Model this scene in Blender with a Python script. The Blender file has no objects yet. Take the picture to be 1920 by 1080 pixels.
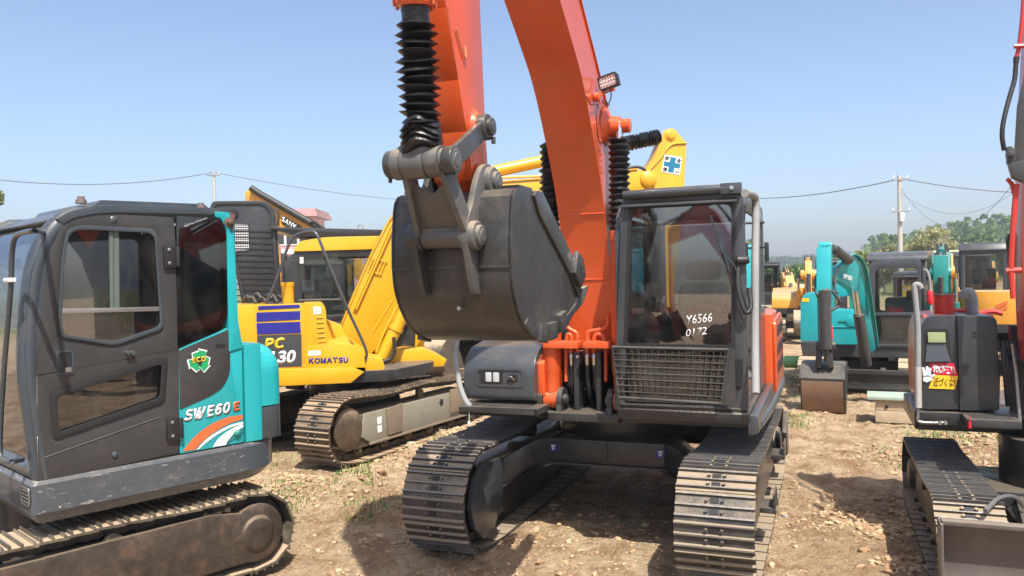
import bpy, bmesh, math, random
import numpy as np
from mathutils import Vector, Matrix, noise
R_ = math.radians
C = bpy.context.scene.collection
sc = bpy.context.scene
random.seed(7)
rng = np.random.default_rng(7)

# ---------------------------------------------------------------- camera
FPX, RHO, PIT, CAMZ = 1493.0, R_(1.3), R_(-.767), 2.1
fw = Vector((0, math.cos(PIT), math.sin(PIT))); up0 = Vector((0, -math.sin(PIT), math.cos(PIT)))
rt = Vector((1, 0, 0)) * math.cos(RHO) - up0 * math.sin(RHO)
up = Vector((1, 0, 0)) * math.sin(RHO) + up0 * math.cos(RHO)
cd = bpy.data.cameras.new('camera'); cam = bpy.data.objects.new('camera', cd); C.objects.link(cam)
M = Matrix((rt, up, -fw)).transposed().to_4x4(); M.translation = (0, 0, CAMZ)
cam.matrix_world = M
cd.sensor_width = 36; cd.lens = 36 * FPX / 1920; cd.clip_start = .05; cd.clip_end = 5000
sc.camera = cam

# ---------------------------------------------------------------- sky, sun, exposure
SUN_EL, SUN_AZ = R_(58), math.atan2(.28, -.96)          # azimuth measured from +Y towards +X
w = bpy.data.worlds.new('World'); sc.world = w; w.use_nodes = True
nt = w.node_tree; bg = nt.nodes['Background']
sky = nt.nodes.new('ShaderNodeTexSky'); sky.sky_type = 'NISHITA'; sky.sun_disc = False
sky.sun_elevation = SUN_EL; sky.sun_rotation = SUN_AZ
sky.altitude = 50; sky.air_density = .8; sky.dust_density = 2.6; sky.ozone_density = 1.3
nt.links.new(sky.outputs[0], bg.inputs[0]); bg.inputs[1].default_value = .15
sd = bpy.data.lights.new('sun', 'SUN'); sd.energy = 4.9; sd.angle = R_(.55); sd.color = (1, .95, .86)
so = bpy.data.objects.new('sun', sd); C.objects.link(so)
tosun = Vector((math.sin(SUN_AZ) * math.cos(SUN_EL), math.cos(SUN_AZ) * math.cos(SUN_EL), math.sin(SUN_EL)))
so.rotation_euler = tosun.to_track_quat('Z', 'Y').to_euler(); so.location = (0, 0, 30)
sc.view_settings.view_transform = 'Standard'; sc.view_settings.look = 'None'
sc.view_settings.exposure = .70; sc.view_settings.gamma = 1

# ---------------------------------------------------------------- frames: where a machine stands
def ray(u, v):
    return fw + rt * ((u - 960) / FPX) + up * (-(v - 540) / FPX)
class Frame:
    def __init__(s, x, y, deg, z=0):
        s.deg = deg; s.M = Matrix.Translation((x, y, z)) @ Matrix.Rotation(R_(deg), 4, 'Z'); s.I = s.M.inverted()
    def hit(s, u, v, ax, c):
        """local point of the machine plane axis=c that is seen at photo position (u, v)"""
        o = s.I @ Vector((0, 0, CAMZ)); d = s.I.to_3x3() @ ray(u, v)
        return o + d * ((c - o[ax]) / d[ax])
    def poly(s, pts, ax, c):
        return [s.hit(u, v, ax, c) for u, v in pts]

# ---------------------------------------------------------------- mesh builder
def rpoly(pts, rad, seg=5):
    """rounded polygon in 2D; rad a number or a list, one per corner"""
    out = []; n = len(pts)
    for i in range(n):
        p = Vector(pts[i][:2]); a = Vector(pts[i - 1][:2]); b = Vector(pts[(i + 1) % n][:2])
        r = rad[i] if isinstance(rad, (list, tuple)) else rad
        u = (a - p); v = (b - p)
        if r <= 1e-5:
            out += [tuple(p)] * (seg + 1); continue
        r = min(r, u.length * .49, v.length * .49)
        p0 = p + u.normalized() * r; p1 = p + v.normalized() * r
        for k in range(seg + 1):
            t = k / seg
            q = p0 * (1 - t) ** 2 + p * 2 * t * (1 - t) + p1 * t * t
            out.append((q.x, q.y))
    return out
def rrect(x0, y0, x1, y1, r, seg=5):
    return rpoly([(x0, y0), (x1, y0), (x1, y1), (x0, y1)], r, seg)
class MB:
    def __init__(s): s.v = []; s.f = []; s.mi = []; s.cur = 0; s.T = None
    def add(s, vs, fs):
        b = len(s.v)
        for p in vs:
            p = Vector(p)
            if s.T is not None: p = s.T @ p
            s.v.append(tuple(p))
        for f in fs:
            s.f.append(tuple(i + b for i in f)); s.mi.append(s.cur)
        return s
    def box(s, x0, x1, y0, y1, z0, z1, rot=None):
        vs = [(x, y, z) for x in (x0, x1) for y in (y0, y1) for z in (z0, z1)]
        if rot is not None:
            c = Vector(((x0 + x1) / 2, (y0 + y1) / 2, (z0 + z1) / 2)); vs = [c + rot @ (Vector(p) - c) for p in vs]
        return s.add(vs, [(0, 1, 3, 2), (4, 6, 7, 5), (0, 4, 5, 1), (2, 3, 7, 6), (0, 2, 6, 4), (1, 5, 7, 3)])
    def slab(s, a, b):
        """closed solid between two matching 3D outlines"""
        n = len(a)
        return s.add(list(a) + list(b), [tuple(range(n))[::-1], tuple(range(n, 2 * n))] + [(i, (i + 1) % n, (i + 1) % n + n, i + n) for i in range(n)])
    def prism(s, poly, a, b, ax='x'):
        def P(p, t):
            return (t, p[0], p[1]) if ax == 'x' else (p[0], t, p[1]) if ax == 'y' else (p[0], p[1], t)
        return s.slab([P(p, a) for p in poly], [P(p, b) for p in poly])
    def plate(s, pts, d):
        d = Vector(d); return s.slab([Vector(p) for p in pts], [Vector(p) + d for p in pts])
    def ring(s, outer, inner, d):
        """flat frame: outer outline minus inner outline (same count), thickness vector d"""
        n = len(outer); d = Vector(d); o = [Vector(p) for p in outer]; i_ = [Vector(p) for p in inner]
        vs = o + i_ + [p + d for p in o] + [p + d for p in i_]; fs = []
        for k in range(n):
            j = (k + 1) % n
            fs += [(k, j, n + j, n + k), (2 * n + k, 3 * n + k, 3 * n + j, 2 * n + j), (k, 2 * n + k, 2 * n + j, j), (n + k, n + j, 3 * n + j, 3 * n + k)]
        return s.add(vs, fs)
    def tube(s, pts, r, n=10, caps=True):
        pts = [Vector(p) for p in pts]; m = len(pts); vs = []; fs = []
        rs = r if isinstance(r, (list, tuple)) else [r] * m
        t0 = (pts[1] - pts[0]).normalized(); nrm = t0.orthogonal().normalized()
        for i in range(m):
            t = ((pts[min(i + 1, m - 1)] - pts[max(i - 1, 0)])).normalized()
            nrm = (nrm - t * nrm.dot(t)); nrm = nrm.normalized() if nrm.length > 1e-6 else t.orthogonal().normalized()
            bn = t.cross(nrm)
            for k in range(n):
                a = 2 * math.pi * k / n; vs.append(pts[i] + (nrm * math.cos(a) + bn * math.sin(a)) * rs[i])
        for i in range(m - 1):
            for k in range(n):
                j = (k + 1) % n; fs.append((i * n + k, i * n + j, (i + 1) * n + j, (i + 1) * n + k))
        if caps: fs += [tuple(range(n))[::-1], tuple(range((m - 1) * n, m * n))]
        return s.add(vs, fs)
    def cyl(s, a, b, r, r2=None, n=24): return s.tube([a, b], [r, r if r2 is None else r2], n)
    def lathe(s, a, b, prof, n=24):
        """prof: list of (t along a->b in metres, radius)"""
        a = Vector(a); d = (Vector(b) - a).normalized()
        u = d.orthogonal().normalized(); v_ = d.cross(u); vs = []; fs = []; m = len(prof)
        for t, r in prof:
            for k in range(n):
                an = 2 * math.pi * k / n; vs.append(a + d * t + (u * math.cos(an) + v_ * math.sin(an)) * r)
        for i in range(m - 1):
            for k in range(n):
                j = (k + 1) % n; fs.append((i * n + k, i * n + j, (i + 1) * n + j, (i + 1) * n + k))
        fs += [tuple(range(n))[::-1], tuple(range((m - 1) * n, m * n))]
        return s.add(vs, fs)
    def obj(s, name, mats, parent=None, bevel=0, seg=2, ang=40, sub=0):
        me = bpy.data.meshes.new(name); me.from_pydata(s.v, [], s.f)
        if not isinstance(mats, (list, tuple)): mats = [mats]
        for m in mats: me.materials.append(m)
        me.polygons.foreach_set('material_index', s.mi)
        bm = bmesh.new(); bm.from_mesh(me)
        bmesh.ops.remove_doubles(bm, verts=bm.verts, dist=1e-5)
        bmesh.ops.dissolve_degenerate(bm, edges=bm.edges, dist=1e-5)
        bmesh.ops.recalc_face_normals(bm, faces=bm.faces)
        if bevel:
            es = [e for e in bm.edges if len(e.link_faces) == 2 and e.calc_face_angle(0) > R_(28)]
            if es: bmesh.ops.bevel(bm, geom=es, offset=bevel, segments=seg, profile=.6, affect='EDGES', clamp_overlap=True)
        bm.to_mesh(me); bm.free()
        me.polygons.foreach_set('use_smooth', [True] * len(me.polygons))
        me.set_sharp_from_angle(angle=R_(ang))
        o = bpy.data.objects.new(name, me); C.objects.link(o)
        if parent: o.parent = parent
        if sub:
            md = o.modifiers.new('sub', 'SUBSURF'); md.levels = md.render_levels = sub
        return o
def _objs(s, name, mats, parent=None, **k):
    """one object per separate piece of the builder (pieces that touch stay together)"""
    n = len(s.v); par = list(range(n))
    def find(a):
        while par[a] != a: par[a] = par[par[a]]; a = par[a]
        return a
    for f in s.f:
        for i in f[1:]: par[find(i)] = find(f[0])
    comp = {}
    for i in range(n): comp.setdefault(find(i), []).append(i)
    C_ = [(c, np.array([s.v[i] for i in c])) for c in comp.values()]; g = list(range(len(C_)))
    for a in range(len(C_)):
        for b in range(a):
            A, B = C_[a][1], C_[b][1]
            if (A.min(0) - .004 < B.max(0)).all() and (B.min(0) - .004 < A.max(0)).all():
                ga, gb = g[a], g[b]; g = [gb if q == ga else q for q in g]
    out = []
    for q in sorted(set(g)):
        keep = {i for j, (c, _) in enumerate(C_) if g[j] == q for i in c}; m = MB(); mp = {}
        for i in sorted(keep): mp[i] = len(m.v); m.v.append(s.v[i])
        for f, mi in zip(s.f, s.mi):
            if f[0] in keep: m.f.append(tuple(mp[i] for i in f)); m.mi.append(mi)
        out.append(m.obj(name, mats, parent, **k))
    return out
MB.objs = _objs
def arc(c, r, a0, a1, n):
    return [(c[0] + r * math.cos(R_(a0 + (a1 - a0) * k / n)), c[1] + r * math.sin(R_(a0 + (a1 - a0) * k / n))) for k in range(n + 1)]
def bez(pts, n=8):
    """smooth Catmull-Rom through points"""
    P = [Vector(p) for p in pts]; P = [P[0] * 2 - P[1]] + P + [P[-1] * 2 - P[-2]]; out = []
    for i in range(1, len(P) - 2):
        for k in range(n):
            t = k / n
            out.append(.5 * ((2 * P[i]) + (P[i + 1] - P[i - 1]) * t + (2 * P[i - 1] - 5 * P[i] + 4 * P[i + 1] - P[i + 2]) * t * t + (3 * P[i] - P[i - 1] - 3 * P[i + 1] + P[i + 2]) * t ** 3))
    out.append(P[-2]); return out
def tag(o, label=None, cat=None, group=None, kind=None):
    if label: o['label'] = label
    if cat: o['category'] = cat
    if group: o['group'] = group
    if kind: o['kind'] = kind
    return o
def thing(name, label, cat, fr=None, group=None, loc=None, deg=0):
    o = bpy.data.objects.new(name, None); C.objects.link(o); o.empty_display_size = .3
    if fr is not None: o.matrix_world = fr.M
    if loc is not None: o.location = loc; o.rotation_euler = (0, 0, R_(deg))
    return tag(o, label, cat, group)

# ---------------------------------------------------------------- materials
MATS = {}
def nmat(name):
    m = bpy.data.materials.new(name); m.use_nodes = True
    n = m.node_tree; b = n.nodes['Principled BSDF']; return m, n, b, n.nodes, n.links
def noise_node(n, scale, detail=4, rough=.6, vec=None, dist=0):
    t = n.nodes.new('ShaderNodeTexNoise'); t.inputs['Scale'].default_value = scale
    t.inputs['Detail'].default_value = detail; t.inputs['Roughness'].default_value = rough; t.inputs['Distortion'].default_value = dist
    if vec: n.links.new(vec, t.inputs['Vector'])
    return t
def ramp(n, src, p0, p1, c0=(0, 0, 0, 1), c1=(1, 1, 1, 1)):
    r = n.nodes.new('ShaderNodeValToRGB'); e = r.color_ramp.elements
    e[0].position = p0; e[1].position = p1; e[0].color = c0; e[1].color = c1
    n.links.new(src, r.inputs[0]); return r
def mixc(n, fac, a, b, mode='MIX'):
    m = n.nodes.new('ShaderNodeMix'); m.data_type = 'RGBA'; m.blend_type = mode
    for inp, val in ((m.inputs[0], fac), (m.inputs[6], a), (m.inputs[7], b)):
        if hasattr(val, 'links') or hasattr(val, 'is_linked'): n.links.new(val, inp)
        elif isinstance(val, (int, float)): inp.default_value = val
        else: inp.default_value = (*val, 1) if len(val) == 3 else val
    return m.outputs[2]
def objvec(n, scale=(1, 1, 1)):
    tc = n.nodes.new('ShaderNodeTexCoord'); mp = n.nodes.new('ShaderNodeMapping'); mp.inputs['Scale'].default_value = scale
    n.links.new(tc.outputs['Object'], mp.inputs[0]); return mp.outputs[0]
def bump(n, b, h, s=.2, d=.02):
    bp = n.nodes.new('ShaderNodeBump'); bp.inputs['Strength'].default_value = s; bp.inputs['Distance'].default_value = d
    n.links.new(h, bp.inputs['Height']); n.links.new(bp.outputs[0], b.inputs['Normal'])
DUST = (.34, .27, .19)
def paint(key, col, rough=.38, coat=.25, dust=.35, scratch=0, scol=(.45, .45, .43), metal=0, vary=.12, lump=.0, top=.5):
    """machine paint: slight tone drift, a film of dust (more on level faces), optional scratches, orange-peel bump"""
    if key in MATS: return MATS[key]
    m, n, b, N, L = nmat(key)
    v = objvec(n)
    n1 = noise_node(n, 1.7, 5, .6, v); r1 = ramp(n, n1.outputs[0], .3, .7)
    dark = tuple(c * (1 - vary) for c in col); lite = tuple(min(1, c * (1 + vary) + .004) for c in col)
    base = mixc(n, r1.outputs[0], dark, lite)
    n2 = noise_node(n, 5.5, 8, .75, v, .6)
    geo = N.new('ShaderNodeNewGeometry'); sx = N.new('ShaderNodeSeparateXYZ'); L.new(geo.outputs['Normal'], sx.inputs[0])
    upm = N.new('ShaderNodeMapRange'); upm.inputs[1].default_value = .25; upm.inputs[2].default_value = 1; upm.inputs[3].default_value = 0; upm.inputs[4].default_value = top
    L.new(sx.outputs[2], upm.inputs[0])
    a = N.new('ShaderNodeMath'); a.operation = 'ADD'; L.new(n2.outputs[0], a.inputs[0]); L.new(upm.outputs[0], a.inputs[1])
    r2 = ramp(n, a.outputs[0], .52, 1.05, (0, 0, 0, 1), (dust * 1.6,) * 3 + (1,))
    c2 = mixc(n, r2.outputs[0], base, DUST)
    if scratch:
        vs = objvec(n, (3, 3, 26)); n3 = noise_node(n, 2.2, 10, .8, vs, 1.2)
        r3 = ramp(n, n3.outputs[0], .66 - scratch * .1, .70 - scratch * .1)
        c2 = mixc(n, r3.outputs[0], c2, scol)
        n5 = noise_node(n, 26, 4, .7, v); r5 = ramp(n, n5.outputs[0], .70, .73); c2 = mixc(n, r5.outputs[0], c2, scol)
    L.new(c2, b.inputs['Base Color'])
    rr = N.new('ShaderNodeMapRange'); rr.inputs[3].default_value = rough; rr.inputs[4].default_value = min(1, rough + .4)
    L.new(r2.outputs[0], rr.inputs[0]); L.new(rr.outputs[0], b.inputs['Roughness'])
    b.inputs['Metallic'].default_value = metal; b.inputs['Coat Weight'].default_value = coat; b.inputs['Coat Roughness'].default_value = .12
    n4 = noise_node(n, 5 if lump else 60, 3, .5, v); bump(n, b, n4.outputs[0], .35 if lump else .05, .02 if lump else .004)
    MATS[key] = m; return m
def track_steel(key, col=(.085, .078, .07), dust=.8, dcol=(.42, .32, .215), rust=.3, voff=-.06):
    if key in MATS: return MATS[key]
    m, n, b, N, L = nmat(key); v = objvec(n)
    n1 = noise_node(n, 9, 8, .7, v); n2 = noise_node(n, 2.1, 6, .65, v, .5); n0 = noise_node(n, 34, 5, .7, v)
    r0 = ramp(n, n0.outputs[0], .35, .7, (.03, .03, .03, 1), (1, 1, 1, 1))
    c = mixc(n, ramp(n, n1.outputs[0], .35, .65).outputs[0], tuple(x * .7 for x in col), tuple(x * 1.5 for x in col))
    c = mixc(n, ramp(n, n1.outputs[0], .55, .75, (0, 0, 0, 1), (rust,) * 3 + (1,)).outputs[0], c, (.16, .075, .035))
    geo = N.new('ShaderNodeNewGeometry'); sx = N.new('ShaderNodeSeparateXYZ'); L.new(geo.outputs['Normal'], sx.inputs[0])
    upm = N.new('ShaderNodeMapRange'); upm.inputs[1].default_value = .1; upm.inputs[2].default_value = .95; upm.inputs[3].default_value = voff; upm.inputs[4].default_value = .56
    L.new(sx.outputs[2], upm.inputs[0])
    a = N.new('ShaderNodeMath'); a.operation = 'ADD'; L.new(n2.outputs[0], a.inputs[0]); L.new(upm.outputs[0], a.inputs[1])
    a2 = N.new('ShaderNodeMath'); a2.operation = 'MULTIPLY_ADD'; L.new(n0.outputs[0], a2.inputs[0]); a2.inputs[1].default_value = .35; L.new(a.outputs[0], a2.inputs[2])
    r2 = ramp(n, a2.outputs[0], .68, 1.04, (0, 0, 0, 1), (dust,) * 3 + (1,))
    c = mixc(n, r2.outputs[0], c, dcol); L.new(c, b.inputs['Base Color'])
    b.inputs['Metallic'].default_value = .25; rr = N.new('ShaderNodeMapRange'); rr.inputs[3].default_value = .42; rr.inputs[4].default_value = .9
    L.new(r2.outputs[0], rr.inputs[0]); L.new(rr.outputs[0], b.inputs['Roughness']); bump(n, b, n0.outputs[0], .4, .006)
    MATS[key] = m; return m
def plain(key, col, rough=.6, metal=0, emit=0, bscale=0, coat=0):
    if key in MATS: return MATS[key]
    m, n, b, N, L = nmat(key)
    v = objvec(n); n1 = noise_node(n, 8, 5, .6, v)
    L.new(mixc(n, n1.outputs[0], tuple(c * .8 for c in col), tuple(min(1, c * 1.2) for c in col)), b.inputs['Base Color'])
    b.inputs['Roughness'].default_value = rough; b.inputs['Metallic'].default_value = metal; b.inputs['Coat Weight'].default_value = coat
    if bscale: n2 = noise_node(n, bscale, 5, .6, v); bump(n, b, n2.outputs[0], .5, .01)
    MATS[key] = m; return m
def glass(key, tint=(.45, .5, .5), refl=1.0, dirt=.12):
    """thin window pane: tinted see-through with a mirror film that grows at grazing angles, and a little dust"""
    if key in MATS: return MATS[key]
    m, n, b, N, L = nmat(key); N.remove(b); out = N['Material Output']
    tr = N.new('ShaderNodeBsdfTransparent'); tr.inputs[0].default_value = (*tint, 1)
    gl = N.new('ShaderNodeBsdfGlossy'); gl.inputs['Roughness'].default_value = .015; gl.inputs[0].default_value = (.95, .97, 1, 1)
    fr = N.new('ShaderNodeFresnel'); fr.inputs[0].default_value = 1.5
    mu = N.new('ShaderNodeMath'); mu.operation = 'MULTIPLY'; mu.inputs[1].default_value = 2.4 * refl; mu.use_clamp = True; L.new(fr.outputs[0], mu.inputs[0])
    mx = N.new('ShaderNodeMixShader'); L.new(mu.outputs[0], mx.inputs[0]); L.new(tr.outputs[0], mx.inputs[1]); L.new(gl.outputs[0], mx.inputs[2])
    df = N.new('ShaderNodeBsdfDiffuse'); df.inputs[0].default_value = (.42, .40, .36, 1)
    v = objvec(n, (1, 1, .6)); n1 = noise_node(n, 3.2, 9, .75, v, .8); r1 = ramp(n, n1.outputs[0], .42, .95, (0, 0, 0, 1), (dirt * 3,) * 3 + (1,))
    m2 = N.new('ShaderNodeMixShader'); L.new(r1.outputs[0], m2.inputs[0]); L.new(mx.outputs[0], m2.inputs[1]); L.new(df.outputs[0], m2.inputs[2])
    L.new(m2.outputs[0], out.inputs[0]); MATS[key] = m; return m

M_ORANGE = paint('orange_paint', (.58, .078, .014), .34, .35, .16, vary=.10, top=.3, scratch=.01, scol=(.30, .08, .04))
M_RED = paint('red_paint', (.50, .035, .022), .34, .3, .15, vary=.08)
M_YEL = paint('yellow_paint', (.62, .33, .010), .36, .3, .10, vary=.07, top=.3)
M_YEL2 = paint('old_yellow_paint', (.66, .30, .03), .5, .1, .5, vary=.15)
M_CREAM = paint('pale_yellow_paint', (.72, .56, .26), .5, .1, .3, vary=.1)
M_TEAL = paint('teal_paint', (.012, .33, .36), .36, .3, .12, vary=.08, top=.25)
M_TEAL2 = paint('dark_teal_paint', (.01, .20, .18), .4, .2, .2, vary=.1)
M_TEALW = paint('worn_teal_paint', (.010, .33, .36), .4, .2, .15, scratch=.25, scol=(.19, .13, .10), top=.2)
M_GREY = paint('charcoal_paint', (.042, .047, .054), .34, .35, .12, vary=.1, top=.25)
M_GREYW = paint('worn_charcoal_paint', (.040, .052, .064), .36, .35, .12, scratch=.12, scol=(.42, .38, .34), top=.35)
M_BUMP = paint('scraped_charcoal_paint', (.055, .066, .078), .36, .3, .2, scratch=.7, scol=(.48, .42, .37), top=.35)
M_DOOR = paint('door_charcoal_paint', (.034, .034, .034), .42, .15, .12, vary=.06, top=.2)
M_DARK = paint('dark_frame_paint', (.022, .023, .025), .4, .25, .18, vary=.15)
M_GUN = paint('bucket_grey_paint', (.034, .034, .034), .38, .15, .2, vary=.35, lump=1, top=.35, scratch=.28, scol=(.15, .13, .115))
M_WORN = paint('pin_grey_paint', (.085, .082, .078), .45, .1, .45, scratch=.25, scol=(.24, .19, .14), vary=.25, lump=1)
M_BLK = plain('black_plastic', (.016, .016, .017), .5)
M_RUB = plain('rubber', (.012, .012, .013), .30, bscale=30)
M_HOSE = plain('hose', (.022, .022, .023), .5, bscale=60)
M_CHROME = plain('chrome', (.6, .6, .6), .18, 1)
M_STEEL = plain('bare_steel', (.35, .34, .32), .4, .8, bscale=40)
M_WHITE = plain('white_decal', (.8, .8, .8), .5)
M_WHITEP = plain('white_plastic', (.62, .62, .60), .55)
M_YDEC = plain('yellow_decal', (.85, .47, .02), .5)
M_BLUE = plain('blue_decal', (.022, .022, .22), .4)
M_CYAN = plain('cyan_decal', (.008, .15, .26), .5)
M_ODEC = plain('orange_decal', (.68, .13, .04), .45)
M_GDEC = plain('green_decal', (.01, .30, .10), .5)
M_REDD = plain('red_decal', (.62, .015, .04), .5)
M_SEAT = plain('seat_fabric', (.03, .03, .032), .85, bscale=80)
M_INT = plain('cab_trim', (.09, .095, .09), .7)
M_INTL = plain('cab_trim_light', (.30, .33, .31), .6)
M_RIB = plain('red_ribbon', (.85, .012, .03), .6)
M_LENS = plain('lamp_lens', (.55, .58, .6), .15, .3)
M_FOAM = plain('foam_wrap', (.62, .60, .56), .85, bscale=120)
M_FOAMG = plain('grey_foam_wrap', (.25, .26, .26), .8, bscale=120)
M_BELOW = track_steel('track_dark', (.04, .038, .036), .35)
M_TRACK = track_steel('track_steel', (.055, .052, .05), .9, (.34, .265, .18), voff=-.2)
M_PLATE = track_steel('frame_mud', (.055, .043, .033), .55, (.24, .175, .115), .7)
M_TIP = plain('polished_tip', (.24, .22, .20), .5, .7, bscale=30)
M_TRKD = track_steel('track_dusty', (.10, .085, .065), 1.0, rust=.45)
M_TRKM = track_steel('track_muddy', (.10, .075, .05), 1.0, (.38, .27, .17), .6)
M_G1 = glass('cab_glass', (.58, .62, .66), 1.5, .06)
M_G2 = glass('dark_glass', (.34, .36, .36), .9, .03)
M_G4 = glass('clear_glass', (.80, .84, .84), .45, .04)
M_COVER = paint('cover_black_paint', (.026, .029, .034), .36, .3, .10, vary=.1, top=.25)
M_G3 = glass('door_glass', (.60, .58, .57), 1.2, .04)

# ---------------------------------------------------------------- lettering
def lettering(body, mat, parent, fr, ax, c, bl, br, tl, name='lettering', bold=0, shear=0, extr=.0015, label=None):
    """letters laid on the plane axis=c; bottom-left, bottom-right, top-left corners given as photo positions"""
    A, B, D = fr.hit(*bl, ax, c), fr.hit(*br, ax, c), fr.hit(*tl, ax, c)
    return letters3(body, mat, parent, A, B, D, name, bold, shear, extr)
def letters3(body, mat, parent, A, B, D, name='lettering', bold=0, shear=0, extr=.0015):
    wide = name != 'handwriting' and body.isascii()
    bmj = bmesh.new(); xpos = 0
    for part in (body if wide else [body]):
        cu = bpy.data.curves.new(name, 'FONT'); cu.body = ''.join(chr(ord(c) + 0xFEE0) for c in part) if wide else part
        cu.offset = bold * (1.15 if wide else 1); cu.shear = shear; cu.resolution_u = 3
        o = bpy.data.objects.new(name, cu); C.objects.link(o)
        me = bpy.data.meshes.new_from_object(o.evaluated_get(bpy.context.evaluated_depsgraph_get())); bpy.data.objects.remove(o)
        q = np.array([v.co[:] for v in me.vertices]); x0_, x1_ = q[:, 0].min(), q[:, 0].max(); y0_ = q[:, 1].min() * (shear if wide else 0)
        if wide: me.transform(Matrix.Translation((xpos - x0_ + y0_, 0, 0))); xpos += x1_ - x0_ + (.075 if shear == 0 else .035)
        bmj.from_mesh(me)
    me = bpy.data.meshes.new(name); bmj.to_mesh(me); bmj.free()
    co = np.array([v.co[:] for v in me.vertices]); mn, mx_ = co.min(0), co.max(0)
    nrm = (B - A).cross(D - A).normalized() * extr
    for v in me.vertices:
        s_ = (v.co.x - mn[0]) / (mx_[0] - mn[0]); t_ = (v.co.y - mn[1]) / (mx_[1] - mn[1])
        v.co = A + (B - A) * s_ + (D - A) * t_ + nrm
    bm = bmesh.new(); bm.from_mesh(me); g = bmesh.ops.extrude_face_region(bm, geom=bm.faces[:])
    bmesh.ops.translate(bm, verts=[e for e in g['geom'] if isinstance(e, bmesh.types.BMVert)], vec=-nrm * .9)
    bmesh.ops.recalc_face_normals(bm, faces=bm.faces); bm.to_mesh(me); bm.free()
    me.materials.clear(); me.materials.append(mat); me.name = name
    me.polygons.foreach_set('material_index', [0] * len(me.polygons))
    ob = bpy.data.objects.new(name, me); C.objects.link(ob); ob.parent = parent; return ob
def decal(name, pts, off, mat, parent, th=.002, label=None):
    """thin sticker with outline pts (local 3D), lifted by vector off"""
    mb = MB(); off = Vector(off); mb.plate([Vector(p) + off for p in pts], off.normalized() * th)
    o = mb.obj(name, mat, parent)
    if label: o['label'] = label
    return o
# ---------------------------------------------------------------- crawler tracks
def track_path(y0, y1, H, rf, rr, sag=.02, droop=0):
    """closed loop (y, z), front (y1) idler radius rf, rear (y0) sprocket radius rr, overall height H"""
    pts = []
    cf = (y1 - rf, H - rf - .0); cr = (y0 + rr, H - rr - droop)
    yb1, yb0 = cf[0] - rf * .45, cr[0] + rr * .45                # ends of the ground run
    n = 40
    for k in range(n + 1): pts.append((yb0 + (yb1 - yb0) * k / n, 0))
    a0 = -68
    pts += [(yb1 + (cf[0] + rf * math.cos(R_(a0)) - yb1) * t, (cf[1] + rf * math.sin(R_(a0))) * t) for t in (.33, .66)]
    pts += arc(cf, rf, a0, 90, 14)
    for k in range(1, n):
        t = k / n; z = cf[1] + rf + (cr[1] + rr - cf[1] - rf) * t
        pts.append((cf[0] + (cr[0] - cf[0]) * t, z - sag * (math.sin(t * math.pi * 2) ** 2)))
    pts += arc(cr, rr, 90, 180 + 68, 14)
    pts += [(cr[0] + rr * math.cos(R_(248)) * (1 - t) + (yb0 - cr[0]) * t, (cr[1] + rr * math.sin(R_(248))) * (1 - t)) for t in (.33, .66)]
    return pts, cf, cr
def resample(pts, n):
    P = np.array(pts + [pts[0]]); d = np.r_[0, np.cumsum(np.hypot(*np.diff(P, axis=0).T))]
    s = np.linspace(0, d[-1], n, endpoint=False); return np.c_[np.interp(s, d, P[:, 0]), np.interp(s, d, P[:, 1])], d[-1]
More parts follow.
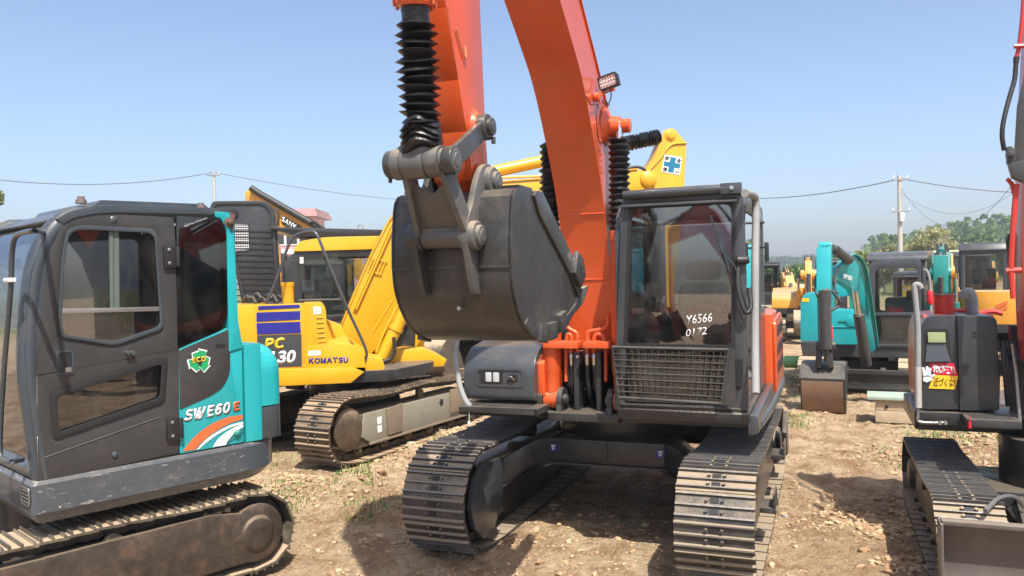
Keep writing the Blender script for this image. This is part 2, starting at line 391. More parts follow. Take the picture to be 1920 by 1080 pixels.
def track(parent, x0, x1, y0, y1, H, mat, n=44, rf=None, rr=None, sag=.02, droop=0, detail=True, out=1, frame_mat=None, rollers=6, label=None, plate=False):
    rf = rf or H * .47; rr = rr or H * .47
    path, cf, cr = track_path(y0, y1, H - .03, rf, rr, sag, droop)
    P, L = resample(path, n); p = L / n
    cx = (x0 + x1) / 2; mb = MB()
    h = .5 * p
    prof = [(-h * 1.04, -.006), (-h * 1.04, .008), (-h * .86, .010), (-h * .82, .030), (-h * .70, .030), (-h * .64, .008), (-h * .08, .008), (-h * .04, .026), (h * .08, .026), (h * .12, .008),
            (h * .70, .006), (h * .76, .024), (h * .86, .024), (h * .92, .004), (h * 1.08, -.002), (h * 1.08, -.014)]
    if not detail: prof = [(-h, -.01), (-h, .012), (-h * .7, .03), (-h * .5, .01), (h * .9, .006), (h, -.012)]
    for i in range(n):
        a, b = P[i - 1], P[(i + 1) % n]; t = (b - a) / np.hypot(*(b - a)); nn = np.array([t[1], -t[0]])      # outward
        jig = random.uniform(-.02, .02); t = np.array([t[0] * math.cos(jig) - t[1] * math.sin(jig), t[0] * math.sin(jig) + t[1] * math.cos(jig)]); nn = np.array([t[1], -t[0]])
        c = P[i] + np.array([0, .03]) if False else P[i]
        c = c + nn * .0
        q = [(c[0] + t[0] * s + nn[0] * (m_), c[1] + t[1] * s + nn[1] * (m_) + .03) for s, m_ in prof]
        dx = random.uniform(-.003, .003)
        mb.cur = 0; f0 = len(mb.mi); mb.prism(q, x0 + dx, x1 + dx, 'x')
        if detail:
            for e_ in (3, 7, 11): mb.mi[f0 + 2 + e_] = 2
        if detail and not plate:
            W = x1 - x0
            def pt(x, s, m_): return (x, c[0] + t[0] * s + nn[0] * m_, c[1] + t[1] * s + nn[1] * m_ + .03)
            for sx in (-.045, .045):
                for ss in (-.36, .42):
                    mb.cyl(pt(cx + sx * W / .5 * 1.1, h * ss, .0), pt(cx + sx * W / .5 * 1.1, h * ss, .026), .0125, .011, 7)
            mb.cur = 1
            for ss in (-.36, .42):
                mb.slab([pt(cx + a_ * .028, h * ss + b_ * .016, .004) for a_, b_ in ((-1, -1), (1, -1), (1, 1), (-1, 1))], [pt(cx + a_ * .028, h * ss + b_ * .016, .0135) for a_, b_ in ((-1, -1), (1, -1), (1, 1), (-1, 1))])
            mb.cur = 0
    root = mb.obj('track', [mat, M_BLK, M_TIP], parent)
    if label: root['label'] = label
    # link chain under the shoes
    mc = MB(); Q, _ = resample(path, n)
    for sx in (-.075, .075):
        for i in range(n):
            a, b = Q[i], Q[(i + 1) % n]; t = (b - a) / np.hypot(*(b - a)); nn = np.array([t[1], -t[0]])
            q = [(a[0] + t[0] * s * p - nn[0] * m_, a[1] + t[1] * s * p - nn[1] * m_ + .03) for s, m_ in ((-.1, .015), (1.05, .015), (1.05, .06), (.8, .085), (.15, .085), (-.1, .06))]
            mc.prism(q, cx + sx - .018, cx + sx + .018, 'x')
    mc.obj('link_chain', M_BELOW, root)
    zi = .03
    def wheel(nm, c, r, w_):
        k = MB(); k.lathe((cx - w_, c[0], c[1] + zi), (cx + w_, c[0], c[1] + zi), [(0, .02), (0, r * .5), (w_ * .2, r * .55), (w_ * .25, r * .8), (w_ * .12, r * .92), (w_ * .15, r), (w_ * 1.85, r), (w_ * 1.88, r * .92), (w_ * 1.75, r * .8), (w_ * 1.8, r * .55), (2 * w_, r * .5), (2 * w_, .02)], 28)
        return k.obj(nm, mat, root)
    wheel('idler_wheel', cf, rf - .075, .09)
    sp = MB(); r = rr - .09
    tooth = [(c_[0] + cr[0], c_[1] + cr[1] + zi) for k in range(16) for c_ in ((math.cos(k * math.pi / 8) * (r + .03), math.sin(k * math.pi / 8) * (r + .03)), (math.cos((k + .5) * math.pi / 8) * (r - .03), math.sin((k + .5) * math.pi / 8) * (r - .03)))]
    sp.prism(tooth, cx - .03, cx + .03, 'x')
    e = x1 if out > 0 else x0
    sp.lathe((cx, cr[0], cr[1] + zi), (e - out * .02, cr[0], cr[1] + zi), [(0, r * .8), (abs(e - cx) - .06, r * .72), (abs(e - cx) - .03, r * .6), (abs(e - cx) - .02, r * .3)], 24)
    sp.obj('sprocket', mat, root)
    fm = frame_mat or mat; fr_ = MB(); a = (x0 if out > 0 else x0 + .10); b = (x1 - .10 if out > 0 else x1)
    fr_.prism([(cr[0] + .18, .17), (cf[0] - .02, .17), (cf[0] + .16, H * .30), (cf[0] + .16, H * .62), (cf[0] - .05, H * .70), (cr[0] + .35, H * .72), (cr[0] + .18, H * .55)], cx - (x1 - x0) * .33, cx + (x1 - x0) * .33, 'x')
    fo = fr_.obj('track_frame', fm, root, bevel=.008)
    if plate:
        e1 = x0 + .015 if out < 0 else x1 - .015; k = MB(); k.prism(rpoly([(cr[0] - .02, .10), (cf[0] - .1, .08), (cf[0] + .05, .2), (cf[0] + .02, H - .12), (cr[0] + .35, H - .10), (cr[0] + .02, H - .16)], .05, 3), min(e1, e1 - out * .05), max(e1, e1 - out * .05), 'x')
        k.lathe((e1 - out * .05, cr[0], cr[1] + zi), (e1 + out * .03, cr[0], cr[1] + zi), [(0, rr * .75), (.05, rr * .75), (.055, rr * .45), (.075, rr * .42), (.08, rr * .3)], 26); k.obj('side_plate', M_PLATE, root, bevel=.012)
    rl = MB()
    for k in range(rollers):
        y = cr[0] + .25 + (cf[0] - cr[0] - .5) * k / max(1, rollers - 1)
        rl.cyl((cx - .12, y, .15), (cx + .12, y, .15), .07, n=16); rl.cyl((cx - .15, y, .15), (cx + .15, y, .15), .035, n=12)
    rl.objs('bottom_roller', mat, root)
    tr = MB(); tr.cyl((cx - .11, (cf[0] + cr[0]) / 2, H - .14), (cx + .16 * out, (cf[0] + cr[0]) / 2, H - .14), .06, n=16); tr.obj('top_roller', mat, root)
    return root
def bellows(a, b, r, n, name, parent, mat=None, irr=.09, fold=.30, tail=0):
    """accordion dust boot between two points"""
    a = Vector(a); b = Vector(b); Ln = (b - a).length; prof = [(0, r * .62)]
    d = (b - a).normalized(); u = d.orthogonal().normalized(); v_ = d.cross(u)
    mb = MB(); k = 28; rings = []
    for i in range(n):
        t0 = (i + .02) / n; t1 = (i + .5) / n; rings.append((t0 * Ln, r * (1 - fold), 0)); rings.append((t1 * Ln, r, 1))
    rings.append((Ln, r * (1 - fold), 0)); vs = []; fs = []
    ph = [random.uniform(0, 6.3) for _ in rings]; am = [random.uniform(.3, 1) * irr for _ in rings]; tl = [random.uniform(-1, 1) * r * .12 for _ in rings]
    for j, (t, rr_, cst) in enumerate(rings):
        for q in range(k):
            an = 2 * math.pi * q / k; w_ = 1 + am[j] * math.cos(2 * an + ph[j]) * (1 if cst else .4)
            off = tl[j] * math.cos(an - ph[j]) * (1 if cst else .5)
            vs.append(a + d * (t + off) + (u * math.cos(an) + v_ * math.sin(an)) * rr_ * w_)
    m = len(rings)
    for i in range(m - 1):
        for q in range(k):
            j = (q + 1) % k; fs.append((i * k + q, i * k + j, (i + 1) * k + j, (i + 1) * k + q))
    fs += [tuple(range(k))[::-1], tuple(range((m - 1) * k, m * k))]
    mb.add(vs, fs); o = mb.obj(name, mat or M_RUB, parent, ang=25)
    return o
def pin(mb, a, b, r, n=24, ch=.15):
    L_ = (Vector(b) - Vector(a)).length
    mb.lathe(a, b, [(0, r * .25), (0, r * .6), (.004, r * .6), (.004, r * (1 - ch)), (r * ch, r), (L_ - r * ch, r), (L_ - .004, r * (1 - ch)), (L_ - .004, r * .6), (L_, r * .6), (L_, r * .25)], n)
def stretch2(pts, d):
    return [(p[0] + d[0], p[1] + d[1]) for p in pts]
# ---------------------------------------------------------------- ground
def axis(lo, hi, c0, c1, d0, grow):
    """coordinates dense (step d0) between c0 and c1, growing outside"""
    a = list(np.arange(c0, c1, d0)); x, d = c0, d0; left = []
    while x > lo: d *= grow; x -= d; left.append(x)
    x, d = a[-1], d0; right = []
    while x < hi: d *= grow; x += d; right.append(x)
    return np.array(left[::-1] + a + right)
def mounds(x, y):
    z = 0
    for (ax_, ay, bx, by, wd, h) in ((-1.6, 7.9, -.3, 11.6, .30, .16), (-3.0, 8.6, -2.2, 8.0, .3, .10), (2.8, 9.5, 3.9, 12.5, .6, .07), (2.9, 5.4, 2.6, 8.0, .25, .04),
                                     (-.9, 4.9, -.3, 6.6, .25, .03), (5.6, 9.2, 6.0, 10.4, .4, .12), (3.5, 15, 6, 17, 1.0, .10), (-1.6, 4.4, -1.2, 5.4, .22, .13), (4.9, 8.0, 5.6, 8.3, .3, .1)):
        d = np.array((bx - ax_, by - ay)); L2 = d @ d
        t = np.clip(((x - ax_) * d[0] + (y - ay) * d[1]) / L2, 0, 1)
        r2 = (x - ax_ - t * d[0]) ** 2 + (y - ay - t * d[1]) ** 2; z = z + h * np.exp(-r2 / wd ** 2)
    return z
def vnoise(x, y, s, seed):
    """smooth value noise, vectorised"""
    g = np.random.default_rng(seed).random((256, 256)); x = x / s; y = y / s
    xi = np.floor(x).astype(int); yi = np.floor(y).astype(int); fx = x - xi; fy = y - yi
    fx = fx * fx * (3 - 2 * fx); fy = fy * fy * (3 - 2 * fy); A = lambda i, j: g[(xi + i) & 255, (yi + j) & 255]
    return (A(0, 0) * (1 - fx) + A(1, 0) * fx) * (1 - fy) + (A(0, 1) * (1 - fx) + A(1, 1) * fx) * fy - .5
FOOT = []                                    # flattened strips under the tracks: (frame, x0, x1, y0, y1)
def height(x, y):
    z = .07 * vnoise(x, y, 2.3, 1) + .05 * vnoise(x + 3, y, .8, 2)
    rough = np.clip(.5 + 1.6 * vnoise(x, y, 1.7, 9), .15, 1)
    z = z + (.050 * vnoise(x, y, .27, 3) + .045 * vnoise(x, y, .12, 4) + .030 * vnoise(x, y, .06, 5)) * rough * np.clip(14 / (y + 4), .3, 1)
    z = z + .09 * np.maximum(0, vnoise(x, y, .38, 6) - .12) * rough + .05 * np.maximum(0, vnoise(x, y, .17, 16) - .18) * rough
    m = mounds(x, y) * (1 + .9 * vnoise(x, y, .16, 8)); z = z + m - .03
    for fx, fy, dx_, dy_, L_ in ((.62, 4.0, .368, .93, 3.2), (2.75, 6.0, .35, .94, 7.0), (-1.9, 4.4, -.42, .9, 4.5), (3.6, 9.5, .45, .89, 9.0)):
        a_ = (x - fx) * dx_ + (y - fy) * dy_; c_ = (x - fx) * dy_ - (y - fy) * dx_; k = np.clip((.24 - np.abs(c_)) / .05, 0, 1) * np.clip(a_ / .3, 0, 1) * np.clip((L_ - a_) / .3, 0, 1) * np.clip(.55 + 2.2 * vnoise(x, y, .7, 40), 0, 1)
        z = z + k * (-.018 + .016 * np.clip(np.sin(a_ * 6.283 / .095) * 2.5, -1, 1)) + .02 * np.exp(-((np.abs(c_) - .28) / .05) ** 2) * np.clip(a_ / .3, 0, 1) * np.clip((L_ - a_) / .3, 0, 1)
    for fr, x0, x1, y0, y1 in FOOT:
        a = fr.I; lx = a[0][0] * x + a[0][1] * y + a[0][3]; ly = a[1][0] * x + a[1][1] * y + a[1][3]
        d = np.maximum(np.maximum(x0 - lx, lx - x1), np.maximum(y0 - ly, ly - y1)); k = np.clip(1 - d / .12, 0, 1)
        z = z * (1 - k) + np.minimum(z, .012) * k
    return z
def far_height(x, y):
    r = np.hypot(x, y); z = 0 * x
    z = z + 0 * x - .0 * r
    z = z + 13 * np.exp(-(((x - 175) / 70) ** 2 + ((y - 215) / 60) ** 2)) + 9 * np.exp(-(((x - 300) / 120) ** 2 + ((y - 420) / 90) ** 2))
    z = z + 7 * np.exp(-(((x - 200) / 190) ** 2 + ((y - 620) / 90) ** 2))
    return z
def build_ground():
    xs = axis(-700, 900, -4.0, 5.4, .027, 1.045); ys = axis(-60, 1000, 3.7, 10.6, .027, 1.028)
    X, Y = np.meshgrid(xs, ys); fade = np.clip(1 - (np.maximum(np.abs(X - 1) - 14, 0) + np.maximum(Y - 30, 0)) / 30, 0, 1)
    Z = height(X, Y) * fade + far_height(X, Y) - .04 * (1 - fade)
    nx, ny = len(xs), len(ys); V = np.c_[X.ravel(), Y.ravel(), Z.ravel()]
    idx = np.arange(nx * ny).reshape(ny, nx); F = np.stack([idx[:-1, :-1], idx[:-1, 1:], idx[1:, 1:], idx[1:, :-1]], -1).reshape(-1, 4)
    me = bpy.data.meshes.new('ground'); me.vertices.add(len(V)); me.vertices.foreach_set('co', V.ravel()); me.loops.add(F.size); me.loops.foreach_set('vertex_index', F.ravel())
    me.polygons.add(len(F)); me.polygons.foreach_set('loop_start', np.arange(0, F.size, 4)); me.polygons.foreach_set('use_smooth', np.ones(len(F), bool)); me.update(); me.validate()
    m, n, b, N, L = nmat('dirt'); tc = N.new('ShaderNodeTexCoord'); v = tc.outputs['Object']
    n1 = noise_node(n, .55, 6, .6, v, .4); n2 = noise_node(n, 3.2, 8, .7, v, .5); n3 = noise_node(n, 17, 8, .75, v); n4 = noise_node(n, 60, 5, .8, v)
    c = mixc(n, ramp(n, n1.outputs[0], .38, .62).outputs[0], (.64, .485, .31), (.51, .36, .22))
    c = mixc(n, ramp(n, n2.outputs[0], .46, .62, (0, 0, 0, 1), (.85,) * 3 + (1,)).outputs[0], c, (.31, .175, .095))
    c = mixc(n, ramp(n, n2.outputs[0], .30, .44, (.55,) * 3 + (1,), (0, 0, 0, 1)).outputs[0], c, (.64, .53, .37))
    c = mixc(n, ramp(n, n3.outputs[0], .50, .66, (0, 0, 0, 1), (.8,) * 3 + (1,)).outputs[0], c, (.30, .19, .11))
    c = mixc(n, ramp(n, n4.outputs[0], .56, .68, (0, 0, 0, 1), (.7,) * 3 + (1,)).outputs[0], c, (.66, .56, .40))
    # sparse grass cover further out
    sp = N.new('ShaderNodeSeparateXYZ'); L.new(v, sp.inputs[0])
    far = N.new('ShaderNodeMapRange'); far.inputs[1].default_value = 30; far.inputs[2].default_value = 75; L.new(sp.outputs[1], far.inputs[0])
    g = mixc(n, n3.outputs[0], (.07, .11, .03), (.16, .19, .06)); n5 = noise_node(n, .5, 6, .7, v)
    a = N.new('ShaderNodeMath'); a.operation = 'MULTIPLY'; L.new(ramp(n, n5.outputs[0], .3, .5).outputs[0], a.inputs[0]); L.new(far.outputs[0], a.inputs[1])
    c = mixc(n, a.outputs[0], c, g); L.new(c, b.inputs['Base Color']); b.inputs['Roughness'].default_value = .95; b.inputs['Specular IOR Level'].default_value = .15
    ad = N.new('ShaderNodeMath'); ad.operation = 'ADD'; L.new(n3.outputs[0], ad.inputs[0]); L.new(n4.outputs[0], ad.inputs[1])
    wv = N.new('ShaderNodeVectorMath'); wv.operation = 'MULTIPLY_ADD'; L.new(n3.outputs[1], wv.inputs[0]); wv.inputs[1].default_value = (.12, .12, .12); L.new(v, wv.inputs[2])
    for sc_, k_ in ((11, 1.1), (29, .7)):
        vo = N.new('ShaderNodeTexVoronoi'); vo.inputs['Scale'].default_value = sc_; vo.inputs['Randomness'].default_value = 1; L.new(wv.outputs[0], vo.inputs['Vector'])
        mm = N.new('ShaderNodeMath'); mm.operation = 'MULTIPLY_ADD'; mm.inputs[1].default_value = -k_; L.new(vo.outputs['Distance'], mm.inputs[0]); L.new(ad.outputs[0], mm.inputs[2]); ad = mm
    bump(n, b, ad.outputs[0], .9, .035)
    me.materials.append(m); o = bpy.data.objects.new('ground', me); C.objects.link(o); tag(o, kind='structure'); return m
def mesh_np(name, V, F, mats, mi=None, smooth=False, parent=None):
    me = bpy.data.meshes.new(name); V = np.asarray(V, float); F = np.asarray(F); k = F.shape[1]
    me.vertices.add(len(V)); me.vertices.foreach_set('co', V.ravel()); me.loops.add(F.size); me.loops.foreach_set('vertex_index', F.ravel().astype(np.int32))
    me.polygons.add(len(F)); me.polygons.foreach_set('loop_start', np.arange(0, F.size, k)); me.update()
    for m in (mats if isinstance(mats, (list, tuple)) else [mats]): me.materials.append(m)
    if mi is not None: me.polygons.foreach_set('material_index', mi.astype(np.int32))
    me.polygons.foreach_set('use_smooth', np.full(len(F), smooth)); me.validate()
    o = bpy.data.objects.new(name, me); C.objects.link(o)
    if parent: o.parent = parent
    return o
def ico():
    bm = bmesh.new(); bmesh.ops.create_icosphere(bm, subdivisions=1, radius=1); v = np.array([q.co[:] for q in bm.verts]); f = np.array([[l.index for l in q.verts] for q in bm.faces]); bm.free(); return v, f
def clods():
    """loose lumps of dry earth and small stones"""
    bv, bf = ico(); n = 26000
    y = 3.9 + (16 - 3.9) * rng.random(n) ** 1.7; x = (rng.random(n) * 2 - 1) * (y * .70 + .4)
    dens = vnoise(x, y, 1.4, 21) + .4 * vnoise(x, y, .4, 22) + mounds(x, y) * 6; keep = dens > .06 + .25 * (rng.random(n) - .5)
    x, y = x[keep], y[keep]; n = len(x); r = np.clip(np.exp(rng.normal(math.log(.0085), .5, n)), .005, .035) * (1 + .6 * (mounds(x, y) > .05))
    # bigger lumps gathered in heaps
    for cx, cy, rr_, k_, sz in ((-1.6, 4.75, .35, 260, .022), (-.7, 5.0, .5, 260, .02), (-2.2, 4.9, .2, 120, .03), (3.0, 6.6, .28, 420, .022), (3.5, 6.2, .3, 160, .02), (2.75, 5.6, .12, 120, .02), (-1.0, 9.9, .7, 500, .03), (-2.2, 8.0, .4, 220, .026), (5.6, 9.4, .5, 200, .03), (4.4, 8.8, .5, 120, .025), (1.2, 4.9, .4, 120, .016)):
        k_ = int(k_ * 2.2); x = np.r_[x, cx + rng.normal(0, rr_, k_)]; y = np.r_[y, cy + rng.normal(0, rr_ * .7, k_)]; r = np.r_[r, np.minimum(.034, .55 * sz * np.exp(rng.normal(0, .45, k_)))]
    ok = y > 3.8; x, y, r = x[ok], y[ok], r[ok]; n = len(x)
    z = height(x, y)
    V = bv[None] * (1 + .7 * (rng.random((n, len(bv), 1)) - .5)) + .25 * (rng.random((n, len(bv), 3)) - .5); S = np.stack([1 + .8 * (rng.random(n) - .3), 1 + .5 * (rng.random(n) - .3), .5 + .3 * rng.random(n)], -1)
    a = rng.random(n) * 6.28; c, s = np.cos(a), np.sin(a); V = V * (S * r[:, None])[:, None]
    V = np.stack([V[..., 0] * c[:, None] - V[..., 1] * s[:, None], V[..., 0] * s[:, None] + V[..., 1] * c[:, None], V[..., 2]], -1)
    V += np.stack([x, y, z + r * .25], -1)[:, None]; F = (bf[None] + (np.arange(n) * len(bv))[:, None, None]).reshape(-1, 3)
    mi = np.repeat(rng.integers(0, 3, n), len(bf))
    ms = [plain('clod_tan', (.40, .275, .16), .95, bscale=90), plain('clod_brown', (.31, .19, .105), .95, bscale=90), plain('clod_pale', (.45, .325, .195), .95, bscale=90)]
    o = mesh_np('dirt_clods', V.reshape(-1, 3), F, ms, mi); tag(o, 'loose dry earth clods and pebbles scattered over the yard', 'dirt', kind='stuff')
def stone(x, y, r, lab, seed, grp=None, col=(.45, .35, .25)):
    bm = bmesh.new(); bmesh.ops.create_icosphere(bm, subdivisions=3, radius=1)
    for v in bm.verts:
        p = v.co * 1.3 + Vector((seed * 7.3, 0, 0)); k = 1 + .55 * noise.noise(p) + .22 * noise.noise(p * 3) + .08 * noise.noise(p * 8); v.co = Vector((v.co.x * k * r, v.co.y * k * r * .8, v.co.z * k * r * .6))
    me = bpy.data.meshes.new('earth_lump'); bm.to_mesh(me); bm.free(); me.materials.append(plain('stone%g' % col[0], col, .95, bscale=40)); me.polygons.foreach_set('use_smooth', [False] * len(me.polygons))
    o = bpy.data.objects.new('earth_lump', me); C.objects.link(o); z = float(height(np.array([x]), np.array([y]))[0]); o.location = (x, y, z + r * .22); o.rotation_euler = (0, 0, seed); tag(o, lab, 'rock', grp)
M_GRASS = plain('grass_green', (.10, .19, .03), .8); M_STRAW = plain('dry_straw', (.55, .45, .26), .9); M_GRASS2 = plain('grass_olive', (.20, .24, .07), .85)
def blades(px, py, hmin, hmax, mats, name, label, cat, lean=.6, wd=.004, mi=None):
    n = len(px); z = height(px, py); a = rng.random(n) * 6.283; h = hmin + (hmax - hmin) * rng.random(n) ** 1.5; ln = h * lean * rng.random(n); dx, dy = np.cos(a), np.sin(a); w_ = wd * (.6 + .8 * rng.random(n))
    P0 = np.stack([px, py, z - .01], -1); T = P0 + np.stack([dx * ln, dy * ln, h], -1); Mid = P0 * .5 + T * .5 + np.stack([-dx * ln * .2, -dy * ln * .2, h * .12], -1)
    s = np.stack([-dy * w_, dx * w_, 0 * w_], -1); V = np.stack([P0 - s, P0 + s, Mid + s * .8, Mid - s * .8, T + s * .15, T - s * .15], 1)
    F = np.concatenate([np.array([[0, 1, 2, 3], [3, 2, 4, 5]])[None] + (np.arange(n) * 6)[:, None, None]]).reshape(-1, 4)
    m = np.repeat(rng.integers(0, len(mats), n) if mi is None else mi, 2)
    o = mesh_np(name, V.reshape(-1, 3), F, mats, m); tag(o, label, cat, kind='stuff'); return o
def grass():
    def patch(cx, cy, r, n): t = rng.normal(0, r, (n, 2)); return cx + t[:, 0], cy + t[:, 1] * 1.3
    P = [patch(*a) for a in ((-2.3, 7.6, .2, 500), (-1.65, 8.0, .16, 350), (-1.3, 7.2, .15, 200), (-2.9, 7.0, .2, 250), (-.8, 8.6, .12, 150), (-.95, 7.6, .10, 60), (3.9, 11.2, .16, 260), (3.75, 10.6, .1, 120), (5.35, 9.7, .28, 700), (5.9, 10.3, .2, 300), (5.0, 15.8, .5, 1000), (5.9, 17.5, .7, 900), (4.8, 13.5, .35, 300),
                             (4.2, 8.6, .2, 120), (-2.9, 9.3, .25, 200), (-1.0, 10.0, .15, 90), (2.2, 12.5, .4, 150), (6.2, 12.2, .4, 300))]
    x = np.concatenate([p[0] for p in P]); y = np.concatenate([p[1] for p in P]); blades(x, y, .02, .085, [M_GRASS, M_GRASS, M_GRASS2], 'grass_tufts', 'green and yellowing grass tufts growing out of the dirt', 'grass', wd=.005)
    n = 5200; y = 3.8 + 14 * rng.random(n) ** 1.5; x = (rng.random(n) * 2 - 1) * (y * .7 + .4); k = vnoise(x, y, .9, 31) > -.05; x, y = x[k], y[k]
    blades(x, y, .005, .035, [M_STRAW, M_STRAW, M_GRASS2], 'straw_litter', 'short bits of dry straw lying on the dirt', 'straw', lean=4.5, wd=.0028)
# ---------------------------------------------------------------- trees
def leafmat(key, c1, c2, c3):
    m, n, b, N, L = nmat(key); oi = N.new('ShaderNodeNewGeometry'); r = N.new('ShaderNodeValToRGB'); r.color_ramp.elements[0].color = (*c1, 1); r.color_ramp.elements[1].color = (*c3, 1)
    e = r.color_ramp.elements.new(.5); e.color = (*c2, 1); L.new(oi.outputs['Random Per Island'], r.inputs[0]); L.new(r.outputs[0], b.inputs['Base Color']); b.inputs['Roughness'].default_value = .7
    b.inputs['Specular IOR Level'].default_value = .2
    tr = N.new('ShaderNodeBsdfTranslucent'); L.new(r.outputs[0], tr.inputs[0]); mx = N.new('ShaderNodeMixShader'); mx.inputs[0].default_value = .35
    L.new(b.outputs[0], mx.inputs[1]); L.new(tr.outputs[0], mx.inputs[2]); L.new(mx.outputs[0], N['Material Output'].inputs[0]); return m
L_GREEN = leafmat('leaves_green', (.08, .14, .04), (.13, .21, .06), (.20, .28, .08)); L_PALE = leafmat('leaves_pale', (.26, .27, .11), (.36, .35, .17), (.45, .41, .24)); L_OLIVE = leafmat('leaves_olive', (.16, .22, .06), (.23, .28, .09), (.32, .33, .13))
L_PINE = leafmat('leaves_conifer', (.035, .075, .04), (.05, .10, .05), (.08, .13, .06)); M_BARK = plain('bark', (.16, .13, .10), .9, bscale=20); M_BARKP = plain('bark_pale', (.30, .26, .20), .9, bscale=20)
def leaves(cs, rad, n, size):
    """n leaf quads spread through blobs cs (centres) of radii rad"""
    k = rng.integers(0, len(cs), n); d = rng.normal(0, 1, (n, 3)); d /= np.linalg.norm(d, axis=1)[:, None]; q = rad[k][:, None] * (rng.random(n) ** .45)[:, None]
    c = cs[k] + d * q * np.array([1, 1, .8]); u = rng.normal(0, 1, (n, 3)); u /= np.linalg.norm(u, axis=1)[:, None]; v = np.cross(u, rng.normal(0, 1, (n, 3))); v /= np.linalg.norm(v, axis=1)[:, None]
    s = (size * (.5 + rng.random(n)))[:, None]; V = np.stack([c - u * s, c + v * s * .6, c + u * s, c - v * s * .6], 1).reshape(-1, 3); return V, np.arange(4 * n).reshape(-1, 4)
def tree(x, y, h, wd, lab, lm, n=5000, base=.25, size=.22, blobs=26, bark=None, name='leafy_tree', grp=None, z0=None, sparse=1.0):
    z0 = float(far_height(np.array([x * 1.]), np.array([y * 1.]))[0]) if z0 is None else z0; t = thing(name, lab, 'tree', loc=(x, y, z0 - .1), group=grp)
    tb = MB(); bark = bark or M_BARK; cs = []; rs = []
    top = Vector((random.uniform(-.3, .3), random.uniform(-.3, .3), h * .8)); tb.tube(bez([(0, 0, 0), (top.x * .3, .1, h * .3), (top.x * .7, 0, h * .55), top], 4), [h * .022 * (1 - .8 * k / 12) for k in range(13)], 8)
    for i in range(blobs):
        f = base + (1 - base) * random.random(); prof = math.sin(math.pi * min(1, (f - base) / (1 - base) * .8 + .18)) ** .7; a = random.uniform(0, 6.28); rr = wd * .5 * prof * random.random() ** .5
        c = Vector((math.cos(a) * rr, math.sin(a) * rr, h * f * .93)); cs.append(c[:]); rs.append(wd * random.uniform(.09, .2) * sparse)
        s0 = Vector((top.x * f, 0, h * max(.15, f - .28))); tb.tube([s0, (s0 + c) * .5 + Vector((0, 0, -.04 * h)), c], [h * .009, h * .006, h * .002], 5)
        if sparse < .9:
            for _ in range(4): e = c + Vector((random.gauss(0, 1), random.gauss(0, 1), abs(random.gauss(0, 1)))) * wd * .08; tb.tube([c, e], [h * .003, h * .001], 4)
    tb.obj('trunk', bark, t); V, F = leaves(np.array(cs), np.array(rs), n, size); mesh_np('crown', V, F, lm, parent=t); return t
def conifer(x, y, h, wd, lab, grp, n=1400):
    z0 = float(far_height(np.array([x * 1.]), np.array([y * 1.]))[0]); t = thing('conifer_tree', lab, 'tree', loc=(x, y, z0 - .2), group=grp); MB().tube([(0, 0, 0), (0, 0, h)], [h * .02, .02], 6).obj('trunk', M_BARK, t)
    cs = []; rs = []
    for i in range(30): f = .12 + .86 * i / 29; a = random.uniform(0, 6.28); r = wd * .5 * (1 - f) * random.uniform(.3, 1.1); cs.append((math.cos(a) * r, math.sin(a) * r, h * f)); rs.append(wd * (.05 + .16 * (1 - f)))
    V, F = leaves(np.array(cs), np.array(rs), n, .28); mesh_np('crown', V, F, L_PINE, parent=t)
def woods():
    """far wooded slope that reads as one mass"""
    n = 900; x = 60 + 200 * rng.random(n); y = 120 + 170 * rng.random(n); k = (x / y > .46) & (x / y < .95); x, y = x[k], y[k]; z = far_height(x, y)
    cs = []; rs = []
    for a, b_, c in zip(x, y, z):
        h = random.uniform(4, 8)
        for q in range(4): cs.append((a + random.gauss(0, 1.4), b_ + random.gauss(0, 1.4), c + h * (.25 + .22 * q))); rs.append(2.2 - .4 * q)
    V, F = leaves(np.array(cs), np.array(rs), 90000, .5); o = mesh_np('hillside_woods', V, F, L_GREEN); tag(o, 'green woods covering the far hillside', 'woods', kind='stuff')
    n = 900; x = -60 + 330 * rng.random(n); y = 430 + 160 * rng.random(n); z = far_height(x, y); cs = np.stack([x, y, z + 3], -1)
    V, F = leaves(cs, np.full(n, 6.), 20000, 1.6); o = mesh_np('distant_woods', V, F, L_PINE); tag(o, 'blue green woods on the most distant ridge', 'woods', kind='stuff')
def at(u, v, y): r = ray(u, v); return Vector((0, 0, CAMZ)) + r * (y / r.y)
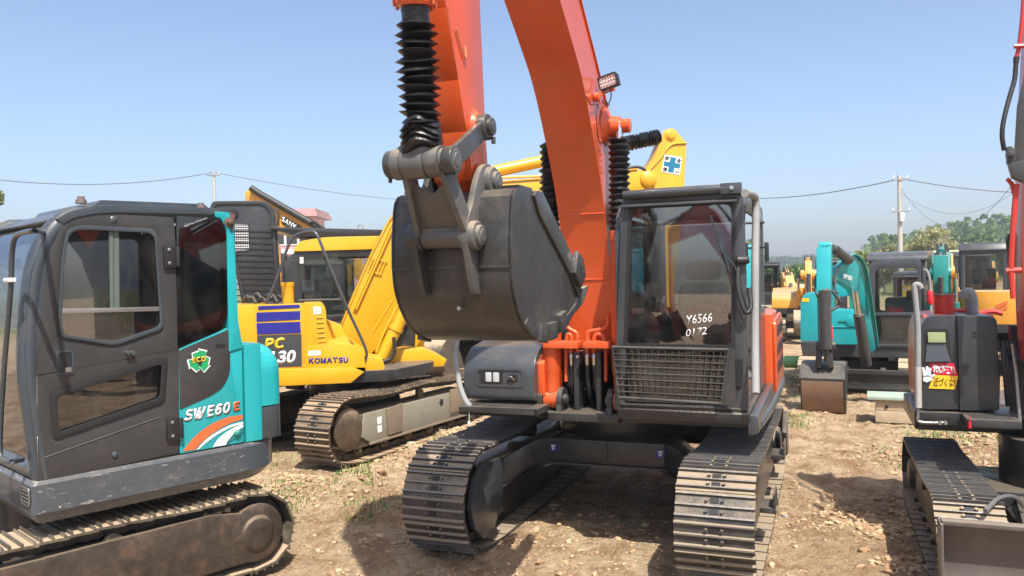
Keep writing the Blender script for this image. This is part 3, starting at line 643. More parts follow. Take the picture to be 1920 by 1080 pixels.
def trees():
    p = at(2, 395, 60); tree(p.x - .9, 60, at(5, 362, 60).z + .9, 4.6, 'bright green round tree top behind the roof of the teal mini excavator', L_OLIVE, 5000, size=.2)
    for u, vt, Y, wd, lab, lm in ((1449, 487, 75, 3.2, 'dark green round tree beside the foam wrapped handrail of the orange cab', L_GREEN), (1492, 494, 80, 4.4, 'low round green tree behind the distant yellow loader arm', L_GREEN),
                                  (1622, 470, 70, 3.6, 'bright green round tree between the teal boom and the dark cab', L_OLIVE), (1566, 458, 85, 1.8, 'small pointed tree above the teal boom cylinder', L_GREEN)):
        p = at(u, vt, Y); tree(p.x, Y, p.z, wd, lab, lm, 5200, base=.2, size=.17)
    p = at(1658, 452, 68); tree(p.x, 68, p.z, 4.5, 'thin brown leaved tree left of the utility pole', L_PALE, 1500, size=.14, sparse=.6, bark=M_BARKP)
    p = at(1745, 425, 62); tree(p.x, 62, p.z, 5.6, 'large pale olive tree with an airy crown behind the dark cab', L_PALE, 4200, size=.13, sparse=.72, bark=M_BARKP, blobs=44)
    p = at(1722, 440, 66); tree(p.x, 66, p.z, 4.4, 'olive tree right behind the utility pole', L_OLIVE, 2600, size=.14, sparse=.75, bark=M_BARKP, blobs=34)
    p = at(1773, 424, 60); tree(p.x, 60, p.z, 2.2, 'tall nearly bare tree right of the pale olive tree', L_PALE, 260, size=.10, sparse=.5, bark=M_BARKP, blobs=30)
    for i, (u, v, Y) in enumerate(((1838, 472, 170), (1815, 478, 165), (1866, 466, 172), (1880, 460, 176), (1893, 458, 170), (1800, 480, 180), (1850, 474, 185), (1906, 452, 168), (1826, 476, 178), (1873, 470, 164))):
        p = at(u, v, Y); z0 = float(far_height(np.array([p.x]), np.array([Y * 1.]))[0]); conifer(p.x, Y, max(5, p.z - z0), 4.2, 'dark conifer on the skyline of the wooded hill', 'conifers on the hill')
# ---------------------------------------------------------------- poles, wires, house, box
M_CONC = plain('pole_concrete', (.40, .38, .35), .85, bscale=30)
def pole(u, vtop, Y, lab, arms):
    p = at(u, vtop, Y); t = thing('utility_pole', lab, 'pole', loc=(p.x, Y, 0)); lean = -.018 * p.z * 0
    MB().tube([(0, 0, 0), (0, 0, p.z)], [.17, .10], 14).obj('pole_shaft', M_CONC, t)
    mb = MB()
    for z, wd in arms: mb.box(-wd, wd, -.14, -.08, p.z - z - .04, p.z - z + .04)
    mb.obj('crossarm', M_STEEL, t, bevel=.005)
    for z, wd in arms:
        for s in (-1, 1): MB().lathe((s * wd * .9, -.11, p.z - z + .04), (s * wd * .9, -.11, p.z - z + .26), [(0, .02), (.05, .05), (.08, .03), (.12, .055), (.15, .03), (.2, .04), (.22, .01)], 10).obj('insulator', M_WHITEP, t)
    if len(arms) > 1: MB().box(-.12, .12, -.32, -.1, p.z - 2.6, p.z - 2.1).obj('junction_box', M_WHITEP, t, bevel=.02)
    return p
def wire(a, b, sag, lab, r=.012):
    a = Vector(a); b = Vector(b); pts = [a.lerp(b, k / 24) + Vector((0, 0, -sag * 4 * (k / 24) * (1 - k / 24))) for k in range(25)]
    o = MB().tube(pts, r, 5).obj('power_line', plain('wire', (.10, .10, .11), .6)); tag(o, lab, 'cable')
def poles():
    a = pole(1686, 329, 45, 'tall concrete utility pole behind the dark cab with small crossarms', ((.25, .42), (2.05, .5))); b = pole(401, 323, 62, 'thin concrete utility pole left of the black engine hood', ((.25, .5),))
    wire(a + Vector((0, 0, -.2)), at(1425, 372, 62), .25, 'power line running from the tall right pole to the left behind the orange cab', .028)
    wire(a + Vector((0, 0, -.15)), at(1915, 361, 46), .15, 'upper power line running right from the tall pole', .026)
    wire(a + Vector((0, 0, -.6)), at(1905, 335, 38), 2.3, 'slack power line sagging deepest between the tall pole and the red boom', .012)
    wire(a + Vector((0, 0, -.9)), at(1912, 352, 40), 1.3, 'thin slack power line sagging less deeply right of the tall pole', .010)
    wire(b, at(-60, 330, 55), .75, 'power line curving left from the thin left pole', .030); wire(b, at(770, 376, 70), .25, 'power line running right from the thin left pole', .024)
def house():
    Y = 62; a = at(500, 500, Y); b = at(578, 400, Y); x0, x1 = a.x, b.x; top = b.z - .25; M_PINK = plain('pink_wall', (.55, .30, .28), .85); t = thing('pink_house', 'pink three storey house with white bands behind the black engine hood', 'house', loc=(x0, Y, 0)); W = x1 - x0 + .3
    MB().box(0, W, 0, 4, 0, top).obj('wall', M_PINK, t)
    m = MB(); m.box(-.5, W + .5, -.5, 4.5, top, top + .3); m.box(-.35, W + .35, -.35, 4.35, top + .3, top + .6); rf = m.obj('roof', plain('roof_pink', (.42, .25, .24), .8), t)
    m = MB()
    for z in (top - 2.9, top - 5.8): m.box(-.1, W + .1, -.12, 0, z, z + .35)
    m.objs('white_band', M_WHITEP, t)
    for z in (top - 2.2, top - 5.0, top - 7.9):
        for k in range(3):
            xx = .5 + k * (W - 1.2) / 2.4
            f = MB().ring([(xx, -.06, z), (xx + 1.0, -.06, z), (xx + 1.0, -.06, z + 1.4), (xx, -.06, z + 1.4)], [(xx + .08, -.06, z + .08), (xx + .92, -.06, z + .08), (xx + .92, -.06, z + 1.32), (xx + .08, -.06, z + 1.32)], (0, .06, 0)).obj('window', M_WHITEP, t)
            MB().box(xx + .08, xx + .92, -.03, -.01, z + .08, z + 1.32).obj('pane', M_G2, f)
    p = at(622, 436, 64); q = at(760, 430, 64); t = thing('low_house', 'low pink house with a flat white roof edge right of the taller pink house', 'house', loc=(p.x, 62.5, 0)); W = q.x - p.x
    MB().box(0, W, 0, 7, 0, p.z - .3).obj('wall', M_PINK, t); MB().box(-.3, W + .3, -.3, 7.3, p.z - .3, p.z).obj('roof', M_WHITEP, t)
    m = MB()
    for k in range(6): m.box(.2 + k * W / 6, .9 + k * W / 6, -.06, -.02, p.z - 2, p.z - .9)
    m.obj('window', M_G2, t)
def box_and_roll(fr):
    """wooden hive-like box with a green lid, green tube, next to the small teal excavator"""
    a = at(1665, 795, 2.1 * FPX / (795 - 504)); t = thing('wooden_box', 'weathered wooden box with a greenish lid standing in front of the dozer blade', 'box', loc=(a.x + .25, a.y + .2, .0), deg=-24)
    M_WOOD = plain('weathered_wood', (.42, .33, .22), .85, bscale=30); mb = MB(); mb.box(-.30, .30, -.22, .22, 0, .16); mb.box(-.295, .295, -.215, .215, .165, .31); mb.obj('box_body', M_WOOD, t, bevel=.004)
    MB().box(-.40, .36, -.27, .27, .315, .36).obj('lid', plain('lid_green', (.30, .38, .30), .8), t, bevel=.006)
    k = MB(); k.cyl((-.16, -.222, .22), (-.16, -.23, .22), .022, n=12); k.box(.10, .14, -.229, -.221, .21, .26); k.obj('entrance_hole', M_BLK, t)
    g = at(1492, 700, 2.02 * FPX / (708 - 506)); mb = MB(); mb.lathe((g.x - .10, g.y + .35, .36), (g.x + .25, g.y + .2, .36), [(0, .05), (0, .10), (.03, .115), (.32, .115), (.36, .10), (.36, .05)], 20); tag(mb.obj('green_canister', plain('canister_green', (.16, .34, .13), .5)), 'pale green canister lying behind the grey bucket', 'canister')
def stones():
    for i, (u, v, r, lab, c) in enumerate(((405, 1052, .10, 'large tan earth lump beside the left track in the lower left corner', (.45, .34, .23)), (688, 1048, .035, 'dark brown clod on the shaded dirt near the bottom edge', (.22, .14, .09)),
            (1893, 812, .10, 'pale rock behind the right hand track nearest the picture edge', (.50, .42, .30)), (1855, 806, .085, 'brown rock left of the pale rock behind the right track', (.40, .29, .19)),
            (770, 838, .085, 'pale round earth lump on the ridge between the yellow and orange tracks', (.50, .38, .25)), (660, 862, .05, 'small pale lump at the lower end of the dirt ridge', (.5, .4, .28)),
            (1488, 905, .05, 'dark clod right of the orange machine track', (.30, .2, .13)), (1470, 960, .03, 'small grey stone near the right hand track of the orange machine', (.33, .3, .27)))):
        Y = 2.08 * FPX / (v - (520 - .023 * (u - 960))); p = at(u, v, Y); stone(p.x, p.y, r, lab, i + 1.3, None, c)
    for i in range(14):
        u = random.uniform(640, 850); v = 880 - (u - 600) * .42 + random.uniform(-14, 18); Y = 2.05 * FPX / (v - (520 - .023 * (u - 960))); p = at(u, v, Y)
        stone(p.x, p.y, random.uniform(.03, .065), 'brown earth clod piled on the ridge beside the muddy yellow track', 20 + i * 1.7, 'clods on the dirt ridge', random.choice([(.40, .28, .18), (.34, .22, .14), (.46, .34, .22)]))

def haze():
    m = bpy.data.materials.new('haze'); m.use_nodes = True; n = m.node_tree; n.nodes.remove(n.nodes['Principled BSDF'])
    v = n.nodes.new('ShaderNodeVolumePrincipled'); v.inputs['Color'].default_value = (.86, .90, .95, 1); v.inputs['Density'].default_value = .0011; v.inputs['Anisotropy'].default_value = .3
    n.links.new(v.outputs[0], n.nodes['Material Output'].inputs['Volume'])
    o = MB().box(-720, 920, -70, 1020, -2, 32).obj('haze', m); tag(o, kind='stuff')
def V3(l): return [Vector(p) for p in l]
def yz(pts, x): return [Vector((x, p[0], p[1])) for p in pts]
def xz(pts, y): return [Vector((p[0], y, p[1])) for p in pts]
def xy(pts, z): return [Vector((p[0], p[1], z)) for p in pts]
def orange_excavator(fr):
    t = thing('crawler_excavator', 'large orange excavator in the centre with its grey bucket raised towards the viewer', 'excavator', fr)
    # undercarriage
    track(t, -1.245, -.745, -1.87, 1.87, .80, M_TRACK, 46, .37, .36, .03, .10, out=-1, frame_mat=M_DARK)
    track(t, .745, 1.245, -1.87, 1.87, .80, M_TRACK, 46, .37, .36, .02, .02, out=1, frame_mat=M_DARK)
    m = MB(); m.prism(rpoly([(-.50, -.70), (.50, -.70), (.50, .70), (-.50, .70)], .08), .55, .745, 'z')
    for sx in (-1, 1):
        for sy in (-1, 1):
            def sec(x, y0, y1, z0, z1): return [Vector((sx * x, sy * y0, z0)), Vector((sx * x, sy * y1, z0)), Vector((sx * x, sy * y1, z1)), Vector((sx * x, sy * y0, z1))]
            S_ = [sec(.46, .38, .73, .555, .765), sec(.60, .50, .86, .53, .745), sec(.78, .66, 1.05, .40, .64), sec(.92, .72, 1.12, .30, .58)]
            for i in range(3): m.slab(S_[i], S_[i + 1])
            T_ = [sec(.44, .36, .76, .54, .56), sec(.60, .48, .90, .515, .535), sec(.80, .64, 1.09, .385, .405)]
            for i in range(2): m.slab(T_[i], T_[i + 1])
    m.box(-.50, .50, .69, .735, .565, .755); m.box(-.50, .50, -.735, -.69, .565, .755); m.box(-.50, .50, .66, .765, .545, .563)
    m.box(-.012, .012, .69, .75, .565, .75)
    uf = m.obj('undercarriage_frame', M_DARK, t, bevel=.012)
    for x in (.45, -.44):
        decal('sticker', xz(rrect(x - .035, .645, x + .035, .71, .006, 2), .737), (0, .004, 0), M_BLUE, uf)
        m = MB(); m.ring(xz(rrect(x - .012, .663, x + .012, .69, .004, 2), .743), xz(rrect(x - .006, .669, x + .006, .685, .002, 2), .743), (0, .001, 0)); m.box(x - .02, x + .02, .743, .744, .695, .701); m.obj('sticker_symbol', M_WHITE, uf)
    # inner guard plates covering the idlers
    m = MB()
    for s in (1, -1):
        m.prism([(1.14, .34), (1.34, .13), (1.52, .13), (1.68, .26), (1.74, .42), (1.66, .60), (1.50, .69), (1.10, .66)], s * .75, s * .79, 'x')
        m.box(min(s * .748, s * .755), max(s * .748, s * .755), 1.28, 1.36, .50, .53)
    m.objs('idler_guard', M_GREY, t, bevel=.006)
    m = MB(); m.box(-1.30, -1.19, .55, .82, .30, .34); m.box(-1.30, -1.285, .55, .82, .30, .44); m.box(-1.30, -1.19, -.75, -.45, .42, .46); m.box(-1.31, -1.295, -.75, -.45, .42, .56); m.prism([(-1.5, .3), (-1.2, .3), (-1.05, .55), (-1.3, .72)], -1.30, -1.26, 'x'); m.objs('track_step', M_GUN, t, bevel=.006)
    m = MB(); m.cyl((0, 0, .74), (0, 0, .99), .60, n=40); m.cyl((0, 0, .86), (0, 0, .92), .66, n=40); m.obj('slewing_ring', M_DARK, t, bevel=.008)
    # deck
    m = MB(); m.prism(rpoly([(-1.2, -1.3), (-.9, -1.75), (.9, -1.75), (1.2, -1.3), (1.2, .9), (1.15, 1.1), (.36, 1.1), (.36, 1.16), (-.22, 1.16), (-.22, 1.1), (-1.2, 1.1)], .05, 2), .985, 1.045, 'z')
    for x in (-.02, .16): m.box(x - .02, x + .02, -.2, 1.0, 1.04, 1.5)
    m.obj('deck', M_DARK, t, bevel=.008)
    m = MB(); m.prism(rpoly([(-.22, 1.04), (.36, 1.04), (.36, 1.65), (-.22, 1.65)], .04, 2), .15, .22, 'y'); m.obj('front_bulkhead', M_GREY, t, bevel=.01)
    # engine side, tank and counterweight
    m = MB(); m.prism(rpoly([(-1.22, -.5), (-1.22, -1.5), (-.85, -2.0), (.85, -2.0), (1.22, -1.5), (1.22, -.5)], [.02, .35, .35, .35, .35, .02], 6), 1.0, 1.72, 'z'); m.obj('counterweight', M_ORANGE, t, bevel=.05, seg=3)
    m = MB(); m.prism(rpoly([(-.9, 1.04), (-.9, 1.66), (-.2, 1.76), (.42, 1.72), (.42, 1.04)], [.02, .12, .1, .12, .02], 4), .36, 1.18, 'x'); m.obj('engine_cover', M_GREY, t, bevel=.02)
    # side door with louvres behind the cab
    m = MB(); o_ = rpoly([(-1.80, .98), (-.62, .98), (-.52, 1.66), (-1.66, 1.70)], [.08, .04, .08, .25], 4); m.plate(yz(o_, -1.22), (-.03, 0, 0)); sd_ = m.obj('side_door', M_ORANGE, t, bevel=.015)
    m = MB()
    for k in range(3):
        for q in range(2): m.prism(rrect(-1.62 + q * .5, 1.50 - k * .17, -1.24 + q * .5, 1.60 - k * .17, .02, 2), -1.256, -1.248, 'x')
    m.objs('louvre', M_BLK, sd_)
    m = MB(); m.tube(bez([(-1.2, -1.75, .98), (-1.24, -1.6, .98), (-1.24, 0, .98), (-1.21, 1.05, 1.0)], 4), .035, 10); m.obj('side_rail', M_GREY, t)
    # right front tool box with work lamps
    hx0, hx1 = .44, 1.02
    o_ = rpoly([(1.20, 1.13), (1.20, 1.40), (1.08, 1.53), (.60, 1.60), (.60, 1.13)], [.05, .12, .14, .03, .01], 5)
    m = MB(); m.prism(o_, hx0, hx1 + .02, 'x'); tb = m.obj('tool_box_cover', M_GREY, t, bevel=.035, seg=3)
    m = MB(); m.prism(rpoly([(1.10, 1.15), (1.10, 1.42), (1.0, 1.49), (.58, 1.54), (.58, 1.15)], .02, 2), hx0 - .05, hx0 + .01, 'x'); m.obj('orange_side_panel', M_ORANGE, tb, bevel=.01)
    m = MB(); q0 = rrect(.52, 1.24, .93, 1.385, .035, 4); q1 = rrect(.54, 1.255, .91, 1.37, .03, 4); m.ring(xz(q0, 1.2), xz(q1, 1.2), (0, .008, 0)); m.obj('lamp_recess_rim', M_GREY, tb)
    m = MB(); m.plate(xz(rrect(.70, 1.262, .895, 1.362, .02, 3), 1.2), (0, .004, 0)); m.plate(xz(rrect(.575, 1.28, .665, 1.34, .01, 3), 1.2), (0, .004, 0)); m.obj('lamp_recess', M_BLK, tb)
    for x in (.82, .755):
        m = MB(); m.prism(rrect(x - .025, 1.278, x + .025, 1.352, .008, 3), 1.203, 1.212, 'y'); m.obj('headlight', M_LENS, tb, bevel=.003)
    m = MB(); m.tube(bez([(.60, 1.21, 1.295), (.615, 1.225, 1.32), (.645, 1.225, 1.325), (.655, 1.21, 1.30)], 4), .007, 8); m.obj('latch', M_CHROME, tb)
    m = MB(); m.box(.36, 1.0, 1.0, 1.36, 1.055, 1.10)
    for k in range(6): m.box(.45, .96, 1.05 + k * .045, 1.065 + k * .045, 1.10, 1.104)
    m.prism([(.9, 1.04), (1.3, 1.06), (1.36, 1.10), (1.36, 1.055), (1.0, .96)], .36, .39, 'x'); m.obj('front_step', M_GUN, t, bevel=.006)
    m = MB(); m.tube(bez([fr.hit(858, 632, 1, 1.14), fr.hit(855, 665, 1, 1.16), fr.hit(858, 700, 1, 1.2), fr.hit(866, 735, 1, 1.24), fr.hit(880, 760, 1, 1.28), fr.hit(905, 768, 1, 1.28)], 5), [.022] * 21 + [.016] * 5, 12); m.obj('foam_wrapped_handrail', M_FOAMG, t)
    m = MB(); m.tube([(.93, 1.35, 1.06), (.93, 1.352, .98)], .003, 5); m.box(.921, .939, 1.345, 1.36, .95, .985); m.obj('hanging_tag', M_WHITEP, t)
    # ---------------- cab
    yf = 1.28
    def F(u, v, y=yf): return fr.hit(u, v, 1, y)
    def fp(pts, r, y=yf, seg=5):
        P = [F(u, v, y) for u, v in pts]; return xz(rpoly([(p.x, p.z) for p in P], r, seg), y)
    cab = MB()
    outer = fp([(1151, 768), (1166, 366), (1392, 352), (1404, 768)], [.02, .07, .09, .03]); hole = fp([(1170, 756), (1179, 384), (1374, 374), (1376, 762)], [.03, .05, .06, .03])
    cab.ring(outer, hole, (0, -.07, 0))
    for x, s in ((-1.165, 1), (-.24, -1)):
        oo = rpoly([(-.45, 1.08), (yf - .02, 1.08), (yf - .03, 2.52), (1.02, 2.66), (-.45, 2.66)], [.04, .02, .12, .12, .12], 4)
        ii = rpoly([(.12, 1.30), (1.17, 1.14), (1.14, 2.46), (.98, 2.55), (.12, 2.55)], [.08, .08, .06, .06, .06], 4)
        cab.ring(yz(oo, x), yz(ii, x + .03 * s), (.05 * s, 0, 0))
        cab.ring(yz(rpoly([(-.40, 1.7), (.08, 1.7), (.08, 2.6), (-.40, 2.6)], .02, 4), x), yz(rpoly([(-.33, 1.78), (.02, 1.78), (.02, 2.52), (-.33, 2.52)], .06, 4), x), (.04 * s, 0, 0))
    cab.box(-1.14, -.26, -.46, -.42, 1.08, 1.7); cab.box(-1.14, -.26, -.46, -.40, 2.55, 2.66)
    cab.prism(rpoly([(-.45, 2.60), (1.24, 2.58), (1.10, 2.70), (-.40, 2.72)], [.02, .03, .06, .06], 4), -1.13, -.28, 'x')
    cab.box(-1.15, -.25, -.44, 1.2, 1.06, 1.12)
    cabo = cab.obj('cab', M_GREY, t, bevel=.012)
    m = MB(); m.ring(fp([(1169, 652), (1178, 383), (1378, 372), (1378, 655)], [.03, .06, .07, .03], yf + .006), fp([(1174, 645), (1184, 392), (1371, 382), (1371, 647)], [.03, .05, .06, .03], yf + .006), (0, -.03, 0)); m.obj('window_seal', M_BLK, cabo)
    m = MB(); m.plate(fp([(1173, 646), (1183, 391), (1372, 381), (1372, 648)], [.03, .05, .06, .03], yf - .005), (0, -.006, 0)); ws = m.obj('windshield', M_G1, cabo)
    m = MB(); m.plate(fp([(1172, 752), (1173, 652), (1374, 655), (1374, 760)], .03, yf - .01), (0, -.006, 0)); m.obj('lower_windscreen', glass('lower_glass', (.75, .75, .72), .6, .05), cabo)
    for x in (-1.145, -.26):
        m = MB(); m.plate(yz(rpoly([(.14, 1.32), (1.15, 1.16), (1.12, 2.46), (.98, 2.53), (.14, 2.53)], .07, 4), x), (.005, 0, 0)); m.obj('side_window', M_G1, cabo)
        m = MB(); m.plate(yz(rrect(-.34, 1.77, .03, 2.53, .06, 4), x), (.005, 0, 0)); m.obj('rear_side_window', M_G1, cabo)
    m = MB(); m.plate(xz(rrect(-1.08, 1.72, -.32, 2.54, .06), -.43), (0, .005, 0)); m.obj('rear_window', M_G1, cabo)
    # sun visor roll over the windshield
    a, b = F(1168, 366, yf + .03), F(1385, 352, yf + .03)
    m = MB(); m.tube([a, a.lerp(b, .35), a.lerp(b, .7), b], [.030, .036, .034, .030], 14); m.prism([(1.1, 2.62), (1.33, 2.585), (1.33, 2.60), (1.1, 2.68)], -1.12, -.30, 'x')
    m.box(b.x - .02, b.x + .12, yf - .02, yf + .06, b.z - .04, b.z + .035); m.obj('sun_visor', M_GREY, cabo, bevel=.004)
    m = MB(); p = F(1372, 352, yf + .06); m.cyl((p.x, yf + .05, p.z), (p.x, yf + .075, p.z), .014, n=12); m.obj('visor_bolt', M_CHROME, cabo)
    # wiper
    m = MB(); m.tube([F(1331, 403, yf + .02), F(1347, 452, yf + .03)], .006, 8); m.tube([F(1347, 452, yf + .02), F(1353, 470, yf + .03), F(1378, 500, yf + .03), F(1392, 550, yf + .05), F(1405, 590, yf + .04)], .0065, 8)
    m.tube([F(1352, 470, yf + .02), F(1365, 512, yf + .01)], .004, 6); m.obj('wiper', M_BLK, cabo)
    m = MB(); p = F(1388, 488, yf + .03); m.lathe((p.x + .03, p.y, p.z), (p.x - .06, p.y - .02, p.z), [(0, .02), (.01, .03), (.07, .03), (.09, .02)], 14); m.obj('door_latch', M_BLK, cabo)
    m = MB(); m.tube(bez([F(1384, 500, yf + .02), F(1384, 540, yf + .05), F(1397, 585, yf + .06), F(1408, 575, yf + .03), F(1404, 540, yf)], 4), .016, 10); m.obj('wiper_hose', M_HOSE, cabo)
    # mesh guard
    yg = 1.40; m = MB(); A, B, Cc, D = F(1148, 651, yg), F(1366, 656, yg), F(1352, 757, yg), F(1160, 745, yg)
    A.z -= .0; m.tube([A, B], .010, 8); m.tube([D, Cc], .010, 8); m.tube([A, D], .008, 8); m.tube([B, Cc], .008, 8)
    for k in range(1, 17): m.tube([A.lerp(B, k / 17), D.lerp(Cc, k / 17)], .0038, 6)
    for k in range(1, 8): m.tube([A.lerp(D, k / 8) + Vector((0, .006, 0)), B.lerp(Cc, k / 8) + Vector((0, .006, 0))], .0038, 6)
    gd = m.obj('mesh_guard', M_GUN, cabo)
    m = MB(); m.plate([F(1358, 654, yg - .01), F(1377, 654, yg - .01), F(1380, 760, yg - .03), F(1352, 760, yg - .03)], (0, -.012, 0)); m.plate([F(1146, 648, yg - .02), F(1162, 649, yg - .02), F(1172, 752, yg - .03), F(1158, 748, yg - .03)], (0, -.012, 0)); m.objs('guard_bracket', M_GUN, gd)
    m = MB(); m.plate([F(1378, 673, yf + .005), F(1393, 674, yf + .005), F(1393, 724, yf + .005), F(1379, 724, yf + .005)], (0, .012, 0)); m.obj('hinge_plate', M_BLK, cabo)
    # sill panels under the cab
    m = MB(); m.prism(rpoly([(1.34, 1.13), (1.33, 1.05), (.4, 1.05), (.4, 1.13)], .01, 2), -1.17, -.25, 'x'); m.obj('cab_sill', M_DARK, t, bevel=.01)
    m = MB(); m.plate([F(1163, 758, 1.32), F(1402, 768, 1.32), F(1400, 795, 1.26), F(1165, 784, 1.26)], (0, -.3, 0)); m.obj('lower_sill', M_GUN, t, bevel=.008)
    m = MB(); m.prism(rpoly([(-1.16, 1.10), (-1.225, 1.10), (-1.235, .98), (-1.16, .96)], .02, 3), -.5, 1.26, 'y'); m.obj('side_step', M_GREY, t, bevel=.008)
    # foam handrail, mirror, door frame edge
    m = MB(); P = [fr.hit(1397, 362, 0, -1.19), fr.hit(1411, 366, 0, -1.21), fr.hit(1417, 385, 0, -1.22), fr.hit(1416, 500, 0, -1.22), fr.hit(1416, 640, 0, -1.22), fr.hit(1417, 738, 0, -1.23)]
    m.tube(bez(P, 8), .027, 14); m.obj('foam_wrapped_handrail', plain('silver_foam', (.24, .24, .235), .7, bscale=90), cabo)
    m = MB(); m.box(-1.245, -1.21, .10, .13, 2.18, 2.34); m.tube([(-1.17, .1, 2.30), (-1.24, .12, 2.30)], .008, 6); m.obj('mirror', M_BLK, cabo, bevel=.006)
    m = MB(); m.cyl((-1.165, .2, 2.50), (-1.22, .2, 2.50), .01, n=8); m.obj('door_stop', M_BLK, cabo)
    # ---------------- cab inside
    m = MB(); m.prism(rrect(-.92, 1.55, -.50, 2.02, .09), .02, .16, 'y'); m.prism(rrect(-.86, 2.04, -.56, 2.20, .06), .04, .13, 'y'); m.box(-.92, -.50, .10, .58, 1.45, 1.57); m.box(-.88, -.54, .1, .5, 1.12, 1.45); seat = m.obj('seat', plain('seat_maroon', (.13, .03, .035), .75), cabo, bevel=.03)
    A_, B_ = Vector((-.60, .166, 1.90)), Vector((-.83, .166, 1.90)); letters3('KOBELCO', M_WHITEP, seat, A_, B_, A_ + Vector((0, 0, .035)), bold=.01)
    m = MB(); m.prism(rpoly([(.35, 1.15), (.95, 1.15), (.98, 1.50), (.55, 1.66), (.35, 1.66)], .04), -.46, -.28, 'x'); m.obj('console', M_INTL, cabo, bevel=.02)
    m = MB(); m.prism(rpoly([(.2, 1.15), (.7, 1.15), (.7, 1.58), (.2, 1.62)], .04), -1.12, -.98, 'x'); m.box(-1.1, -.3, -.3, 1.2, 1.10, 1.14); m.obj('side_console', M_INT, cabo, bevel=.02)
    for i, (u0, v0) in enumerate(((1268, 584), (1294, 584))):
        p = F(u0, v0, 1.12); m = MB(); m.tube([(p.x, 1.12, 1.15), (p.x, 1.12, p.z - .02)], .012, 8); m.lathe((p.x, 1.12, p.z - .02), (p.x, 1.12, p.z + .06), [(0, .015), (.03, .024), (.06, .022), (.08, .01)], 10); lv = m.obj('travel_lever', M_BLK, cabo)
        m = MB(); s = -1 if i == 0 else 1
        m.plate([p + Vector((0, .02, .02)), p + Vector((-s * .065, .02, .035)), p + Vector((-s * .05, .02, -.015)), p + Vector((0, .03, -.045))], (0, .012, 0))
        m.plate([p + Vector((.02, .025, -.03)), p + Vector((-.03, .03, -.04)), p + Vector((-.045, .03, -.15)), p + Vector((-.005, .03, -.20)), p + Vector((.03, .03, -.12))], (0, .01, 0))
        m.lathe(p + Vector((0, .03, -.055)), p + Vector((0, .03, -.015)), [(0, .01), (.015, .028), (.03, .026), (.04, .01)], 10); m.objs('red_ribbon', M_RIB, lv, bevel=.003)
    p = F(1227, 584, .6); m = MB(); m.tube([(p.x, .6, 1.45), (p.x, .6, p.z)], .012, 8); m.lathe((p.x, .6, p.z), (p.x, .6, p.z + .1), [(0, .015), (.03, .03), (.08, .026), (.1, .01)], 10); lv = m.objs('joystick', M_BLK, cabo)[0]
    m = MB(); m.plate([p + Vector(q) for q in ((.035, .02, 0), (-.05, .02, .02), (-.06, .02, -.14), (-.02, .02, -.30), (.05, .02, -.26))], (0, .012, 0)); m.objs('red_ribbon', M_RIB, lv, bevel=.003)
    p = F(1362, 590, .6); m = MB(); m.tube([(p.x, .6, 1.45), (p.x, .6, p.z)], .012, 8); m.lathe((p.x, .6, p.z), (p.x, .6, p.z + .1), [(0, .015), (.03, .03), (.08, .026), (.1, .01)], 10); lv = m.objs('joystick', M_BLK, cabo)[0]
    m = MB(); m.plate([p + Vector(q) for q in ((.03, .02, 0), (-.04, .02, .0), (-.05, .02, -.2), (.03, .02, -.24))], (0, .012, 0)); m.objs('red_ribbon', M_RIB, lv, bevel=.003)
    lettering('Y6566', M_WHITE, ws, fr, 1, yf + .004, (1289, 608), (1336, 603), (1287, 592), 'handwriting', -.008, .25); lettering('0172', M_WHITE, ws, fr, 1, yf + .004, (1287, 631), (1326, 626), (1285, 618), 'handwriting', -.008, .25)
    # ---------------- boom
    bx0, bx1 = -.11, .26
    bp = [(.80, 1.52), (.82, 1.75), (.90, 2.15), (.99, 2.45), (1.12, 2.78), (1.30, 3.10), (1.56, 3.48), (1.86, 3.75), (2.5, 4.26), (3.35, 4.95), (3.55, 5.2), (3.4, 5.45), (3.1, 5.35), (2.2, 4.62), (1.50, 3.99), (1.13, 3.66), (.76, 3.28), (.52, 2.85), (.40, 2.35), (.34, 1.8), (.30, 1.45), (.45, 1.32), (.66, 1.36)]
    lo = [(p.x, p.y) for p in bez([(*p, 0) for p in bp[:10]], 5)]; hi = [(p.x, p.y) for p in bez([(*p, 0) for p in bp[12:20]], 5)]; bp = lo + bp[10:12] + hi + bp[20:]
    m = MB(); m.prism(bp, bx0 + .012, bx1 - .012, 'x')
    for run in (lo, hi):
        off = []
        for i in range(len(run)):
            a, b = run[max(i - 1, 0)], run[min(i + 1, len(run) - 1)]; d = Vector((b[0] - a[0], b[1] - a[1])).normalized(); off.append((run[i][0] + d.y * .014, run[i][1] - d.x * .014))
        m.prism(run + off[::-1], bx0, bx1, 'x')
    boom = m.obj('boom', M_ORANGE, t)
    m = MB(); pin(m, (.37, .92, 3.26), (-.30, .92, 3.25), .055); m.lathe((-.10, .92, 3.255), (-.22, .92, 3.25), [(0, .16), (.01, .15), (.04, .085), (.12, .075)], 24); m.lathe((.25, .92, 3.255), (.33, .92, 3.255), [(0, .11), (.03, .07), (.08, .066)], 24); m.obj('boom_pin', M_ORANGE, boom)
    m = MB(); m.prism(rpoly([(.35, 1.05), (.75, 1.05), (.70, 1.50), (.40, 1.55)], .05), -.17, -.13, 'x'); m.prism(rpoly([(.35, 1.05), (.75, 1.05), (.70, 1.50), (.40, 1.55)], .05), .28, .32, 'x'); m.objs('boom_bracket', M_DARK, t, bevel=.006)
    for i, o_ in ((9, .012), (17, .012), (36, .012)):
        q_ = lo[i]; m = MB(); pts_ = [Vector((bx0 + (bx1 - bx0) * j / 14, q_[0] + .016, q_[1] - .004 + random.uniform(-.002, .002))) for j in range(15)]; m.tube(pts_, [.005 + random.uniform(-.0015, .0015) for _ in pts_], 6); m.obj('weld_seam', M_ORANGE, boom)
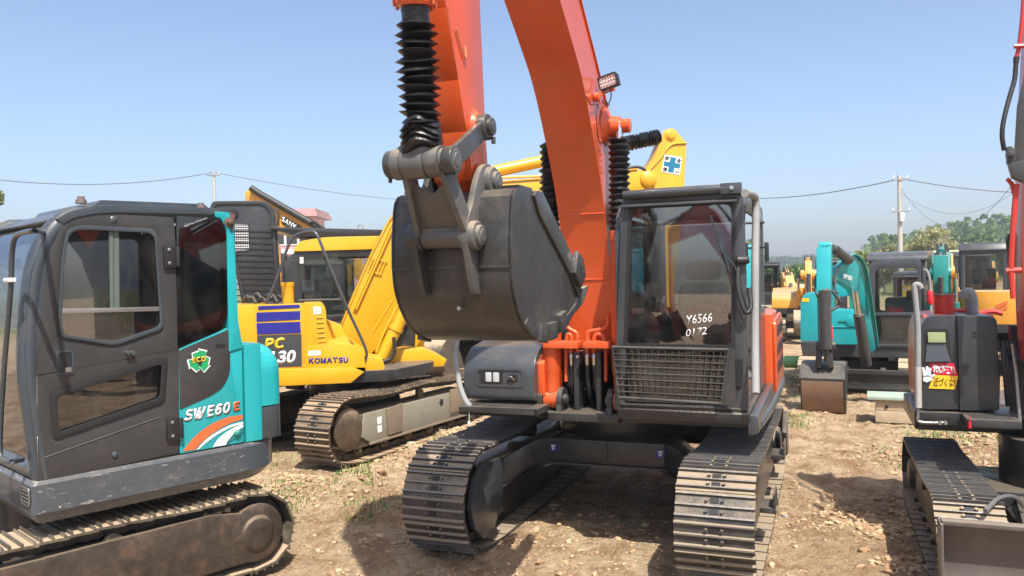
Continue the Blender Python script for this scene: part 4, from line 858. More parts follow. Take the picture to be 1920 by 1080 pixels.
    for x_ in (bx0 + .013, bx1 - .013):
        m = MB(); m.tube([Vector((x_, p_[0] - .004, p_[1] + .004)) for p_ in lo], .006, 6); m.obj('weld_seam', M_ORANGE, boom)
    # boom cylinders
    for x, s in ((.352, 1), (-.21, -1)):
        b0, tp = Vector((x, 1.02, 1.13)), Vector((x, .945, 3.25)); d = (tp - b0).normalized()
        def q(z): return b0 + d * ((z - b0.z) / d.z)
        m = MB(); m.tube([q(1.14), q(1.22), q(1.34), q(1.36), q(2.42)], [.05, .062, .066, .076, .076], 20); m.lathe((x - .055, *b0.yz), (x + .055, *b0.yz), [(0, .05), (0, .075), (.11, .075), (.11, .05)], 20); m.tube([q(2.36), q(2.44)], .085, 20); cy = m.obj('boom_cylinder', M_ORANGE, t)
        bellows(q(3.16), q(2.44), .087, 15, 'dust_boot', cy); m = MB(); m.tube([q(3.10), q(3.26)], .035, 16); m.obj('piston_rod', M_CHROME, cy)
        m = MB(); m.lathe((x - .10, *b0.yz), (x - .06, *b0.yz), [(0, .05), (0, .095), (.04, .095), (.04, .05)], 24); m.lathe((x + .06, *b0.yz), (x + .10, *b0.yz), [(0, .05), (0, .095), (.04, .095), (.04, .05)], 24); m.prism([(.9, 1.0), (1.13, 1.0), (1.10, 1.15), (.94, 1.15)], x - .10, x - .06, 'x'); m.prism([(.9, 1.0), (1.13, 1.0), (1.10, 1.15), (.94, 1.15)], x + .06, x + .10, 'x'); pin(m, (x - .13, *b0.yz), (x + .13, *b0.yz), .04); m.objs('pin_bracket', M_GUN, t)
    # hydraulic lines: hard pipes clamp and rubber hoses
    pipes = MB(); ycl = 1.13
    for pts in ([(1062, 580), (1060, 606), (1068, 617), (1081, 625), (1083, 640), (1083, 662)], [(1062, 662), (1062, 640), (1065, 627), (1071, 630), (1071, 645), (1071, 662)],
                [(1140, 590), (1138, 612), (1120, 619), (1103, 623), (1101, 640), (1101, 662)], [(1135, 645), (1130, 630), (1120, 626), (1114, 634), (1114, 662)]):
        pipes.tube(bez([F(u, v, .98) for u, v in pts], 4), .017, 10)
    for u in (1061, 1136): pipes.tube([F(u, 642, 1.0), F(u, 715, 1.0)], .014, 8)
    pipes.obj('hydraulic_pipe', M_ORANGE, boom)
    m = MB()
    for u0, u1 in ((1024, 1088), (1098, 1148)):
        a, b = F(u0, 643, 1.04), F(u1, 643, 1.04); m.box(min(a.x, b.x), max(a.x, b.x), .93, 1.12, a.z - .035, a.z + .015)
    m.objs('pipe_clamp', M_ORANGE, boom, bevel=.006)
    for u, du in ((1071, 3), (1083, 0), (1101, 4), (1114, 6)):
        p = F(u, 662, .98); m = MB(); m.lathe(p, p - Vector((0, 0, .10)), [(0, .015), (.02, .022), (.035, .022), (.04, .019), (.10, .019)], 12); hz = m.obj('hose_fitting', M_CHROME, boom)
        m = MB(); m.tube(bez([p - Vector((0, 0, .09)), F(u + du * .3, 700, .98), F(u + du, 735, .93), F(u + du * 3, 757, .72), F(u + du * 4, 762, .4)], 5), .019, 10); m.obj('rubber_hose', M_HOSE, boom)
    m = MB()
    for k in range(9): a = F(1088 + k * 5, 735 + 8 * math.sin(k * 2.1), .75); b = F(1096 + ((k * 37) % 40), 758, .5); c = F(1090 + ((k * 23) % 50), 700 + (k * 13) % 30, .45); m.tube(bez([c, a, b], 5), .013, 8)
    m.obj('hose_bundle', M_HOSE, t)
    m = MB()
    for u, v in ((1108, 718), (1118, 726), (1098, 728)): p = F(u, v, .8); m.lathe(p, p + Vector((0, .05, .0)), [(0, .012), (.01, .016), (.04, .016), (.05, .01)], 8)
    m.objs('bulkhead_fitting', M_CHROME, t)
    # work lamp on the boom
    pl = fr.hit(1141, 153, 0, -.20); m = MB(); q = rrect(-.075, -.05, .075, .05, .012, 3); T0 = Matrix.Translation(pl) @ Matrix.Rotation(R_(-8), 4, 'Z') @ Matrix.Rotation(R_(12), 4, 'Y')
    m.T = T0; m.ring([Vector((a, 0, b)) for a, b in q], [Vector((a * .88, 0, b * .84)) for a, b in q], (0, .025, 0)); m.plate([Vector((a * .98, -.03, b * .98)) for a, b in q], (0, .03, 0))
    for k in range(7): m.box(-.07 + k * .022, -.062 + k * .022, -.05, -.03, -.045, .045)
    lamp = m.obj('work_lamp', M_BLK, t); m = MB(); m.T = T0; m.plate([Vector((a * .87, .006, b * .83)) for a, b in q], (0, .01, 0)); m.obj('lens', M_LENS, lamp)
    m = MB(); m.T = T0
    for a in range(6):
        for b in range(3): m.lathe((-.052 + a * .021, .016, -.026 + b * .026), (-.052 + a * .021, .019, -.026 + b * .026), [(0, .0085), (.001, .0085), (.003, .004)], 8)
    m.obj('diode', M_CHROME, lamp)
    m = MB(); b0 = fr.hit(1118, 182, 0, -.12); b1 = fr.hit(1148, 168, 0, -.20); m.tube([b0, b1], .009, 8); m.box(b1.x - .02, b1.x + .02, b1.y - .02, b1.y + .02, b1.z - .01, b1.z + .03); m.lathe(b0 + Vector((-.03, 0, 0)), b0 + Vector((.02, 0, 0)), [(0, .02), (.01, .035), (.04, .035), (.05, .02)], 12); m.obj('lamp_bracket', M_ORANGE, boom)
    m = MB(); m.tube(bez([fr.hit(1146, 168, 0, -.2), fr.hit(1145, 185, 0, -.21), fr.hit(1139, 196, 0, -.20), fr.hit(1130, 192, 0, -.15), fr.hit(1134, 187, 0, -.13), fr.hit(1142, 198, 0, -.12)], 5), .005, 6); m.tube(bez([fr.hit(1100, 180, 0, -.115), fr.hit(1108, 196, 0, -.12), fr.hit(1120, 196, 0, -.12), fr.hit(1118, 215, 0, -.12), fr.hit(1122, 262, 0, -.12), fr.hit(1130, 268, 0, -.12)], 4), .004, 6); m.obj('lamp_cable', M_HOSE, lamp)
    # ---------------- arm
    ax0, ax1 = -.02, .20
    ap = [(3.86, 4.9), (3.70, 4.1), (3.60, 3.62), (3.54, 3.40), (3.42, 3.08), (3.34, 2.84), (3.27, 2.60), (3.22, 2.52), (3.12, 2.50), (3.07, 2.58), (3.10, 2.95), (3.13, 3.5), (3.14, 4.1), (3.16, 4.6), (3.2, 5.15), (3.4, 5.45), (3.7, 5.4)]
    m = MB(); m.prism(ap, ax0 + .006, ax1 - .006, 'x')
    for i in range(6):
        a, b = ap[i], ap[i + 1]; d = Vector((b[0] - a[0], b[1] - a[1])).normalized(); n_ = Vector((-d.y, d.x)) * .012
        m.prism([a, b, (b[0] + n_.x, b[1] + n_.y), (a[0] + n_.x, a[1] + n_.y)], ax0, ax1, 'x')
    m.lathe((ax0 + .01, 3.16, 2.59), (ax0 - .03, 3.16, 2.59), [(0, .11), (.02, .10), (.04, .08)], 24); m.lathe((ax0 + .01, 3.22, 2.88), (ax0 - .02, 3.22, 2.88), [(0, .10), (.01, .08), (.03, .07)], 24)
    arm = m.obj('arm', M_ORANGE, t, bevel=.004)
    m = MB(); m.tube(bez([(-.024, 3.45, 3.32), (-.026, 3.36, 3.20), (-.024, 3.35, 3.26)], 4), .006, 6); m.obj('weld_scar', plain('weld', (.62, .2, .1), .6), arm)
    # bucket cylinder
    rp = Vector((.09, 3.615, 2.655)); tp = fr.hit(778, 8, 1, 3.73); d = (tp - rp).normalized()
    m = MB(); m.tube([tp - d * .01, tp + d * .03, tp + d * .035, tp + d * .085, tp + d * .09, tp + d * 1.4], [.085, .098, .104, .104, .082, .082], 26)
    for k in range(12): a = k * math.pi / 6; u_ = Vector((math.cos(a), math.sin(a), 0)) * .093; m.cyl(tp + d * .035 + u_, tp - d * .012 + u_, .009, n=6)
    bc = m.obj('bucket_cylinder', M_ORANGE, t)
    bellows(tp - d * .075, rp + d * .17, .099, 12, 'dust_boot', bc, irr=.10, fold=.36)
    m = MB(); m.tube([tp + d * .0, tp - d * .08], [.064, .064], 24); m.tube([tp - d * .022, tp - d * .034], .067, 20); m.obj('boot_collar', M_RUB, bc)
    wr = [rp + d * (.19 - .13 * k / 9) for k in range(10)]; m = MB(); m.tube(wr, [.092, .100, .088, .103, .09, .104, .093, .104, .098, .082], 26); q0 = m.obj('crumpled_boot_end', M_RUB, bc)
    for v in q0.data.vertices: n_ = noise.noise_vector(v.co * 14); v.co += n_ * .016 + Vector((0, 0, .03 * math.sin(v.co.x * 25)))
    # linkage
    def plate2(pts, x0, x1, b=.008): m = MB(); m.prism(rpoly(pts, .02, 3), x0, x1, 'x'); return m
    lk = MB(); pin(lk, (.275, 3.615, 2.655), (-.095, 3.615, 2.655), .058); lk.lathe((.235, 3.615, 2.655), (.185, 3.615, 2.655), [(0, .06), (0, .076), (.05, .076), (.05, .06)], 26); lk.lathe((.18, 3.615, 2.655), (.06, 3.615, 2.655), [(0, .05), (0, .078), (.12, .078), (.12, .05)], 26); lk.lathe((.055, 3.615, 2.655), (-.015, 3.615, 2.655), [(0, .05), (0, .074), (.07, .074), (.07, .05)], 26)
    lk.tube([rp + d * .02, rp + d * .12], [.07, .052], 20); lo_ = lk.obj('rod_end', M_WORN, t, bevel=.003)
    for x in (-.06, .25):
        m = MB(); A2, B2 = Vector((3.615, 2.655)), Vector((3.215, 2.875)); dd = (B2 - A2).normalized(); nn = Vector((-dd.y, dd.x)) * .042
        m.prism([A2 + nn * 1.2, B2 + nn * 1.05, B2 - nn * 1.05, A2 - nn * 1.2], x - .016, x + .016, 'x')
        for c in (A2, B2): m.lathe((x + .028, *c), (x - .028, *c), [(0, .03), (0, .062), (.006, .068), (.05, .068), (.056, .062), (.056, .03)], 24)
        s = -1 if x < 0 else 1
        pin(m, (x, *B2), (x + s * .055, *B2), .045); m.cyl((x + s * .04, B2.x - .02, B2.y - .05), (x + s * .04, B2.x - .02, B2.y - .085), .012, n=8); m.cyl((x + s * .02, A2.x, A2.y - .05), (x + s * .02, A2.x, A2.y - .085), .010, n=8)
        m.obj('guide_link', M_GUN if x < 0 else M_GUN, t, bevel=.004)
    A2, B2 = Vector((3.60, 2.63)), Vector((3.40, 2.31)); m = MB(); dd = (B2 - A2).normalized(); nn = Vector((-dd.y, dd.x)) * .045
    for xa, xb in ((-.015, -.05), (.18, .215)):
        a = [Vector((xa + o_, *(A2 + nn * k))) for o_, k in ((-.014, 1.2), (.014, 1.2), (.014, -1.2), (-.014, -1.2))]; b = [Vector((xb + o_, *(B2 + nn * k))) for o_, k in ((-.016, 1.1), (.016, 1.1), (.016, -1.1), (-.016, -1.1))]; m.slab(a, b)
    pa = A2.lerp(B2, .30); N2 = nn.normalized() * .012; w0 = [Vector((x, *(A2.lerp(B2, f)))) for x, f in ((-.02, .16), (.03, .26), (.08, .36), (.10, .36), (.15, .26), (.19, .16), (.21, .95), (-.045, .95))]
    m.slab([p + Vector((0, N2.x, N2.y)) for p in w0], [p - Vector((0, N2.x, N2.y)) for p in w0]); m.lathe((.235, *B2), (-.07, *B2), [(0, .04), (0, .058), (.305, .058), (.305, .04)], 24)
    m.objs('bucket_link', M_WORN, t, bevel=.004)
    # ---------------- bucket
    X0, X1 = -.245, .435
    sh = [(2.96, 2.545), (3.08, 2.575), (3.20, 2.555), (3.285, 2.49), (3.325, 2.38), (3.340, 2.22), (3.332, 2.10), (3.30, 2.00), (3.245, 1.92), (3.16, 1.845), (3.05, 1.79), (2.90, 1.755), (2.72, 1.755), (2.52, 1.80), (2.34, 1.87), (2.22, 1.925)]
    inn = []
    for i, p in enumerate(sh):
        a = Vector(sh[max(i - 1, 0)]); b = Vector(sh[min(i + 1, len(sh) - 1)]); d_ = (b - a).normalized(); inn.append((p[0] + d_.y * .018, p[1] - d_.x * .018) if True else p)
    # inner side lies towards the mouth
    inn = [(p[0] * 2 - q[0], p[1] * 2 - q[1]) if (Vector(q) - Vector((2.8, 2.15))).length > (Vector(p) - Vector((2.8, 2.15))).length else q for p, q in zip(sh, inn)]
    m = MB(); n_ = len(sh)
    V2 = lambda l: [Vector((p[0], p[1], 0)) for p in l]
    sh_f = V2([(2.965, 2.55), (3.10, 2.565), (3.215, 2.555), (3.262, 2.540), (3.295, 2.508), (3.312, 2.46), (3.335, 2.30), (3.340, 2.165)]) + bez([(*p, 0) for p in [(3.338, 2.16), (3.325, 2.06), (3.275, 1.955), (3.19, 1.86), (3.07, 1.79), (2.90, 1.75), (2.70, 1.755)]], 4) + V2([(2.52, 1.80), (2.34, 1.87), (2.22, 1.925)])
    inn_f = []
    for i, p in enumerate(sh_f):
        a = sh_f[max(i - 1, 0)]; b = sh_f[min(i + 1, len(sh_f) - 1)]; d_ = (b - a).normalized(); inn_f.append(p + Vector((d_.y, -d_.x, 0)) * .022)
    k_ = len(sh_f)
    vs = [(x, p.x, p.y) for x in (X0 + .008, X1 - .008) for p in sh_f] + [(x, p.x, p.y) for x in (X0 + .008, X1 - .008) for p in inn_f]; fs = []
    for i in range(k_ - 1): fs += [(i, i + 1, k_ + i + 1, k_ + i), (2 * k_ + i, 3 * k_ + i, 3 * k_ + i + 1, 2 * k_ + i + 1)]
    fs += [(0, k_, 3 * k_, 2 * k_), (k_ - 1, 2 * k_ - 1, 4 * k_ - 1, 3 * k_ - 1)]; m.add(vs, fs)
    side = [(p.x, p.y) for p in sh_f] + [(2.24, 2.01), (2.34, 2.17)]
    m.prism(side, X0, X0 + .02, 'x'); m.prism(side, X1 - .02, X1, 'x')
    m.box(X0 + .02, X1 - .02, 2.95, 3.05, 2.50, 2.555); m.box(X0 + .01, X1 - .01, 3.336, 3.346, 2.150, 2.165); m.box(X0 + .01, X1 - .01, 3.0, 3.2, 2.560, 2.572)
    bk = m.obj('bucket', M_GUN, t, ang=25)
    m = MB()
    for x0, x1 in ((X0 - .016, X0 + .003), (X1 - .003, X1 + .016)):
        m.prism([(2.985, 2.56), (2.90, 2.56), (2.30, 2.17), (2.20, 2.0), (2.25, 1.96), (2.40, 2.10), (2.96, 2.44), (3.03, 2.53)], x0, x1, 'x')
        bt = [(p.x, p.y) for p in sh_f[20:]]; cn = Vector((2.75, 2.15)); inn2 = [tuple(Vector(p) + (cn - Vector(p)).normalized() * .055) for p in bt]; m.prism(bt + inn2[::-1], x0 + (.008 if x0 < 0 else -.003), x1 + (.003 if x0 < 0 else -.008), 'x')
        for (y, z, a) in ((2.62, 1.845, -12), (2.80, 1.80, -4), (2.96, 1.80, 12)):
            c, s_ = math.cos(R_(a)), math.sin(R_(a)); e = (-.016, 0) if x0 < 0 else (0, .016)
            m.prism([(y + c * i_ - s_ * j_, z + s_ * i_ + c * j_) for i_, j_ in ((-.06, -.05), (.055, -.05), (.055, .045), (-.06, .045))], x0 + e[0], x1 + e[1], 'x')
    m.objs('wear_plate', M_GUN, bk, bevel=.004)
    m = MB(); m.prism([(2.36, 2.25), (2.24, 2.20), (2.20, 2.10), (2.30, 2.03), (2.42, 2.12)], X0 - .045, X0 - .014, 'x'); m.box(X0 - .052, X0 - .046, 2.26, 2.29, 2.10, 2.13); m.box(X0 - .052, X0 - .046, 2.30, 2.33, 2.15, 2.18); m.prism([(2.36, 2.25), (2.24, 2.20), (2.20, 2.10), (2.30, 2.03), (2.42, 2.12)], X1 + .014, X1 + .045, 'x'); m.objs('side_cutter', M_GUN, bk, bevel=.005)
    for k in range(5):
        x = X0 + .03 + k * (X1 - X0 - .06) / 4; m = MB(); m.slab(V3([(x - .04, 2.30, 1.88), (x + .04, 2.30, 1.88), (x + .04, 2.30, 1.965), (x - .04, 2.30, 1.965)]), V3([(x - .035, 2.14, 1.93), (x + .035, 2.14, 1.93), (x + .035, 2.14, 2.01), (x - .035, 2.14, 2.01)]))
        ad = m.obj('tooth_adapter', M_GUN, bk, bevel=.006); m = MB(); m.slab(V3([(x - .042, 2.17, 1.915), (x + .042, 2.17, 1.915), (x + .042, 2.17, 2.02), (x - .042, 2.17, 2.02)]), V3([(x - .03, 2.00, 2.02), (x + .03, 2.00, 2.02), (x + .03, 2.005, 2.035), (x - .03, 2.005, 2.035)])); m.obj('tooth', M_WORN, bk, bevel=.005)
    for x, s in ((-.045, -1), (.235, 1)):
        m = MB(); ear = rpoly([(3.02, 2.55), (3.08, 2.66), (3.17, 2.70), (3.26, 2.67), (3.335, 2.57), (3.385, 2.46), (3.45, 2.39), (3.475, 2.31), (3.445, 2.22), (3.415, 2.12), (3.375, 2.02), (3.29, 2.02), (3.20, 2.3)], [.02, .05, .06, .05, .05, .05, .05, .05, .05, .05, .03, .02, .02], 4); m.prism(ear, x - .016, x + .016, 'x')
        for c, r in (((3.165, 2.60), .078), ((3.395, 2.31), .074)): m.lathe((x + .034 * -s, *c), (x + .05 * s, *c), [(0, .03), (0, r), (.078, r), (.084, r * .9), (.084, .03)], 26); pin(m, (x, *c), (x + s * .075, *c), .052)
        m.obj('hinge_ear', M_GUN if s > 0 else M_WORN, bk, bevel=.004)
    m = MB(); q = Vector((.21, 0, 0)); hh = fr.hit(862, 578, 1, 3.31); m.lathe((hh.x, 3.25, hh.z), (hh.x, 3.325, hh.z), [(0, .004), (.06, .008), (.062, .012), (.075, .010)], 12); m.obj('paint_chip', M_STEEL, bk)
    return t
def teal_left_excavator(fr):
    t = thing('mini_excavator', 'teal and charcoal mini excavator with a scraped bumper filling the left edge', 'excavator', fr)
    S = lambda pts, x=-.93: [fr.hit(u, v, 0, x) for u, v in pts]
    def sp(pts, r, x=-.93, seg=5): return yz(rpoly([(p.y, p.z) for p in S(pts, x)], r, seg), x)
    track(t, -.94, -.54, -1.26, 1.26, .60, M_TRKD, 34, .29, .28, .012, .03, out=-1, frame_mat=M_TRKM, plate=True)
    track(t, .54, .94, -1.26, 1.26, .60, M_TRKD, 34, .29, .28, .012, .03, out=1, frame_mat=M_TRKD)
    m = MB(); m.box(-.54, .54, -.35, .35, .2, .5); m.cyl((0, 0, .5), (0, 0, .70), .4, n=32); m.obj('undercarriage_frame', M_DARK, t, bevel=.01)
    # house deck / bumper with rounded tail
    tail = lambda x, y1, yb, r: rpoly([(-x, y1), (-x, yb), (x, yb), (x, y1)], [.03, r, r, .03], 8)
    m = MB(); lo = tail(.90, .42, -1.20, .42); hi = tail(.945, .47, -1.25, .40)
    m.slab(xy(lo, .69), xy(hi, .76)); m.slab(xy(hi, .76), xy(hi, .93)); m.slab(xy(hi, .93), xy(tail(.93, .45, -1.235, .40), .955)); bp = m.obj('bumper', M_BUMP, t, bevel=.006)
    m = MB(); m.ring(xz(rrect(-.93, .81, -.78, .92, .02, 3), .475), xz(rrect(-.92, .82, -.79, .91, .015, 3), .475), (0, .006, 0))
    for k in range(4): m.box(-.92, -.79, .474, .486, .832 + k * .022, .838 + k * .022)
    m.obj('bumper_grille', M_STEEL, bp); m = MB(); m.plate(xz(rrect(-.925, .815, -.785, .915, .015, 3), .4755), (0, .002, 0)); m.obj('grille_opening', M_BLK, bp)
    # ---- cab shell
    XI, XO = .42, -.925
    prof = [(.44, .96), (.475, 1.30), (.50, 1.62), (.48, 1.98), (.435, 2.26), (.34, 2.45), (.19, 2.56), (-.05, 2.612), (-.83, 2.628)]
    m = MB(); P = bez([(p[0], p[1], 0) for p in prof], 4)
    for x in (XO + .055, XI - .055): m.tube([(x, p.x - .055, p.y - .0) for p in P[:24]] + [(x, p.x, p.y - .05) for p in P[27:]], [.062] * 24 + [.055] * len(P[27:]), 14)
    for y, z in ((.43, 1.0),): m.tube([(XO + .05, y - .03, z), (XI - .05, y - .03, z)], .06, 10)
    de = [fr.hit(u, v, 0, -.93) for u, v in ((70, 900), (70, 705), (78, 600), (94, 480), (122, 410), (152, 399))]; pf = [Vector((0, p.x - .02, p.y)) for p in P[:28:3]]; pg = [(q.y - .01, q.z) for q in de] + [(q.y, q.z) for q in pf[::-1]]; m.prism(pg, -.925, -.875, 'x')
    m.box(XO + .02, XI - .02, -.86, -.80, .96, 1.7); cab = m.obj('cab_pillar', M_GREYW, t)
    cab.name = 'cab'
    rf = [(.29, 2.515), (.22, 2.562), (.08, 2.605), (-.1, 2.62), (-.84, 2.632), (-.84, 2.585), (-.1, 2.57), (.07, 2.555), (.19, 2.525), (.25, 2.485)]
    m = MB(); m.prism(rf, XO - .012, XI + .012, 'x'); m.prism(rpoly([(-.75, 2.62), (.05, 2.60), (.0, 2.655), (-.70, 2.665)], .02, 3), XO + .10, XI - .10, 'x'); m.obj('roof', M_GREYW, t, bevel=.022, seg=3)
    for u, v in ((152, 377), (377, 391)):
        p = fr.hit(u, v, 0, -.87); m = MB(); m.lathe((p.x, p.y, 2.62), (p.x, p.y, 2.665), [(0, .034), (.025, .030), (.03, .022), (.045, .020)], 14); m.obj('roof_stud', plain('stud', (.12, .09, .08), .6), t)
    # front glass
    m = MB(); G = [p for p in P[:22]]; vs = []; k = len(G)
    for p in G: vs += [(XO + .11, p.x - .03, p.y), (XI - .11, p.x - .03, p.y)]
    m.add(vs, [(2 * i, 2 * i + 1, 2 * i + 3, 2 * i + 2) for i in range(k - 1)]); m.obj('windshield', glass('front_glass', (.78, .82, .83), .55, .04), cab)
    # inboard side
    oo = [(.40, .96), (.43, 1.62), (.36, 2.2), (.2, 2.5), (-.83, 2.58), (-.83, .96)]; ii = [(.32, 1.3), (.34, 1.62), (.28, 2.18), (.14, 2.42), (-.74, 2.48), (-.74, 1.3)]
    m = MB(); m.ring(yz(rpoly(oo, .05), XI - .03), yz(rpoly(ii, .06), XI - .03), (.03, 0, 0)); m.ring(xz(rrect(XO + .05, 1.7, XI - .03, 2.56, .05), -.86), xz(rrect(XO + .12, 1.78, XI - .1, 2.48, .06), -.86), (0, .04, 0)); m.obj('inner_cab_side', M_DOOR, cab)
    m = MB(); m.plate(yz(rpoly(ii, .05), XI - .02), (.004, 0, 0)); m.obj('inner_side_window', M_G1, cab); m = MB(); m.plate(xz(rrect(XO + .12, 1.78, XI - .1, 2.48, .05), -.845), (0, .004, 0)); m.obj('rear_window', M_G1, cab)
    # door: upper and lower halves share the line (68,705)-(334,655)
    m = MB(); d = (.035, 0, 0)
    up_o = sp([(68, 705), (76, 600), (92, 480), (120, 408), (150, 397), (327, 408), (334, 655), (201, 680)], [.0, .05, .05, .08, .08, .03, 0, 0]); up_i = sp([(117, 630), (111, 600), (118, 480), (127, 434), (148, 426), (290, 433), (303, 614), (214, 645)], [.02, .05, .05, .04, .05, .06, .04, .05])
    m.ring(up_o, up_i, d)
    lo_o = sp([(68, 705), (334, 655), (336, 849), (70, 906)], [0, 0, .01, .02]); lo_i = sp([(96, 737), (312, 671), (306, 752), (101, 822)], [.035, .04, .035, .035]); m.ring(lo_o, lo_i, d)
    door = m.obj('door', M_DOOR, t, bevel=.005)
    m = MB(); a_ = sp([(114, 632), (108, 600), (115, 480), (124, 431), (148, 422), (292, 429), (306, 616), (214, 648)], [.02, .05, .05, .04, .05, .06, .04, .05], -.932); b_ = sp([(119, 627), (114, 600), (121, 480), (130, 438), (148, 430), (289, 437), (300, 611), (214, 641)], [.02, .05, .05, .04, .05, .06, .04, .05], -.932)
    m.ring(a_, b_, (-.012, 0, 0)); m.obj('window_surround', M_GREYW, door, bevel=.003)
    m = MB(); m.ring(sp([(94, 736), (314, 668), (308, 754), (99, 825)], .035, -.934), sp([(107, 744), (303, 682), (299, 745), (109, 810)], .03, -.934), (-.008, 0, 0)); m.obj('window_seal', M_BLK, door, bevel=.002)
    m = MB(); m.plate(sp([(117, 630), (111, 600), (118, 480), (127, 434), (148, 426), (290, 433), (303, 614), (214, 645)], [.02, .05, .05, .04, .05, .06, .04, .05], -.918), (.005, 0, 0)); m.obj('door_window', M_G3, door)
    m = MB(); m.plate(sp([(98, 738), (310, 674), (305, 750), (103, 818)], .03, -.918), (.005, 0, 0)); m.obj('lower_door_window', M_G3, door)
    m = MB(); m.plate(sp([(112, 579), (304, 575), (304, 583), (112, 588)], 0, -.93), (.012, 0, 0)); m.obj('window_rail', M_STEEL, door, bevel=.002)
    m = MB(); m.plate(sp([(205, 432), (212, 432), (213, 577), (207, 577)], 0, -.925), (.012, 0, 0)); m.plate(sp([(213, 432), (223, 432), (224, 576), (214, 577)], 0, -.92), (.012, 0, 0)); m.obj('sliding_sash', plain('sash_green', (.10, .13, .11), .4), door)
    p = fr.hit(122, 680, 0, -.93); m = MB(); m.ring(yz(rrect(p.y - .05, p.z - .075, p.y + .05, p.z + .075, .02, 3), -.932), yz(rrect(p.y - .038, p.z - .062, p.y + .038, p.z + .062, .015, 3), -.932), (-.006, 0, 0)); h = m.obj('door_handle', M_GREYW, door, bevel=.002)
    m = MB(); m.plate(yz(rrect(p.y - .04, p.z - .064, p.y + .04, p.z + .064, .015, 3), -.9325), (-.002, 0, 0)); m.obj('handle_recess', M_BLK, h); m = MB(); m.box(-.945, -.933, p.y - .032, p.y + .005, p.z - .06, p.z - .03); m.obj('handle_lever', M_STEEL, h, bevel=.004)
    for u, v, z2 in ((325, 804, .075), (319, 481, .075)):
        p = fr.hit(u, v, 0, -.94); m = MB(); m.box(-.955, -.932, p.y - .035, p.y + .045, p.z - z2, p.z + z2); m.cyl((-.955, p.y - .045, p.z - z2 * .9), (-.955, p.y - .045, p.z + z2 * .9), .016, n=10); hg = m.obj('door_hinge', M_BLK, door, bevel=.006)
        m = MB()
        for dz in (-.045, .045): m.lathe((-.955, p.y + .012, p.z + dz), (-.964, p.y + .012, p.z + dz), [(0, .012), (.006, .012), (.009, .006)], 6)
        m.objs('hinge_bolt', M_STEEL, hg)
    m = MB()
    for u in (238, 247): p = fr.hit(u, 664, 0, -.94); m.lathe((-.93, p.y, p.z + .01), (-.965, p.y, p.z + .01), [(0, .012), (.02, .008), (.022, .014), (.035, .014)], 10)
    p = fr.hit(213, 412, 0, -.93); m.lathe((-.93, p.y, p.z), (-.938, p.y, p.z), [(0, .024), (.004, .02), (.008, .008)], 12); p = fr.hit(215, 853, 0, -.93); m.lathe((-.93, p.y, p.z), (-.945, p.y, p.z), [(0, .02), (.01, .016), (.015, .006)], 12); m.objs('door_stud', M_GREYW, door)
    m = MB(); a, b = S([(84, 858), (300, 782)]); m.tube([a, b], .004, 6); m.obj('pressed_crease', M_DOOR, door)
    # rear quarter window
    m = MB(); q = [(331, 405), (414, 410), (424, 432), (427, 590), (416, 618), (333, 652)]
    m.ring(sp(q, [.01, .05, .04, .05, .05, .01]), sp([(345, 417), (408, 421), (414, 436), (417, 588), (408, 605), (345, 632)], [.01, .03, .04, .05, .05, .03]), (.02, 0, 0)); rq = m.obj('quarter_window_frame', M_BLK, t, bevel=.003)
    m = MB(); m.plate(sp(q, [.01, .05, .04, .05, .05, .01], -.932), (.004, 0, 0)); m.obj('quarter_window', M_G2, rq)
    # teal rear pillar and panels
    m = MB(); m.plate(sp([(402, 396), (432, 398), (439, 412), (441, 470), (447, 600), (456, 652), (430, 660), (429, 590), (426, 432), (415, 409), (404, 407)], [.01, .03, .04, .04, .02, .01, .01, .03, .03, .04, .01], -.94), (.09, 0, 0)); pl = m.obj('rear_pillar', M_TEALW, t, bevel=.012)
    p = fr.hit(430, 417, 0, -.945); m = MB(); m.lathe((-.94, p.y, p.z), (-.975, p.y, p.z), [(0, .036), (.006, .036), (.010, .022), (.03, .020), (.035, .012)], 14); m.obj('roof_bolt', plain('rusty_bolt', (.10, .06, .045), .6), pl)
    m = MB(); m.plate(sp([(440, 404), (430, 397), (434, 440), (437, 425)], 0, -.9405), (-.002, 0, 0)); m.obj('rust_patch', plain('rust', (.14, .07, .05), .8), pl)
    panel = [(335, 655), (427, 615), (430, 655), (454, 652), (457, 829), (338, 851)]
    m = MB(); m.plate(sp(panel, .008), (.04, 0, 0)); pn = m.obj('side_panel', M_TEAL, t, bevel=.005)
    m = MB(); m.plate(sp([(335, 657), (427, 618), (431, 655), (431, 700), (418, 727), (396, 742), (337, 768)], [.0, .0, .01, .05, .06, .05, 0], -.9305), (-.004, 0, 0)); gp = m.obj('grey_corner_panel', M_DOOR, pn, bevel=.002)
    m = MB(); p = fr.hit(413, 648, 0, -.936); m.prism(rrect(p.y - .035, p.z - .014, p.y + .035, p.z + .014, .013, 4), -.938, -.9345, 'x'); m.obj('panel_slot', M_BLK, gp)
    x_ = -.9325
    def st(name, top, bot, mat, k=0):
        a = bez([fr.hit(u, v, 0, x_ - k) for u, v in top], 5); b = bez([fr.hit(u, v, 0, x_ - k) for u, v in bot], 5); mb = MB(); n = len(a); mb.add([*a, *b], [(i, i + 1, n + i + 1, n + i) for i in range(n - 1)]); mb.T = None
        mb.add([p + Vector((-.001, 0, 0)) for p in (*a, *b)], [(i, i + 1, n + i + 1, n + i) for i in range(n - 1)]); return mb.obj(name, mat, pn)
    st('orange_stripe', [(343, 846), (362, 822), (390, 799), (425, 783), (455, 778)], [(366, 843), (378, 829), (402, 810), (430, 794), (455, 786)], M_ODEC)
    st('white_stripe', [(369, 843), (385, 825), (410, 808), (435, 796), (456, 791)], [(373, 842), (389, 828), (412, 812), (436, 800), (456, 795)], M_WHITE)
